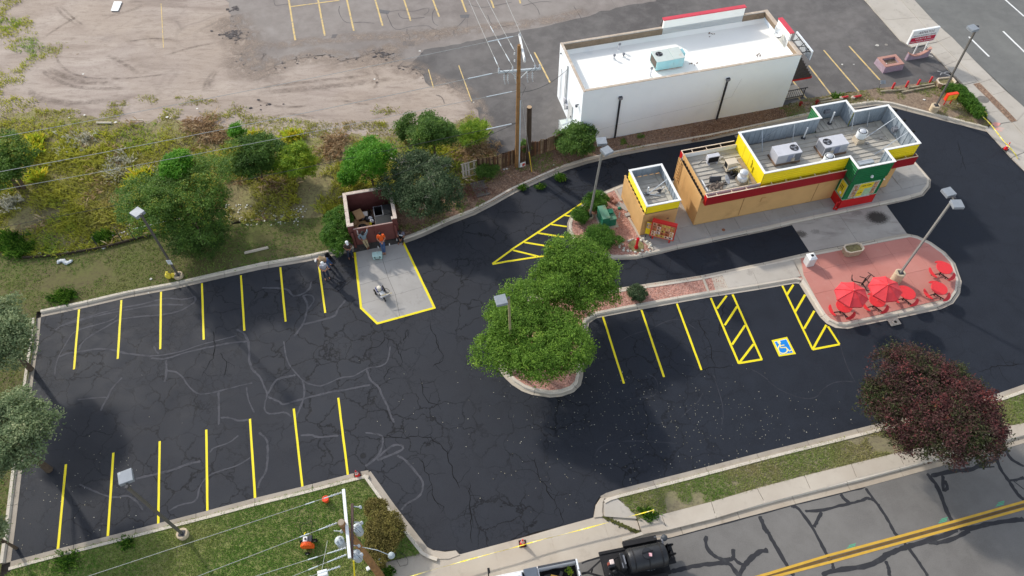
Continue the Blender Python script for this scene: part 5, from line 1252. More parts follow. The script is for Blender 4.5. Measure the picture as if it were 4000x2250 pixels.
for u,v in((6.3,1.9),(11.5,1.6),(9.3,5.0)):
 t=onw('roof_debris',('small pile of debris beside the teal unit on the white roof','scrap of debris near the front edge of the white roof','scattered scraps under the raised back parapet')[(6.3,11.5,9.3).index(u)],'debris',u,v)
 b=MB()
 for i in range(7):b.ball((random.gauss(0,.2),random.gauss(0,.12),.02),(.06,.04,.03),5,3,0,.3)
 b.build('scraps',RUST,t)['kind']='stuff'
# ------------------------------------------------------------------ lamp posts
LPOLE=M('bronze lamp pole',(96,92,86),.6,var=.1);LPOLE_L=M('grey lamp pole',(136,134,128),.6,var=.1);LHEAD=M('lamp housing',(140,146,152),.5,.1,var=.08,sc=4,stain=(190,194,196),stain_at=(.64,.75));LHSIDE=M('lamp housing side',(112,116,120),.5)
LBASE=M('cast lamp footing',(196,178,150),.9,var=.1,sc=3,stain=(170,150,124))
def lamp_post(label,base,topxy,z,heads,fr=.3,fh=.5,mat=None,z0=.1,hs=.62):
 """heads: list of (direction angle, arm length)"""
 t=thing('lamp_post',label,'lamp post',(base[0],base[1],z0),0,'lamp posts of the restaurant lot')
 dx,dy=topxy[0]-base[0],topxy[1]-base[1];h=z-z0
 b=MB();b.lathe([(fr,-.15),(fr,fh-.03),(fr-.03,fh)],24);b.build('footing',LBASE,t,True)
 b=MB();b.box(-.15,.15,-.15,.15,fh,fh+.04);b.build('base_plate',DGREY,t)
 m=mat or LPOLE
 b=MB();b.bar((0,0,fh+.02),(dx,dy,h),.12,.12,up=(.97,.24,0));b.build('pole',m,t,bevel=.01)
 b=MB();b.box(dx-.07,dx+.07,dy-.07,dy+.07,h-.02,h+.04);b.build('pole_cap',DGREY,t)
 for a,L in heads:
  c,s=math.cos(a),math.sin(a)
  b=MB();b.bar((dx,dy,h-.12),(dx+c*(L+.1),dy+s*(L+.1),h-.08),.07,.07);b.build('arm',m,t)
  hb=MB();hb.M=Matrix.Translation((dx+c*(L+hs/2),dy+s*(L+hs/2),h-.12))@Matrix.Rotation(a,4,'Z');q=hs/2
  hb.hexa([(-q,-q,-.06),(q,-q,-.02),(q,q,-.02),(-q,q,-.06),(-q,-q,.16),(q,-q,.16),(q,q,.16),(-q,q,.16)]);hd=hb.build('lamp_head',LHEAD,t,bevel=.012)
  hb=MB();hb.M=Matrix.Translation((dx+c*(L+hs/2),dy+s*(L+hs/2),h-.12))@Matrix.Rotation(a,4,'Z');hb.box(-q+.06,q-.06,-q+.06,q-.06,-.075,-.03);hb.build('lens',M('lamp lens',(200,204,204),.25),hd)
 return t
def towards(a,b):d=W(*b,7)-W(*a,7);return math.atan2(d.y,d.x)
bl=W(699,1080,.1);lpl=lamp_post('dark lamp post with a small white notice, on the upper lawn at the left',bl,W(551,839,6.9),6.9,[(towards((551,839),(524,822)),.05)],.31,.22)
b=MB();d=(W(551,839,6.9)-bl)/6.8;q=d*1.75;b.box(q.x-.15,q.x+.15,q.y-.085,q.y-.07,1.62,2.05);o=b.build('notice',WHITE,lpl)
b=MB();
for k in range(5):b.box(q.x-.11,q.x+.11-.03*(k%2),q.y-.0875,q.y-.0855,1.70+k*.06,1.715+k*.06)
b.build('notice_print',M('blue grey print',(120,140,170),.7),o)
bb=W(718,2090,.1);lamp_post('dark lamp post on a round footing in the lower lawn',bb,W(495,1902,7.0),7.0,[(towards((495,1902),(488,1850)),.22)],.3,.3)
bp=W(3497,1095,.14);lamp_post('twin headed lamp post standing on the red patio',bp,W(3728,772,7.3),7.3,[(towards((3728,772),(3700,742)),.18),(towards((3728,772),(3752,820)),.18)],.33,.85,LPOLE_L,.14)
br=W(3645,432,.11);lamp_post('tall lamp post with one head beside the small orange sign',br,W(3819,103,7.2),7.2,[(towards((3819,103),(3780,114)),.1)],.34,.55)
bd=W(2303,850,.12);lamp_post('twin headed lamp post among the round shrubs by the green transformer',bd,W(2356,572,6.7),6.7,[(towards((2350,575),(2340,535)),.2),(towards((2350,575),(2374,600)),.1)],.28,.25,LPOLE_L)
bt=W(1999,1438,.12);lamp_post('lamp post rising out of the lower tree in the island',bt,W(1987,1164,7.0),7.0,[(towards((1987,1164),(1940,1175)),.12)],.3,.3,M('olive lamp pole',(146,136,104),.6))
# ------------------------------------------------------------------ signs
# street sign with its planter wall
RW=M('mauve brick face',(160,140,152),.9,var=.12,sc=5,stain=(178,162,170));RC=M('pink wall cap',(176,132,120),.9,var=.1,sc=4)
sgp=W(3561,223.6)
sg=thing('street_sign','two post shop sign reading ARMATOS above a curved brick wall','sign',sgp,FA)
b=MB();b.box(-1.18,1.27,-.1,.1,1.5,2.78);bd_=b.build('cabinet',WHITE,sg,bevel=.015)
b=MB();b.box(-1.08,1.19,-.112,-.102,1.56,2.1);b.build('red_panel',M('sign red',(188,28,66),.5),bd_)
b=MB();b.box(-1.08,1.19,-.112,-.102,2.11,2.68);b.build('white_panel',WHITE,bd_)
TXD=M('sign dark lettering',(96,76,84),.6)
text('ARMATOS',.30,TXD,bd_,(.1,-.116,2.52),(R(90),0,0),sx=1.05);text('WATCH & JEWELRY REPAIR',.17,TXD,bd_,(.06,-.116,2.24),(R(90),0,0))
text('WE BUY & SELL',.22,WHITE,bd_,(.06,-.116,1.94),(R(90),0,0));text('GOLD, WATCHES, & DIAMONDS',.15,WHITE,bd_,(.06,-.116,1.69),(R(90),0,0))
for x in(0,.93):b=MB();b.tube([(x,0,0),(x,0,1.5)],.05,10);b.build('post',WHITE,sg,True)
# curved wall: scooped top, cap course of separate bricks
wl=thing('brick_wall','low mauve brick wall with a scooped top under the shop sign','wall',sgp,FA)
prof=[]
for i in range(21):
 x=-.75+2.05*i/20;prof.append((x,.30+.55*((x-.15)/1.0)**2*(.85 if x<.15 else .75)))
b=MB()
for(x0,h0),(x1,h1)in zip(prof[:-1],prof[1:]):
 b.hexa([(x0,-.33,0),(x1,-.33,0),(x1,-.10,0),(x0,-.10,0),(x0,-.33,h0),(x1,-.33,h1),(x1,-.10,h1),(x0,-.10,h0)])
b.build('wall_face',RW,wl)
for(x0,h0),(x1,h1)in zip(prof[:-1],prof[1:]):
 b=MB();b.hexa([(x0+.006,-.35,h0),(x1-.006,-.35,h1),(x1-.006,-.08,h1),(x0+.006,-.08,h0),(x0+.006,-.35,h0+.07),(x1-.006,-.35,h1+.07),(x1-.006,-.08,h1+.07),(x0+.006,-.08,h0+.07)]);b.build('brick',RC,wl)
pl_=W(3448.6,285.4)
pb=thing('brick_planter','square mauve brick planter with bare soil beside the shop sign','planter',pl_,FA)
b=MB()
for x0,x1,y0,y1 in((0,1.72,0,.26),(0,1.72,1.05,1.31),(0,.26,.26,1.05),(1.46,1.72,.26,1.05)):
 s=.05;b.hexa([(x0-s*(x0==0),y0-s*(y0==0),0),(x1+s*(x1==1.72),y0-s*(y0==0),0),(x1+s*(x1==1.72),y1+s*(y1==1.31),0),(x0-s*(x0==0),y1+s*(y1==1.31),0),(x0,y0,.55),(x1,y0,.55),(x1,y1,.55),(x0,y1,.55)])
b.build('wall_face',RW,pb)
for k in range(8):
 for y in(0,1.05):b=MB();b.box(k*.215+.005,k*.215+.21,y,y+.26,.555,.62);b.build('brick',RC,pb)
for k in range(4):
 for x in(0,1.46):b=MB();b.box(x,x+.26,.265+k*.196,.265+k*.196+.19,.555,.62);b.build('brick',RC,pb)
b=MB();b.box(.26,1.46,.26,1.05,.0,.40);b.build('soil',MAT_bare,pb)
b=MB();b.ball((.45,.6,.42),(.1,.06,.04),6,4,0,.3);b.build('litter_scrap',WHITE,pb)
# little orange directional sign
s=lambda x,y,z=0:W(3400+x/4.262,280+y/4.262,z)
ss=thing('direction_sign','small orange edged yellow sign on two short posts by the hedge','sign',s(1265,545,.115),R(12))
b=MB();b.box(-.45,.48,-.14,.14,.5,1.1);cab=b.build('cabinet',M('orange sign case',(238,66,34),.5,var=.04),ss,bevel=.02)
b=MB();b.box(-.40,.43,-.152,-.142,.55,1.05);b.build('face',M('yellow sign face',(226,190,58),.5,var=.1,sc=3),cab)
b=MB();b.box(-.05,.12,-.158,-.154,.8,.9);b.box(.0,.4,-.158,-.154,.6,.66);b.build('face_print',M('olive print',(130,130,60),.6),cab)
for x in(-.25,.28):b=MB();b.tube([(x,0,0),(x,0,.5)],.04,8);b.build('post',REDW,ss)
# bollards, planter, timbers by the corner bed
RB=M('red bollard paint',(196,52,56),.6,var=.12,sc=4,stain=(150,40,44));zz=lambda x,y,z=0:W(3400+x/4.5275,80+y/4.5275,z)
bl_lab=['leftmost red bollard in the row of four beside the corner bed','second red bollard from the left in the corner row','third red bollard from the left in the corner row','red bollard nearest the concrete planter at the corner']
first=None
for i,(x,y)in enumerate(((380,1215),(620,1185),(822,1158),(1040,1108))):
 p=zz(x,y,.05)
 if first is None:
  first=thing('bollard',bl_lab[0],'bollard',p,0,'red bollards by the corner');b=MB();b.lathe([(.085,-.05),(.085,.6),(.06,.64),(.01,.66)],12);b.build('post',RB,first,True);b=MB();b.lathe([(.13,-.02),(.12,.03),(.09,.04)],12);b.build('collar',MAT_conc_w,first)
 else:
  c=copy_tree(first);c.location=p;c['label']=bl_lab[i];c.rotation_euler=(random.uniform(-.05,.05),random.uniform(-.05,.05),0)
for i,(p,q)in enumerate((((3285,385),(3302,380)),((3332,383),(3352,377)))):
 t=thing('fallen_bollard',('fallen red bollard lying left of the other in the corner bed','fallen red bollard lying closer to the row of standing ones')[i],'bollard',W(*p,.14),0,'fallen red bollards');d=W(*q,.2)-W(*p,.14)
 b=MB();b.tube([(0,0,.08),(d.x*1.6,d.y*1.6,.1)],.085,12);b.build('post',RB,t,True);b=MB();b.lathe([(.16,-.04),(.15,.12),(.1,.14)],12);b.build('footing',MAT_conc_w,t)
for i,p in enumerate(((3125,412),(3188,406))):
 t=thing('valve_post',('rusty red hydrant stub by the end of the black porch railing','rusty red hydrant stub by the short timbers east of the porch')[i],'hydrant',W(*p,.12),0,'rusty red stubs');b=MB();b.lathe([(.09,0),(.09,.3),(.12,.32),(.12,.36),(.05,.42)],10);b.tube([(-.16,0,.24),(.16,0,.24)],.05,8);b.build('body',M('rusty red',(140,48,40),.8,var=.25),t,True)
CONCT=M('weathered timber',(150,140,118),.9,var=.2,sc=4)
for i,(a,c,l)in enumerate(((zz(165,1285),zz(610,1255),'straight grey landscape timber lying under the two left bollards'),(zz(650,1225),zz(1105,1150),'weathered timber lying under the two right bollards'),(zz(530,1300),zz(1120,1190),'longest front timber lying along the corner bed'),(W(3200,400),W(3245,390),'short pale timber on the litter bed east of the porch'),(W(3200,408),W(3290,394),'thin pale timber behind the green parapet'))):
 d=c-a;t=thing('timber',l,'timber',(a.x,a.y,.13),math.atan2(d.y,d.x),'landscape timbers');b=MB();b.box(0,d.length,-.07,.07,-.02,.11+.01*(i%2));b.build('beam',CONCT,t,bevel=.012)
def oct_planter(label,p,rot,L=1.35,D=.75,h=.55,group='slatted concrete planters'):
 t=thing('planter',label,'planter',p,rot,group);PM=M('exposed aggregate planter',(176,156,132),.95,var=.15,sc=8,bump=.3)
 out=[(-L/2,-D*.28),(-L*.34,-D/2),(L*.34,-D/2),(L/2,-D*.28),(L/2,D*.28),(L*.34,D/2),(-L*.34,D/2),(-L/2,D*.28)]
 n=8;b=MB();vo=[(x,y)for x,y in out];
 for i in range(n):
  p0,p1=Vector(vo[i]),Vector(vo[(i+1)%n]);q0,q1=p0*.84,p1*.84;f=.86
  b.hexa([(p0.x*f,p0.y*f,0),(p1.x*f,p1.y*f,0),(q1.x*f,q1.y*f,0),(q0.x*f,q0.y*f,0),(p0.x,p0.y,h),(p1.x,p1.y,h),(q1.x,q1.y,h),(q0.x,q0.y,h)])
 b.build('rim',M('pale planter rim',(206,190,168),.9,var=.06),t)
 for i in range(n):
  p0,p1=Vector(vo[i]),Vector(vo[(i+1)%n]);k=max(2,round((p1-p0).length/.1))
  for j in range(k):
   a,c=p0.lerp(p1,j/k),p0.lerp(p1,(j+.82)/k);f,g=.875,1.012
   b=MB();b.hexa([(a.x*f,a.y*f,.01),(c.x*f,c.y*f,.01),(c.x*.84,c.y*.84,.01),(a.x*.84,a.y*.84,.01),(a.x*g,a.y*g,h-.06),(c.x*g,c.y*g,h-.06),(c.x*.97,c.y*.97,h-.06),(a.x*.97,a.y*.97,h-.06)]);b.build('slat',PM,t)
 b=MB();b.prism([(x*.83,y*.83)for x,y in out],h*.4,h*.78);b.build('soil',MAT_weedsoil,t);return t
p=W(3336,966,.145);oct_planter('slatted eight sided planter on the red patio near the trash bin',(22.95,31.05,.145),R(12))
oct_planter('slatted eight sided planter at the street corner under the lamp post',zz(1295,1150,.08),R(8),1.5,.85,.5)
# floodlight on the ground near the bed
t=thing('ground_light','small two headed grey floodlight on a bent stalk beside the bed','floodlight',zz(150,1215,.05),0)
b=MB();b.tube([(0,0,0),(-.02,.1,.35),(.12,.1,.6)],.015,6);b.build('stalk',DGREY,t);b=MB();b.M=Matrix.Translation((.12,.1,.62))@Matrix.Rotation(.6,4,'X');b.box(-.2,-.02,-.15,.15,-.03,.03);b.box(.02,.2,-.15,.15,-.03,.03);b.build('head',LHEAD,t)
# ------------------------------------------------------------------ patio furniture
RT=M('red coated table',(216,54,58),.5,var=.06,sc=5);RU=M('red umbrella canvas',(214,64,70),.75,var=.05,sc=2,stain=(226,92,96),stain_at=(.5,.75));FRAME=M('dark table frame',(46,38,36),.6)
def picnic(label,x,y,rot):
 t=thing('picnic_table',label,'table',(x,y,.145),rot,'round red picnic tables on the patio')
 b=MB();b.lathe([(.50,.74),(.51,.75),(.51,.775),(.50,.785)],28);b.build('tabletop',RT,t,True)
 b=MB();b.tube([(0,0,0.02),(0,0,.74)],.045,8);b.build('pedestal',FRAME,t)
 for s in(0,1,2):
  a0=s*2.094+math.pi;ro,ri=.86,.64;n=8;span=.62;b=MB();vs=[]
  for i in range(n+1):
   a=a0-span+2*span*i/n;e=math.sin(math.pi*i/n)**.35;rm=(ro+ri)/2;hw=(ro-ri)/2*max(.25,e)
   for r,z in((rm+hw,.45),(rm-hw,.45),(rm-hw,.41),(rm+hw,.41)):vs.append((r*math.cos(a),r*math.sin(a),z))
  fs=[(i*4+j,i*4+(j+1)%4,i*4+4+(j+1)%4,i*4+4+j)for i in range(n)for j in range(4)]+[(3,2,1,0),(n*4,n*4+1,n*4+2,n*4+3)]
  b.add(vs,fs);b.build('seat',RT,t,bevel=.008)
  b=MB();c,q=math.cos(a0),math.sin(a0);b.bar((0,0,.16),(c*.62,q*.62,.14),.05);b.bar((c*.62,q*.62,.14),(c*.78,q*.78,.42),.05);b.bar((c*.35,q*.35,.15),(c*.45,q*.45,.0),.04);b.build('seat_frame',FRAME,t)
 return t
TBL=[(20.87,26.15,'round red picnic table under the left umbrella'),(23.07,26.55,'round red picnic table under the right umbrella'),(25.15,27.1,'round red picnic table directly right of the right umbrella'),(27.3,27.45,'round red picnic table at the lower right end of the patio'),(28.22,29.1,'round red picnic table farthest back at the patio end')]
for i,(x,y,l)in enumerate(TBL):picnic(l,x,y,R(8+(i*7)%12))
def umbrella(label,x,y,r=1.02,top=2.42,low=2.02,rot=0):
 t=thing('patio_umbrella',label,'umbrella',(x,y,.145),rot,'red umbrellas over the patio tables')
 n=8;P=[(r*math.cos(2*math.pi*k/n+.39),r*math.sin(2*math.pi*k/n+.39))for k in range(n)]
 for k in range(n):
  a,c=P[k],P[(k+1)%n];b=MB();m=((a[0]+c[0])/2*.985,(a[1]+c[1])/2*.985)
  b.add([(0,0,top),(a[0],a[1],low),(m[0],m[1],low-.015),(c[0],c[1],low),(a[0],a[1],low-.1),(m[0],m[1],low-.115),(c[0],c[1],low-.1),(a[0]*.5,a[1]*.5,(top+low)/2+.035),(c[0]*.5,c[1]*.5,(top+low)/2+.035)],[(0,7,8),(7,1,2),(7,2,8),(8,2,3),(1,4,5,2),(2,5,6,3)])
  o=b.build('canopy_panel',RU,t);s=o.modifiers.new('thickness','SOLIDIFY');s.thickness=.012
  b=MB();b.tube([(0,0,top+.008),(a[0]*.5,a[1]*.5,(top+low)/2+.05),(a[0],a[1],low+.012)],.012,5);b.build('rib',RT,t)
 b=MB();b.tube([(0,0,-.0),(0,0,top+.05)],.022,8);b.ball((0,0,top+.06),.04,8,5);b.build('pole',M('pink pole',(214,120,116),.5),t)
 return t
umbrella('left red umbrella over the patio table nearest the hatched stall',20.87,26.15)
umbrella('right red umbrella, beside the lamp post footing',23.07,26.55,rot=.1)
t=thing('table_frame','bare black table frame without its tops on the patio','table frame',(22.9,28.35,.145),.3)
b=MB();b.tube([(0,0,0),(0,0,.7)],.05,8)
for s in range(3):
 a=s*2.094+.4;c,q=math.cos(a),math.sin(a);b.bar((0,0,.16),(c*.62,q*.62,.14),.05);b.bar((c*.62,q*.62,.14),(c*.78,q*.78,.42),.05);b.bar((c*.78-q*.25,q*.78+c*.25,.43),(c*.78+q*.25,q*.78-c*.25,.43),.05,.02)
 b.bar((0,0,.7),(c*.4,q*.4,.72),.05,.02)
b.build('frame',FRAME,t)
t=thing('trash_bin','square white trash bin with a dark square opening on the patio','trash bin',(19.82,30.12,.145),R(13));TB=M('white bin panels',(206,206,204),.6,var=.06,sc=3)
b=MB();b.box(-.26,.26,-.26,.26,0,.78);b.build('body',TB,t,bevel=.015);b=MB();b.hexa([(-.29,-.29,.78),(.29,-.29,.78),(.29,.29,.78),(-.29,.29,.78),(-.14,-.14,.9),(.14,-.14,.9),(.14,.14,.9),(-.14,.14,.9)]);b.build('lid',WHITE,t,bevel=.01)
b=MB();b.box(-.1,.1,-.1,.1,.9,.906);b.build('opening',BLACK,t)
# ------------------------------------------------------------------ island things
q=lambda x,y,z=0:T('21',x,y,z)
gt=thing('transformer','dark green steel transformer cabinet with a lower box on its side','transformer',(6.28,33.38,.12),FA);GT=M('green enamel',(34,112,86),.5,var=.08,sc=1.5,stain=(96,124,88),stain_at=(.58,.75));GTOP=M('faded green lid',(92,136,112),.6,var=.1,sc=2,stain=(140,134,96),stain_at=(.52,.7))
b=MB();b.box(-.1,1.2,-.15,1.35,-.1,.05);b.build('plinth',MAT_conc_w,gt)
b=MB();b.box(-.0,.52,0,1.2,.05,.98);b.build('cabinet',GT,gt,bevel=.02);b=MB();b.box(-.02,.54,-.02,1.22,.98,1.02);b.build('lid',GTOP,gt,bevel=.01)
b=MB();b.box(.53,1.02,.02,.95,.05,.72);b.build('side_box',GT,gt,bevel=.02);b=MB();b.box(.535,1.04,.0,.97,.72,.76);b.build('lid',GTOP,gt,bevel=.01);b=MB();b.box(.545,.93,.5,.9,.765,.9);b.build('top_box',GT,gt,bevel=.01)
b=MB();b.box(-.02,-.003,.5,.58,.4,.55);b.build('handle',DGREY,gt)
hp=T('21',1248,1110,.12);t=thing('hydrant','slim bright red hydrant post ringed by white stones','hydrant',hp,FA)
b=MB();b.box(-.11,.11,-.09,.09,0,.28);b.build('base',REDW,t,bevel=.015);b=MB();b.box(-.075,.075,-.06,.06,.28,1.0);b.box(-.09,.09,-.08,.08,.92,1.08);b.build('post',M('bright red enamel',(214,28,40),.4),t,bevel=.015)
rk=None;RC_=T('21',1250,1085,.12);RKM=M('white painted stone',(212,208,194),.8,var=.1,sc=6)
rlab='white stone in the ring round the red hydrant'
for i in range(26):
 a=2*math.pi*i/26;p=RC_+Vector((1.12*math.cos(a),.62*math.sin(a),0))+Vector((random.gauss(0,.06),random.gauss(0,.05),0))
 if i%3==0:p=p*.85+RC_*.15
 b=MB();b.ball((0,0,.05),(.1,.085,.08),8,5,0,.2);o=b.build('stone',RKM,None,True);o.location=p;o.rotation_euler=(0,0,random.uniform(0,6));o.scale=(random.uniform(.7,1.2),)*3;tag(o,rlab,'stone','white stones round the hydrant')
b=MB();b.lathe([(.55,.12),(.5,.165),(.02,.17)],18,(RC_.x,RC_.y,0));b.build('planted_mound',MAT_weedsoil)['kind']='structure'
for i,(x,y,r,l)in enumerate(((985,620,.3,'large reddish boulder by the walk of the mulch bed'),(1030,650,.22,'smaller reddish boulder in front of the large one'))):
 b=MB();b.ball((0,0,.12),(r,r*.8,r*.75),9,6,0,.16);o=b.build('boulder',M('red sandstone',(160,116,100),.95,var=.15,sc=3),None,True);o.location=q(x,y,.12);tag(o,l,'boulder','boulders in the mulch bed')
for i,(p,s,l)in enumerate(((q(1115,690,.12),(.5,.22,.04),'grey concrete splash slab at the foot of the kiosk wall'),(q(1165,775,.12),(.2,.15,.08),'broken concrete lump beside the kiosk wall'),(q(1080,775,.12),(.28,.05,.03),'short pale board scrap on the mulch'))):
 b=MB();b.box(-s[0],s[0],-s[1],s[1],0,s[2]*1.5);o=b.build('concrete_scrap',MAT_conc_g,None,bevel=.01);o.location=p;o.rotation_euler=(0,0,FA-.9+i);tag(o,l,'debris','scraps by the kiosk')
b=MB();b.lathe([(.13,0),(.13,.1),(.1,.13),(.02,.14)],12);o=b.build('valve_cover',GT,None,True);o.location=q(1080,710,.12);tag(o,'small green valve cover in the mulch by the kiosk','valve cover')
# menu board and its yellow card
md=math.atan2(31.86-32.4,10.95-9.39);mb_=thing('menu_board','big red drive-through menu board covered in food panels','menu board',(9.40,32.40,.15),md);MR=M('menu board red',(206,44,40),.5,var=.05)
b=MB();b.box(0,1.66,.0,.28,.35,1.9);cab=b.build('cabinet',MR,mb_,bevel=.02)
b=MB();b.box(.06,1.6,-.015,-.003,.42,1.78);b.build('face',M('menu face',(206,120,92),.4,var=.1,sc=2),cab)
for x in(.25,1.4):b=MB();b.bar((x,.14,0),(x,.14,.36),.1);b.build('post',MR,mb_)
pc_=[(232,206,176),(222,178,140),(236,220,196),(214,190,90),(196,110,60),(226,226,222),(170,120,90)]
for c in range(5):
 for r in range(5):
  x0=.1+c*.3;z0=.48+r*.26;k=(c*3+r*2)%7 if c!=2 else 3+(r%2)
  b=MB();b.box(x0,x0+.26,-.024,-.017,z0,z0+.22);pn=b.build('menu_panel',M('menu panel %d'%k,pc_[k],.5,var=.12,sc=8),cab)
  b=MB();b.lathe([(.075,0),(.07,.01)],10,(x0+.1,-.034,z0+.13),0,'y');b.box(x0+.18,x0+.25,-.028,-.025,z0+.05,z0+.075);b.box(x0+.02,x0+.2,-.028,-.025,z0+.02,z0+.04);b.build('menu_print',M('menu food %d'%((k+r)%3),[(150,92,56),(206,160,90),(120,60,40)][(k+r)%3],.6,var=.4,sc=16),cab)
yc=thing('promo_card','small yellow promotion card with a food photo beside the menu board','sign',ruv(-3.72,-.12,.15),md)
b=MB();b.box(0,.56,0,.06,.35,1.5);cc=b.build('panel',M('promo yellow',(234,206,30),.5),yc,bevel=.01);b=MB();b.box(.02,.54,-.01,-.003,.95,1.46);b.build('photo',M('promo photo',(190,170,150),.5,var=.3,sc=6,stain=(110,72,44),stain_at=(.5,.62)),cc)
b=MB();b.lathe([(.17,0),(.15,.012)],16,(.28,-.022,1.2),0,'y');b.build('photo_dish',M('promo dish',(214,168,96),.6,var=.3,sc=14),cc)
for x in(.1,.46):b=MB();b.bar((x,.03,0),(x,.03,.36),.05);b.build('post',DGREY,yc)
b=MB();b.lathe([(.12,.0),(.12,.012),(.07,.012),(.07,.004)],14);o=b.build('drain_cover',M('rusty drain ring',(146,96,70),.8));o.location=T('21',2128,922,.152);tag(o,'rusty round drain cover in the walk below the red fascia','drain cover')
def proj(p):
 v=Vector(p)-Vector((0,0,CAM_H));fw=Vector((0,math.sin(TILT),-math.cos(TILT)));up=Vector((0,math.cos(TILT),math.sin(TILT)))
 d=v.dot(fw);x,y=v.x/d,-v.dot(up)/d;c,s=math.cos(ROLL),math.sin(ROLL)
 return 2000+FPX*(x*c-y*s),1125+FPX*(x*s+y*c)
def hz(base,px,py):
 return min((i*.02 for i in range(700)),key=lambda z:(proj((base.x,base.y,z))[1]-py)**2+.2*(proj((base.x,base.y,z))[0]-px)**2)
WOODP=M('creosoted pole',(150,112,70),.9,var=.2,sc=3,stain=(112,84,58),stain_at=(.5,.7));GALVP=M('galvanised arm',(196,204,208),.5,.1,var=.06);INSU=M('porcelain insulator',(190,194,196),.3,var=.06);WIRE=M('aluminium wire',(170,172,168),.5,var=.05);CABLE=M('black cable',(60,60,60),.7);BROWNARM=M('brown timber arm',(92,74,68),.9,var=.15)
def insulator(b,p,h=.28,r=.07):
 p=Vector(p)
 b.lathe([(r*.3,0),(r,h*.15),(r*.45,h*.3),(r,h*.45),(r*.45,h*.6),(r,h*.75),(r*.3,h)],8,tuple(p))
# pole by the fence
b1=W(2019,655,0);p1=thing('utility_pole','tall brown utility pole with galvanised crossarms beside the wooden fence','utility pole',b1,0)
top1=W(2028,176,10.6)-b1
b=MB();b.tube([(0,0,-.2),(top1.x*.5,top1.y*.5,5.3),(top1.x,top1.y,10.6)],[.17,.145,.115],14);b.build('pole',WOODP,p1,True)
b=MB();b.bar((.17,-.1,0),(top1.x*.6+.16,top1.y*.6-.08,6.3),.09,.06);b.build('conduit',GALVP,p1)
za=hz(b1,2027,280);aL=W(1946,282,za)-b1;aR=W(2113,268,za)-b1
b=MB();b.bar(aL,aR,.11,.13);b.build('crossarm',GALVP,p1)
mm=top1*(za/10.6);b=MB();b.bar(aL.lerp(aR,.28),mm+Vector((0,0,-.75)),.04);b.bar(aL.lerp(aR,.72),mm+Vector((0,0,-.75)),.04);b.build('arm_brace',GALVP,p1)
aF=W(2029,137,10.3)-b1;aN=W(2050,240,10.3)-b1
b=MB();b.bar(aF,aN,.12,.14);b.build('crossarm',WHITE,p1)
ins1=[aL.lerp(aR,k)for k in(.02,.34,.86,.97)]
for q in ins1:b=MB();insulator(b,q+Vector((0,0,.07)));b.build('insulator',INSU,p1,True)
for q in(aN.lerp(aF,.02),aN.lerp(aF,.95),mm+Vector((-.25,.3,.4)),mm+Vector((-.25,.35,.9))):b=MB();insulator(b,q+Vector((0,0,.07)),.2,.06);b.build('insulator',INSU,p1,True)
for k in(.14,.22,.40,.68,.8):
 q=aL.lerp(aR,k)+Vector((0,-.1,-.62));b=MB();insulator(b,q,.5,.06);b.tube([q+Vector((0,0,-.02)),q+Vector((.05,0,-.3))],.03,6);b.build('fuse_cutout',INSU,p1,True)
b=MB()
for k,e in((.14,.34),(.22,.02),(.68,.86),(.8,.97)):
 q=aL.lerp(aR,k)+Vector((0,-.1,-.2));r_=aL.lerp(aR,e)+Vector((0,0,.3));b.tube([q,q.lerp(r_,.5)+Vector((.05,-.1,.1)),r_],.012,4)
b.tube([mm+Vector((.2,0,-1)),mm+Vector((.5,0,-1.3)),mm+Vector((.15,0,-2.2))],.012,4);b.build('jumper_wire',CABLE,p1)
stub=thing('utility_pole','short cut off dark pole stub standing beside the taller pole','utility pole',W(2064,640,0),0)
b=MB();b.tube([(0,0,-.2),(0,0,5.4)],[.2,.175],14);b.build('pole',M('dark old pole',(70,58,48),.95,var=.2),stub,True);b=MB();b.lathe([(.172,5.40),(.172,5.41)],14);b.build('cut_top',M('sawn wood',(176,150,120),.9),stub)
# pole in the lower lawn
b2=W(1493,2258,0);p2=thing('utility_pole','brown utility pole with a transformer bank over the lower lawn','utility pole',b2,0);top2=W(1332,2040,9.2)-b2
b=MB();b.tube([(0,0,-.2),(top2.x*.5,top2.y*.5,4.6),(top2.x,top2.y,9.2)],[.19,.165,.14],14);b.build('pole',WOODP,p2,True)
b=MB();b.lathe([(.135,0),(.135,.012)],14,(top2.x,top2.y,9.2));b.build('cut_top',M('weathered pole top',(150,136,118),.95,var=.2),p2)
wa,wbb=W(1342,1912,8.9)-b2,W(1366,2180,8.9)-b2;ba,bb2=W(1376,1968,8.75)-b2,W(1375,2180,8.75)-b2
b=MB();b.bar(wa,wbb,.12,.12);b.build('crossarm',WHITE,p2);b=MB();b.bar(ba,bb2,.10,.12);b.build('crossarm',BROWNARM,p2)
CAN=M('transformer grey',(168,178,182),.4,var=.08,sc=3,stain=(146,156,160))
for(x,y)in((1326,2112),(1395,2062),(1391,2165)):
 q=W(x,y,7.9)-b2;b=MB();b.lathe([(.17,q.z-.65),(.185,q.z-.6),(.185,q.z-.04),(.2,q.z-.03),(.2,q.z+.02),(.1,q.z+.06),(.02,q.z+.07)],20,(q.x,q.y,0));cn=b.build('transformer_can',CAN,p2,True)
 b=MB();insulator(b,(q.x+.05,q.y+.05,q.z+.05),.24,.055);b.ball((q.x-.08,q.y-.06,q.z+.08),.05,8,5);b.build('bushing',INSU,cn,True)
for(x,y,z)in((1408,1981,8.6),(1413,2042,8.6),(1413,2166,8.6),(1334,2076,8.4),(1402,2132,8.2)):
 q=W(x,y,z)-b2;b=MB();insulator(b,q+Vector((0,0,-.1)),.22,.06);b.tube([q,q+Vector((-.3,0,.1))],.025,6);b.build('fuse_cutout',INSU,p2,True)
b=MB()
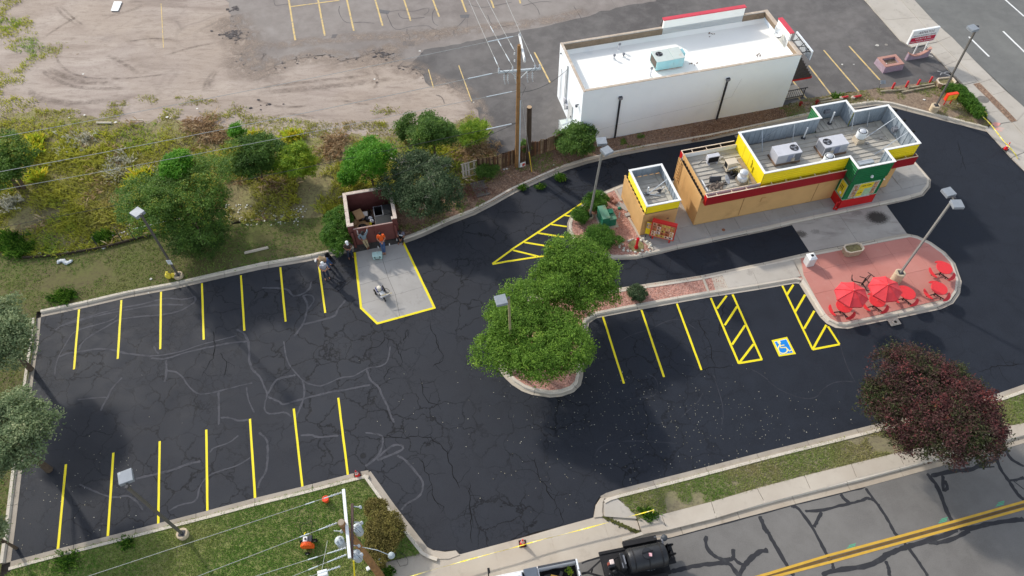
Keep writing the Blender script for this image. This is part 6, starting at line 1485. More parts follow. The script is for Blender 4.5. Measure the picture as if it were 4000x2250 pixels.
for k in range(6):
 q=ba.lerp(bb2,.1+k*.16);b.tube([q,q+Vector((.12,0,-.3)),q+Vector((.25,-.05,-.75))],.01,4)
b.tube([top2+Vector((.1,0,-.4)),top2+Vector((.3,-.2,-1.2)),top2+Vector((.2,-.1,-2))],.012,4);b.build('jumper_wire',CABLE,p2)
lm=W(1529,2170,5.2)-b2;b=MB();b.tube([top2*.62,lm.lerp(top2*.62,.4)+Vector((0,0,.25)),lm+Vector((-.1,0,.1))],.015,6);b.build('lamp_arm',GALVP,p2)
b=MB();b.lathe([(.06,lm.z+.15),(.14,lm.z+.08),(.16,lm.z-.02),(.12,lm.z-.12)],14,(lm.x,lm.y,0));b.build('luminaire',CAN,p2,True)
# wires
def wire(label,a,c,r=.012,sag=.25,mat=None,sleeves=(),group='overhead wires'):
 a,c=Vector(a),Vector(c);n=14;b=MB()
 b.tube([a.lerp(c,i/n)-Vector((0,0,sag*4*(i/n)*(1-i/n)))for i in range(n+1)],r,5)
 o=b.build('wire',mat or WIRE);tag(o,label,'wire',group)
 for k0,k1 in sleeves:
  b=MB();b.tube([a.lerp(c,k)-Vector((0,0,sag*4*k*(1-k)))for k in(k0,(k0+k1)/2,k1)],r*2.2,6);b.build('sleeve',GALVP,o)
 return o
def far(a,px,z,k=1.0):
 q=W(*px,z);a=Vector(a);return a+(q-a)*k
for i,(q,px)in enumerate(((aL.lerp(aR,.02),(1833,0)),(aL.lerp(aR,.34),(1862,0)),(aL.lerp(aR,.86),(1978,0)),(mm+Vector((-.25,.35,.9)),(1905,0)))):
 a=b1+q+Vector((0,0,.35));wire(('leftmost wire running from the pole up to the top of the photo','knotted second wire running from the pole up to the top','rightmost wire running from the pole up to the top','third wire running from the pole up to the top')[i],a,far(a,px,a.z,1.5),.014,.1,None,((.05,.12),(.2,.26),(.34,.4))if i==1 else((.03,.1),))
for i,(q,px,z,r,l)in enumerate(((aF,(0,522),10.2,.014,'highest wire crossing the weedy strip to the left'),(aL,(0,658),za,.016,'bright second wire crossing the weedy strip to the left'),(mm*.82,(0,730),6.8,.013,'third wire crossing the weedy strip to the left'),(mm*.5,(0,878),4.4,.016,'lowest dark cable crossing the weedy strip to the left'))):
 a=b1+q;wire(l,a,far(a,px,z,1.35),r,.3,CABLE if i==3 else None,((.01,.05),))
a=b1+mm*.8;wire('dark service cable from the pole to the white building',a,WO+FU*(U0-.05)+FV*3.6+Vector((0,0,4.3)),.018,.5,CABLE)
a=b1+mm*.5;wire('dark lower cable running left from the pole across the old lot',a,W(1500,700,3.6),.014,.1,CABLE)
for i,(s,e,l)in enumerate((((1336,1923),(334,2250),'upper wire over the lower lawn'),((1317,2042),(1000,2162),'second wire over the lower lawn leaving the pole top'),((1353,2139),(1000,2249),'third wire over the lower lawn'),((1353,2166),(1143,2250),'fourth wire over the lower lawn'),((1329,2212),(1215,2250),'lowest wire over the lower lawn beside the white cable box'))):
 a=W(*s,8.8);q=W(*e,8.8);d=(q-a);wire(l,a,a+d*(26/d.length),.011,.1,None,((.0,.03),(.045,.06)))
 b=MB()
 for k in range(4):insulator(b,a+d.normalized()*(.05+k*.13)+Vector((0,0,-.07)),.13,.036)
 o=b.build('strain_insulator',INSU,COL.objects[-1]if False else None,True);o.parent=[x for x in COL.objects if x.get('label')==l][0]
cb=W(1261,2240,8.0);t=thing('cable_box','white cable junction box hanging from the lowest wire','cable box',cb,FA);b=MB();b.box(-.2,.2,-.12,.12,-.1,.1);b.build('casing',WHITE,t,bevel=.02)
a=W(1279,2112,7.6);wire('thin drop wire hanging beside the transformer bank',a,W(1257,2228,8.0),.01,.0)
a=b2+top2*.8;t=thing('guy_wire','guy wire with a yellow guard running down from the lawn pole','guy wire',(0,0,0));g0,g1=W(1381,2190,6.0),W(1390,2330,0)
b=MB();b.tube([a,g0,g1],.012,5);b.build('wire',WIRE,t);b=MB();b.tube([g0,g0.lerp(g1,.9)],.035,7);b.build('guard',PAINT,t)
t=thing('guy_wire','guy wire with a yellow guard anchored beside the pole stub','guy wire',(0,0,0));g1=W(2078,676,.0);g0=b1+mm*.95;gz=W(2065,572,2.2);gz=g1.lerp(g0,.24)
b=MB();b.tube([g0,gz,g1],.012,5);b.build('wire',WIRE,t);b=MB();b.tube([gz,g1.lerp(gz,.04)],.035,7);b.build('guard',M('faded yellow guard',(206,172,60),.7),t)
# ------------------------------------------------------------------ wooden fence with each board
fn=thing('wooden_fence','weathered brown board fence behind the utility poles','fence',(0,0,0))
FB=[M('fence board brown',(112,80,56),.9,var=.2,sc=3),M('fence board dark',(84,62,48),.9,var=.2,sc=3),M('fence board grey',(128,106,82),.9,var=.2,sc=3)]
fl=WL([(1868,678),(1940,668),(2012,640),(2080,612),(2150,592),(2218,572)],.05)
boards=[]
for a,c in zip(fl[:-1],fl[1:]):
 n=max(1,round((c-a).length/.155))
 for i in range(n):
  p=a.lerp(c,(i+.5)/n);d=(c-a).normalized();b=MB();L=(c-a).length/n-.015;h=1.5+random.uniform(-.08,.08);th=random.uniform(-.02,.02)
  b.M=Matrix.Translation((p.x,p.y,0))@Matrix.Rotation(math.atan2(d.y,d.x),4,'Z')@Matrix.Rotation(th,4,'Y')
  b.hexa([(-L/2,-.012,0),(L/2,-.012,0),(L/2,.012,0),(-L/2,.012,0),(-L/2,-.012,h),(L/2,-.012,h+random.uniform(-.04,.04)),(L/2,.012,h),(-L/2,.012,h)]);b.build('board',random.choice(FB),fn)
b=MB()
for a,c in zip(fl[:-1],fl[1:]):
 for z in(.4,1.2):o=Vector((0,.05,z));b.bar(a+o,c+o,.04,.08)
b.build('rail',FB[1],fn)
for k in(0,2,3,5):b=MB();b.box(fl[k].x-.045,fl[k].x+.045,fl[k].y+.07,fl[k].y+.16,0,1.5);b.build('post',FB[1],fn)
def picket_panel(label,A,B,C,D,n,skip=(),rails=(0.08,.55,.95)):
 """A-B far edge, D-C near edge (world points)"""
 t=thing('fence_panel',label,'fence panel',A,0,'loose picket panels by the fence');m=M('bleached picket',(184,172,154),.9,var=.14,sc=4)
 A,B,C,D=[Vector(x)-A for x in(A,B,C,D)]
 for i in range(n):
  if i in skip:continue
  k0,k1=i/n,(i+.72)/n;q=[A.lerp(B,k0),A.lerp(B,k1),D.lerp(C,k1),D.lerp(C,k0)]
  if i==n-2:q[2]+=(C-D)*.08;q[3]+=(C-D)*.08
  b=MB();b.hexa([tuple(v+Vector((0,0,-.012)))for v in q][::-1]+[tuple(v+Vector((0,0,.012)))for v in q][::-1]);b.build('picket',m,t)
 for r in rails:
  b=MB();b.bar(A.lerp(D,r)+(A-B)*.06+Vector((0,0,.04)),B.lerp(C,r)+(B-A)*.08+Vector((0,0,.04)),.07,.04);b.build('rail',m,t)
 return t
picket_panel('bleached picket panel propped at the west end of the fence',W(1802,640,.75),W(1858,624,.75),W(1862,684,.2),W(1808,700,.2),5,(3,))
x=picket_panel('grey picket panel lying flat on the bed by the brush pile',W(1836,716,.16),W(1889,702,.16),W(1912,760,.15),W(1866,772,.15),7)
for ch in x.children:ch.data.materials[0]=M('grey picket',(112,106,100),.95,var=.2)
t=thing('yard_sign','small white yard sign with red print by the utility pole','sign',W(2042,660,.1),R(25));b=MB();b.box(-.22,.22,-.012,.012,.25,.65);o=b.build('panel',WHITE,t);b=MB();b.box(-.05,.2,-.018,-.013,.3,.58);b.build('print',M('red print',(176,44,40),.7,stain=(222,190,180),stain_at=(.5,.55),sc=6),o);b=MB();b.bar((-.15,0,-.05),(-.15,0,.25),.012);b.bar((.15,0,-.05),(.15,0,.25),.012);b.build('stake',DGREY,t)
# caged tank by the white building
p=WO+FU*-3.92+FV*.95;ib=thing('liquid_tote','white caged plastic tote standing at the corner of the white building','tank',(p.x,p.y,.02),FA)
b=MB();b.box(.0,.96,.0,1.06,.0,.12);b.build('pallet',M('tote pallet',(120,112,100),.9),ib);b=MB();b.box(.04,.92,.04,1.02,.12,.98);b.build('bottle',M('milky plastic',(206,214,208),.5,var=.06,sc=2,stain=(170,150,128),stain_at=(.6,.75)),ib,bevel=.05)
b=MB()
for z in(.2,.45,.7,.98):b.tube([(.01,.01,z),(.95,.01,z),(.95,1.05,z),(.01,1.05,z),(.01,.01,z)],.015,5)
for k in range(5):
 for x,y in((.01+k*.235,.01),(.01+k*.235,1.05),(.01,.01+k*.26),(.95,.01+k*.26)):b.tube([(x,y,.1),(x,y,1.0)],.012,5)
b.build('cage',GALVP,ib);b=MB();b.bar((.05,.4,1.0),(.92,.7,1.0),.06,.02);b.bar((.35,.04,1.01),(.6,1.02,1.01),.06,.02);b.lathe([(.1,.98),(.1,1.03)],10,(.48,.55,0));b.build('straps',GALVP,ib)
# ------------------------------------------------------------------ trash enclosure
de=thing('trash_enclosure','red brown masonry trash enclosure with double gates at the head of the pad','enclosure',(-10.94,32.16,0),R(12.6))
DB=M('red brown masonry',(112,66,60),.9,var=.12,sc=2.5,stain=(92,54,50),stain_at=(.5,.7));DC=M('flaking white cap',(206,190,176),.9,var=.12,sc=7,stain=(150,120,110),stain_at=(.58,.66));DG=M('brown gate panel',(118,72,66),.75,var=.08,sc=2,stain=(100,60,56))
b=MB();b.box(0,.2,0,3.1,-.1,1.95);b.box(3.12,3.32,0,3.1,-.1,1.95);b.box(.2,3.12,2.9,3.1,-.1,1.95);b.box(.2,.42,0,.2,-.1,1.95);b.box(2.98,3.12,0,.2,-.1,1.95);b.build('wall',DB,de)
def capst(x0,x1,y0,y1,n,ax):
 for i in range(n):
  b=MB()
  if ax=='y':b.box(x0,x1,y0+(y1-y0)*i/n+.004,y0+(y1-y0)*(i+1)/n-.004,1.951,2.0+random.uniform(-.004,.006))
  else:b.box(x0+(x1-x0)*i/n+.004,x0+(x1-x0)*(i+1)/n-.004,y0,y1,1.951,2.0+random.uniform(-.004,.006))
  b.build('cap_stone',DC,de)
capst(-.02,.22,-.02,3.12,8,'y');capst(3.10,3.34,-.02,3.12,8,'y');capst(.23,3.09,2.88,3.12,7,'x');capst(.23,.44,-.02,.22,1,'x');capst(2.96,3.09,-.02,.22,1,'x')
for x0,x1 in((.36,1.68),(1.70,3.0)):
 b=MB();b.box(x0,x1,-.13,-.08,.12,1.72);g=b.build('gate',DG,de);b=MB();b.box(x0,x1,-.14,-.07,1.72,1.77);b.build('gate_rail',M('pale gate rail',(176,146,136),.7),g)
 for xs in(x0+.05,x1-.1):b=MB();b.box(xs,xs+.05,-.145,-.131,.2,1.7);b.build('gate_stile',DG,g)
b=MB();b.box(.55,.63,-.15,-.132,1.15,1.6);b.build('gate_label',M('white label',(222,206,200),.7),de)
for x,l in((.22,'brown guard post left of the enclosure gates'),(3.12,'brown guard post right of the enclosure gates')):
 t=thing('bollard',l,'bollard',tuple(Vector((-10.94,32.16,0))+Matrix.Rotation(R(12.6),3,'Z')@Vector((x,-.2,0))),0,'guard posts at the trash enclosure');b=MB();b.lathe([(.085,-.05),(.085,1.4),(.05,1.46),(.01,1.47)],12);b.build('post',DB,t,True)
DE=lambda x,y,z=0:Vector((-10.94,32.16,z))+Matrix.Rotation(R(12.6),3,'Z')@Vector((x,y,0))
dm=thing('dumpster','black steel dumpster with plastic lids, one lid open, inside the enclosure','dumpster',DE(1.85,.45),R(12.6));DBK=M('dumpster black',(34,34,36),.6,var=.2,sc=3);DLD=M('dumpster lid',(44,46,48),.45,var=.15)
b=MB();b.box(0,1.2,0,.06,0,1.15);b.box(0,1.2,1.64,1.7,0,1.15);b.box(0,.06,.06,1.64,0,1.15);b.box(1.14,1.2,.06,1.64,0,1.15);b.box(.06,1.14,.06,1.64,0,.08);b.build('bin',DBK,dm)
b=MB();b.box(.0,1.2,-.02,.75,1.16,1.2);b.build('lid',DLD,dm,bevel=.015);b=MB();b.box(.62,1.2,.78,1.7,1.16,1.2);b.build('lid',DLD,dm,bevel=.015)
b=MB();b.tube([(.02,.78,1.17),(.02,1.68,1.17),(.6,1.68,1.17),(.6,.78,1.17),(.02,.78,1.17)],.035,6);b.build('rim',MGREY,dm)
CB=M('corrugated cardboard',(176,140,100),.9,var=.08,sc=4)
def carton(label,p,rot,w,d,h,tilt=0,flaps=True,mat=None):
 t=thing('cardboard_box',label,'box',p,rot,'cardboard boxes in the enclosure');b=MB();b.M=Matrix.Rotation(tilt,4,'X');b.box(-w/2,w/2,-d/2,d/2,0,h);b.build('carton',mat or CB,t)
 if flaps:
  b=MB();b.M=Matrix.Rotation(tilt,4,'X');b.hexa([(-w/2,-d/2,h),(w/2,-d/2,h),(w/2,-d/2-d*.6,h-.12),(-w/2,-d/2-d*.6,h-.12),(-w/2,-d/2,h+.01),(w/2,-d/2,h+.01),(w/2,-d/2-d*.6,h-.11),(-w/2,-d/2-d*.6,h-.11)]);b.build('flap',CB,t)
carton('tall brown cardboard box at the back left of the enclosure',DE(.75,1.95,.55),R(30),.6,.5,.55);carton('open cardboard box with its flap hanging beside the wall',DE(.45,1.5,.5),R(-20),.5,.4,.35,.3);carton('flattened cardboard sheet under the black bag',DE(.95,1.05,.55),R(25),1.1,.9,.06,.1,False);carton('torn cardboard sheet by the left gate',DE(.5,.45,.3),R(60),.6,.7,.05,.5,False);carton('white labelled carton beside the tall box',DE(1.2,1.85,.6),R(10),.4,.4,.35,0,False,M('pale carton',(206,198,188),.8))
b=MB();b.box(.22,1.7,.25,2.8,0,.5);
def bag(label,p,r,mat,group='bags in the enclosure'):
 t=thing('trash_bag',label,'trash bag',p,random.uniform(0,3),group);b=MB();b.ball((0,0,r[2]*.9),r,14,9,0,.1);b.build('bag',mat,t,True);b=MB();b.tube([(0,0,r[2]*1.75),(.02,.02,r[2]*1.95),(.06,.04,r[2]*2.1)],[.05,.025,.06],7);b.build('knot',mat,t)
 return t
BAGB=M('black bag film',(26,27,30),.28,var=.3,sc=6,bump=.3,spec=.6);BAGW=M('white bag film',(210,212,216),.4,var=.08)
bag('large shiny black trash bag on top of the cardboard',DE(1.0,.62,.6),(.42,.3,.27),BAGB);bag('second black trash bag beside the white carton',DE(1.35,1.55,.5),(.26,.24,.22),BAGB);bag('upper white bag spilling beside the dumpster',DE(1.55,1.4,.8),(.15,.12,.12),BAGW);bag('lower white bag spilling beside the dumpster',DE(1.62,1.15,.75),(.16,.12,.12),BAGW);bag('bright yellow bag on the trash heap',DE(1.5,.95,.72),(.1,.09,.08),M('yellow bag',(220,206,40),.5));bag('clear bag of blue bottles by the gate',DE(1.42,.42,.6),(.17,.14,.15),M('bottle bag',(150,170,196),.3,var=.3,sc=16))
b=MB()
for i in range(60):b.ball(tuple(DE(random.uniform(.3,1.7),random.uniform(.3,2.7),random.uniform(.02,.45))),(random.uniform(.08,.22),)*3,6,4,0,.25)
b.build('trash_heap',M('mixed rubbish',(66,58,52),.95,var=.5,sc=5))['kind']='stuff'
# ------------------------------------------------------------------ people
SKIN=M('skin',(150,104,80),.6,var=.05);SKIN2=M('skin light',(186,134,108),.6,var=.05);HAIR=M('dark hair',(30,24,22),.7)
def skin_obj(name,pts,edges,mat,parent,root=0,sub=1):
 me=bpy.data.meshes.new(name);me.from_pydata([p[:3]for p in pts],edges,[]);me.materials.append(mat)
 o=link(bpy.data.objects.new(name,me),parent);sk=o.modifiers.new('skin','SKIN');sk.use_smooth_shade=True
 for i,v in enumerate(me.skin_vertices[0].data):r=pts[i][3];v.radius=r if isinstance(r,tuple)else(r,r);v.use_root=(i==root)
 s=o.modifiers.new('sub','SUBSURF');s.levels=sub;s.render_levels=sub+1
 return o
def person(label,loc,rotz,J,shirt,trousers,hat=None,sleeve='short',skin=None,shoes=None,print_=None):
 """J: joints in the person's own frame, facing -y. pelvis chest neck head; shL elL haL shR elR haR; hipL knL anL hipR knR anR"""
 t=thing('person',label,'person',loc,rotz,'line painting crew');V={k:Vector(v)for k,v in J.items()};skin=skin or SKIN
 pts=[];ed=[];ix={}
 def add(k,p,r,par=None):
  ix[k]=len(pts);pts.append((p.x,p.y,p.z,r));
  if par is not None:ed.append((ix[par],ix[k]))
 add('pelvis',V['pelvis'],(.15,.11));add('waist',V['pelvis'].lerp(V['chest'],.5),(.14,.105),'pelvis');add('chest',V['chest'],(.16,.115),'waist');add('neck',V['neck'],.058,'chest')
 hd=(V['head']-V['neck']).normalized();f=V.get('face',Vector((0,-1,0)))
 add('jaw',V['head']-hd*.055+f*.022,(.062,.066),'neck');add('skull',V['head']+hd*.035-f*.008,(.078,.092),'jaw');add('crown',V['head']+hd*.085-f*.012,(.055,.066),'skull')
 for S in 'LR':
  add('sh'+S,V['sh'+S],.062,'chest');add('el'+S,V['el'+S],.042,'sh'+S);add('wr'+S,V['el'+S].lerp(V['ha'+S],.9),.029,'el'+S)
  d=(V['ha'+S]-V['el'+S]).normalized();pm=V['ha'+S]+d*.05;sd=d.cross(Vector((0,0,1)));sd=sd.normalized()if sd.length>.2 else Vector((1,0,0));nn=sd.cross(d)
  add('pa'+S,pm,(.042,.022),'wr'+S)
  for i,(o,L)in enumerate(((-.032,.075),(-.011,.085),(.011,.082),(.032,.065))):
   a=pm+sd*o+d*.035;add('f%d%s'%(i,S),a,.0105,'pa'+S);add('g%d%s'%(i,S),a+d*L*.55-nn*.008,.0095,'f%d%s'%(i,S));add('h%d%s'%(i,S),a+d*L*.85-nn*.03,.0085,'g%d%s'%(i,S))
  a=pm+sd*(.045 if S=='L' else-.045)-d*.012;add('t0'+S,a,.0115,'pa'+S);add('t1'+S,a+d*.045+sd*(.012 if S=='L' else-.012)-nn*.01,.0095,'t0'+S)
  add('hip'+S,V['hip'+S],.088,'pelvis');add('kn'+S,V['kn'+S],.056,'hip'+S);add('an'+S,V['an'+S],.04,'kn'+S)
  ft=V.get('ft'+S,V['an'+S]+Vector((0,-.17,-.055)));add('ft'+S,ft,(.045,.03),'an'+S)
 skin_obj('body',pts,ed,skin,t)
 up=hd;rt=f.cross(up).normalized();h=V['head'];b=MB()
 b.ball(tuple(h+f*.098-up*.008),(.014,.016,.02),6,5)
 for s in(-1,1):b.ball(tuple(h+rt*s*.086-f*.005),(.014,.02,.028),6,5)
 b.build('nose_and_ears',skin,t,True);b=MB()
 for s in(-1,1):b.ball(tuple(h+f*.082+rt*s*.031+up*.022),(.011,.011,.008),6,4)
 b.ball(tuple(h+f*.085-up*.05),(.022,.009,.005),8,4);b.build('eyes_and_mouth',HAIR,t,True)
 def garment(name,keys,edges,mat,gr):
  P=[];M_={}
  for k in keys:M_[k]=len(P);P.append((V2[k].x,V2[k].y,V2[k].z,gr[k]))
  return skin_obj(name,P,[(M_[a],M_[c])for a,c in edges],mat,t)
 V2={k:Vector(p[:3])for k,p in zip(ix,pts)}
 end='wr' if sleeve=='long' else 'el'
 for S in 'LR':
  if sleeve=='short':V2['el'+S]=V2['sh'+S].lerp(V2['el'+S],.75)
 V2['collar']=V2['chest'].lerp(V2['neck'],.72);V2['hem']=V2['pelvis'].lerp(V2['waist'],-.15)
 gk=['hem','waist','chest','collar']+[k+S for S in 'LR' for k in(['sh','el','wr']if sleeve=='long' else['sh','el'])]
 ge=[('hem','waist'),('waist','chest'),('chest','collar')]+[('chest','sh'+S)for S in 'LR']+[('sh'+S,'el'+S)for S in 'LR']+([('el'+S,'wr'+S)for S in 'LR']if sleeve=='long' else[])
 sh=garment('shirt',gk,ge,shirt,{'hem':(.175,.135),'waist':(.168,.13),'chest':(.185,.138),'collar':.085,**{k+S:r for S in 'LR' for k,r in(('sh',.083),('el',.064),('wr',.045))}})
 V2['w2']=V2['pelvis'].lerp(V2['waist'],.25)
 tk=['w2','pelvis']+[k+S for S in 'LR' for k in('hip','kn','an')];te=[('w2','pelvis')]+[e for S in 'LR' for e in(('pelvis','hip'+S),('hip'+S,'kn'+S),('kn'+S,'an'+S))]
 garment('trousers',tk,te,trousers,{'w2':(.16,.12),'pelvis':(.165,.125),**{k+S:r for S in 'LR' for k,r in(('hip',.103),('kn',.076),('an',.062))}})
 for S in 'LR':
  a,c=V2['an'+S],V2['ft'+S];skin_obj('shoe',[(a.x,a.y,a.z-.02,.056),(a.x+(a.x-c.x)*.25,a.y+(a.y-c.y)*.25,c.z,(.045,.035)),(c.x,c.y,c.z,(.05,.034))],[(0,1),(1,2)],shoes or M('work boot',(46,38,32),.8),t)
 b=MB();R3=Matrix((rt,f,up)).transposed()
 if hat:
  b.M=Matrix.Translation(h+up*.055)@R3.to_4x4();b.lathe([(.112,0),(.114,.03),(.1,.075),(.06,.105),(.01,.112)],16)
  b.hexa([(-.075,.06,-.005),(.075,.06,-.005),(.06,.2,-.02),(-.06,.2,-.02),(-.075,.06,.012),(.075,.06,.012),(.06,.2,-.008),(-.06,.2,-.008)]);b.build('cap',hat,t,True)
 else:
  b.M=Matrix.Translation(h+up*.03-f*.01)@R3.to_4x4();b.lathe([(.09,-.03),(.1,0),(.1,.04),(.08,.085),(.03,.105),(.005,.107)],14);b.build('hair',HAIR,t,True)
 if print_:b=MB();c=V2['chest']+f*.15;b.M=Matrix.Translation(c)@Matrix((rt,f,Vector((0,0,1)))).transposed().to_4x4();b.hexa([(-.12,-.02,-.03),(.12,-.02,.0),(.12,.012,.0),(-.12,.012,-.03),(-.1,-.02,.03),(.13,-.02,.05),(.13,.012,.05),(-.1,.012,.03)]);b.build('shirt_print',print_,t)
 return t
def stand(lean=0.0,arms='phone',tilt=.35):
 J=dict(pelvis=(0,0,.95),chest=(0,-.02+lean,1.30),neck=(0,-.03+lean*1.4,1.5),head=(0,-.07+lean*1.5,1.64),face=tuple(Vector((0,-1,-tilt)).normalized()),
shL=(.19,-.01+lean*1.2,1.42),shR=(-.19,-.01+lean*1.2,1.42),hipL=(.10,0,.9),hipR=(-.10,0,.9),knL=(.12,-.04,.5),knR=(-.12,-.02,.5),anL=(.13,.02,.09),anR=(-.14,.0,.09))
 if arms=='phone':J.update(elL=(.25,-.05+lean,1.14),haL=(.09,-.28+lean,1.18),elR=(-.25,-.05+lean,1.14),haR=(-.06,-.29+lean,1.2))
 return J
BROWNS=M('brown work shirt',(72,60,56),.9,var=.15,sc=9);JEANS=M('blue jeans',(66,88,124),.9,var=.15,sc=10);JEANSD=M('dark jeans',(44,50,68),.9,var=.15,sc=10);KHAKI=M('khaki trousers',(170,152,120),.9,var=.1,sc=9);GREYB=M('grey blue shirt',(120,134,142),.9,var=.12,sc=9);ORANGE=M('orange shirt',(224,92,30),.8,var=.08,sc=8);HEATH=M('heather grey shirt',(112,108,120),.9,var=.12,sc=12);LGSH=M('pale grey shirt',(160,160,168),.9,var=.08,sc=9);TANSH=M('tan work shirt',(150,128,96),.9,var=.12,sc=9);CAPW=M('white cap',(230,230,228),.7)
HATB=M('black straw hat',(40,36,34),.8)
person('standing worker in a dark brown shirt and white cap looking at a phone',W(1371,1006,.02),R(25),stand(),BROWNS,JEANSD,CAPW)
J=stand();J.update(elR=(-.3,-.02,1.68),haR=(-.33,.12,1.78),shR=(-.2,0,1.45),elL=(.36,.04,1.18),haL=(.22,-.05,.98),anL=(-.06,-.06,.09),knL=(.04,-.06,.5),anR=(-.16,.02,.09))
J={k:((-v[0],v[1],v[2])if k!='face' else v)for k,v in J.items()};J={**J,**{a+'L':J[a+'R']for a in('sh','el','ha','hip','kn','an')},**{a+'R':J[a+'L']for a in('sh','el','ha','hip','kn','an')}}
person('worker in a grey blue shirt and khaki trousers holding the top of the gate',W(1432,968,.02),R(10),J,GREYB,KHAKI,HATB,'long')
J=stand(.0);
J.update(pelvis=(0,.36,.92),chest=(0,.44,1.26),neck=(0,.45,1.46),head=(0,.40,1.60),shL=(.2,.44,1.4),shR=(-.2,.44,1.4),elL=(.27,.36,1.12),elR=(-.27,.36,1.12),haL=(.05,.17,.98),haR=(-.05,.17,.97),hipL=(.1,.35,.87),hipR=(-.1,.35,.87),knL=(.09,.16,.48),knR=(-.07,.16,.48),anL=(.05,.0,.09),anR=(-.05,.02,.09))
person('worker in a bright orange shirt and blue jeans leaning back on the gate',W(1501,990,.02),R(12),J,ORANGE,JEANS,None,'short',SKIN2)
J=dict(pelvis=(0,.02,.27),chest=(0,-.06,.60),neck=(0,-.11,.80),head=(0,-.18,.92),face=tuple(Vector((0,-1,-.8)).normalized()),shL=(.19,-.07,.72),shR=(-.19,-.07,.72),elL=(.22,-.25,.52),elR=(-.22,-.25,.52),haL=(.07,-.42,.38),haR=(-.07,-.42,.38),hipL=(.1,-.02,.24),hipR=(-.1,-.02,.24),knL=(.17,-.38,.46),knR=(-.17,-.38,.46),anL=(.15,-.46,.09),anR=(-.15,-.46,.09))
person('worker in a grey shirt with a white chest stripe sitting on the kerb',W(1572,931,.0),R(-8),J,HEATH,M('black shorts',(30,28,32),.9),HATB,'short',None,None,WHITE)
person('standing worker in a pale grey shirt and white cap beside the bent worker',W(1279,1087,.01),R(20),stand(.02),LGSH,JEANSD,CAPW,'short',SKIN2)
J=dict(pelvis=(0,.0,.86),chest=(0,-.33,1.06),neck=(0,-.50,1.12),head=(0,-.60,1.08),face=tuple(Vector((0,-.5,-1)).normalized()),shL=(.18,-.38,1.1),shR=(-.18,-.38,1.1),elL=(.2,-.5,.78),elR=(-.2,-.5,.78),haL=(.08,-.62,.5),haR=(-.08,-.62,.5),hipL=(.1,.02,.84),hipR=(-.1,.02,.84),knL=(.13,-.02,.48),knR=(-.16,.12,.48),anL=(.13,.08,.09),anR=(-.2,.25,.09))
person('worker in a tan shirt bending forward over the end of a stall line',W(1286,1046,.01),R(-75),J,TANSH,JEANS,CAPW,'long')
# ------------------------------------------------------------------ tools and vehicles
co_=thing('cooler','pale teal cool box with black latches on the concrete pad','cooler',W(1476,1006,.016),R(8));CT=M('pale teal plastic',(176,204,198),.5,var=.04)
b=MB();b.box(-.31,.31,-.19,.19,.02,.3);b.build('body',CT,co_,bevel=.03);b=MB();b.box(-.33,.33,-.21,.21,.305,.4);b.build('lid',CT,co_,bevel=.03)
b=MB();b.box(-.2,-.14,-.222,-.205,.22,.36);b.box(.14,.2,-.222,-.205,.22,.36);b.tube([(-.17,-.22,.25),(-.15,-.3,.2),(.15,-.3,.2),(.17,-.22,.25)],.018,6);b.build('latch',DGREY,co_)
b=MB();b.lathe([(.03,.4),(.03,.56),(.015,.6),(.015,.63)],8,(.02,.06,0));o=b.build('bottle',M('clear plastic',(180,190,180),.3),None,True);o.location=W(1476,1006,.016);tag(o,'clear bottle standing on the cool box lid','bottle')
for i,(x,y)in enumerate(((1478,969),(1522,958),(1551,940))):
 b=MB();b.lathe([(.035,0),(.035,.15),(.015,.19),(.015,.22)],8);o=b.build('bottle',WHITE,None,True);o.location=W(x,y,.015);tag(o,('white bottle beside the orange shirted worker','white bottle between the gate and the seated worker','white bottle next to the seated worker')[i],'bottle','white bottles by the enclosure gates')
t=thing('tool_case','small black backpack blower standing in the gutter behind the bent worker','blower',W(1280,1004,.02),.4);b=MB();b.box(-.16,.16,-.1,.1,.06,.34);b.build('body',BLACK,t,bevel=.04);b=MB();b.tube([(.14,0,.1),(.2,-.12,.08),(.12,-.25,.06)],.05,8);b.ball((0,.02,.36),(.15,.1,.07),10,5);b.build('tube',BLACK,t,True)
# line striping machine
ls=thing('line_striper','walk behind line striping machine with a blue base on the concrete pad','line striper',W(1490,1152,.016),R(-60));BLU=M('deep blue enamel',(30,44,110),.4);RUB=M('black rubber',(26,26,27),.85)
def wheel(parent,x,y,r,w=.09,ax='y'):
 b=MB();b.lathe([(r*.62,-w/2),(r,-w/2*.8),(r,w/2*.8),(r*.62,w/2)],18,(x,y,r)if ax=='y' else(x,y,r),0,'y' if ax=='y' else 'x');o=b.build('wheel',RUB,parent,True);b=MB();b.lathe([(.03,-w/2-.01),(r*.6,-w*.35),(r*.6,w*.35),(.03,w/2+.01)],14,(x,y,r),0,'y' if ax=='y' else 'x');b.build('rim',M('pale wheel rim',(196,190,176),.5),o)
wheel(ls,-.28,.3,.2);wheel(ls,-.28,-.3,.2);wheel(ls,.55,0,.14,.07)
b=MB();b.bar((-.35,-.22,.28),(.5,-.1,.28),.05);b.bar((-.35,.22,.28),(.5,.1,.28),.05);b.box(-.36,-.1,-.24,.24,.24,.3);b.build('frame',LGREY,ls);b=MB();b.box(-.42,-.08,-.2,.2,.3,.46);b.build('base_panel',BLU,ls,bevel=.02)
b=MB();b.lathe([(.14,.46),(.16,.7),(.13,.76),(.03,.78)],14,(-.1,-.02,0));b.build('paint_hopper',M('translucent hopper',(214,206,186),.5),ls,True);b=MB();b.box(.12,.42,-.14,.14,.3,.56);b.build('engine',M('pale engine',(206,206,204),.4,var=.2,sc=8),ls,bevel=.03);b=MB();b.box(.2,.34,-.2,-.145,.38,.52);b.ball((.1,.16,.4),.08,8,6);b.build('muffler',DGREY,ls)
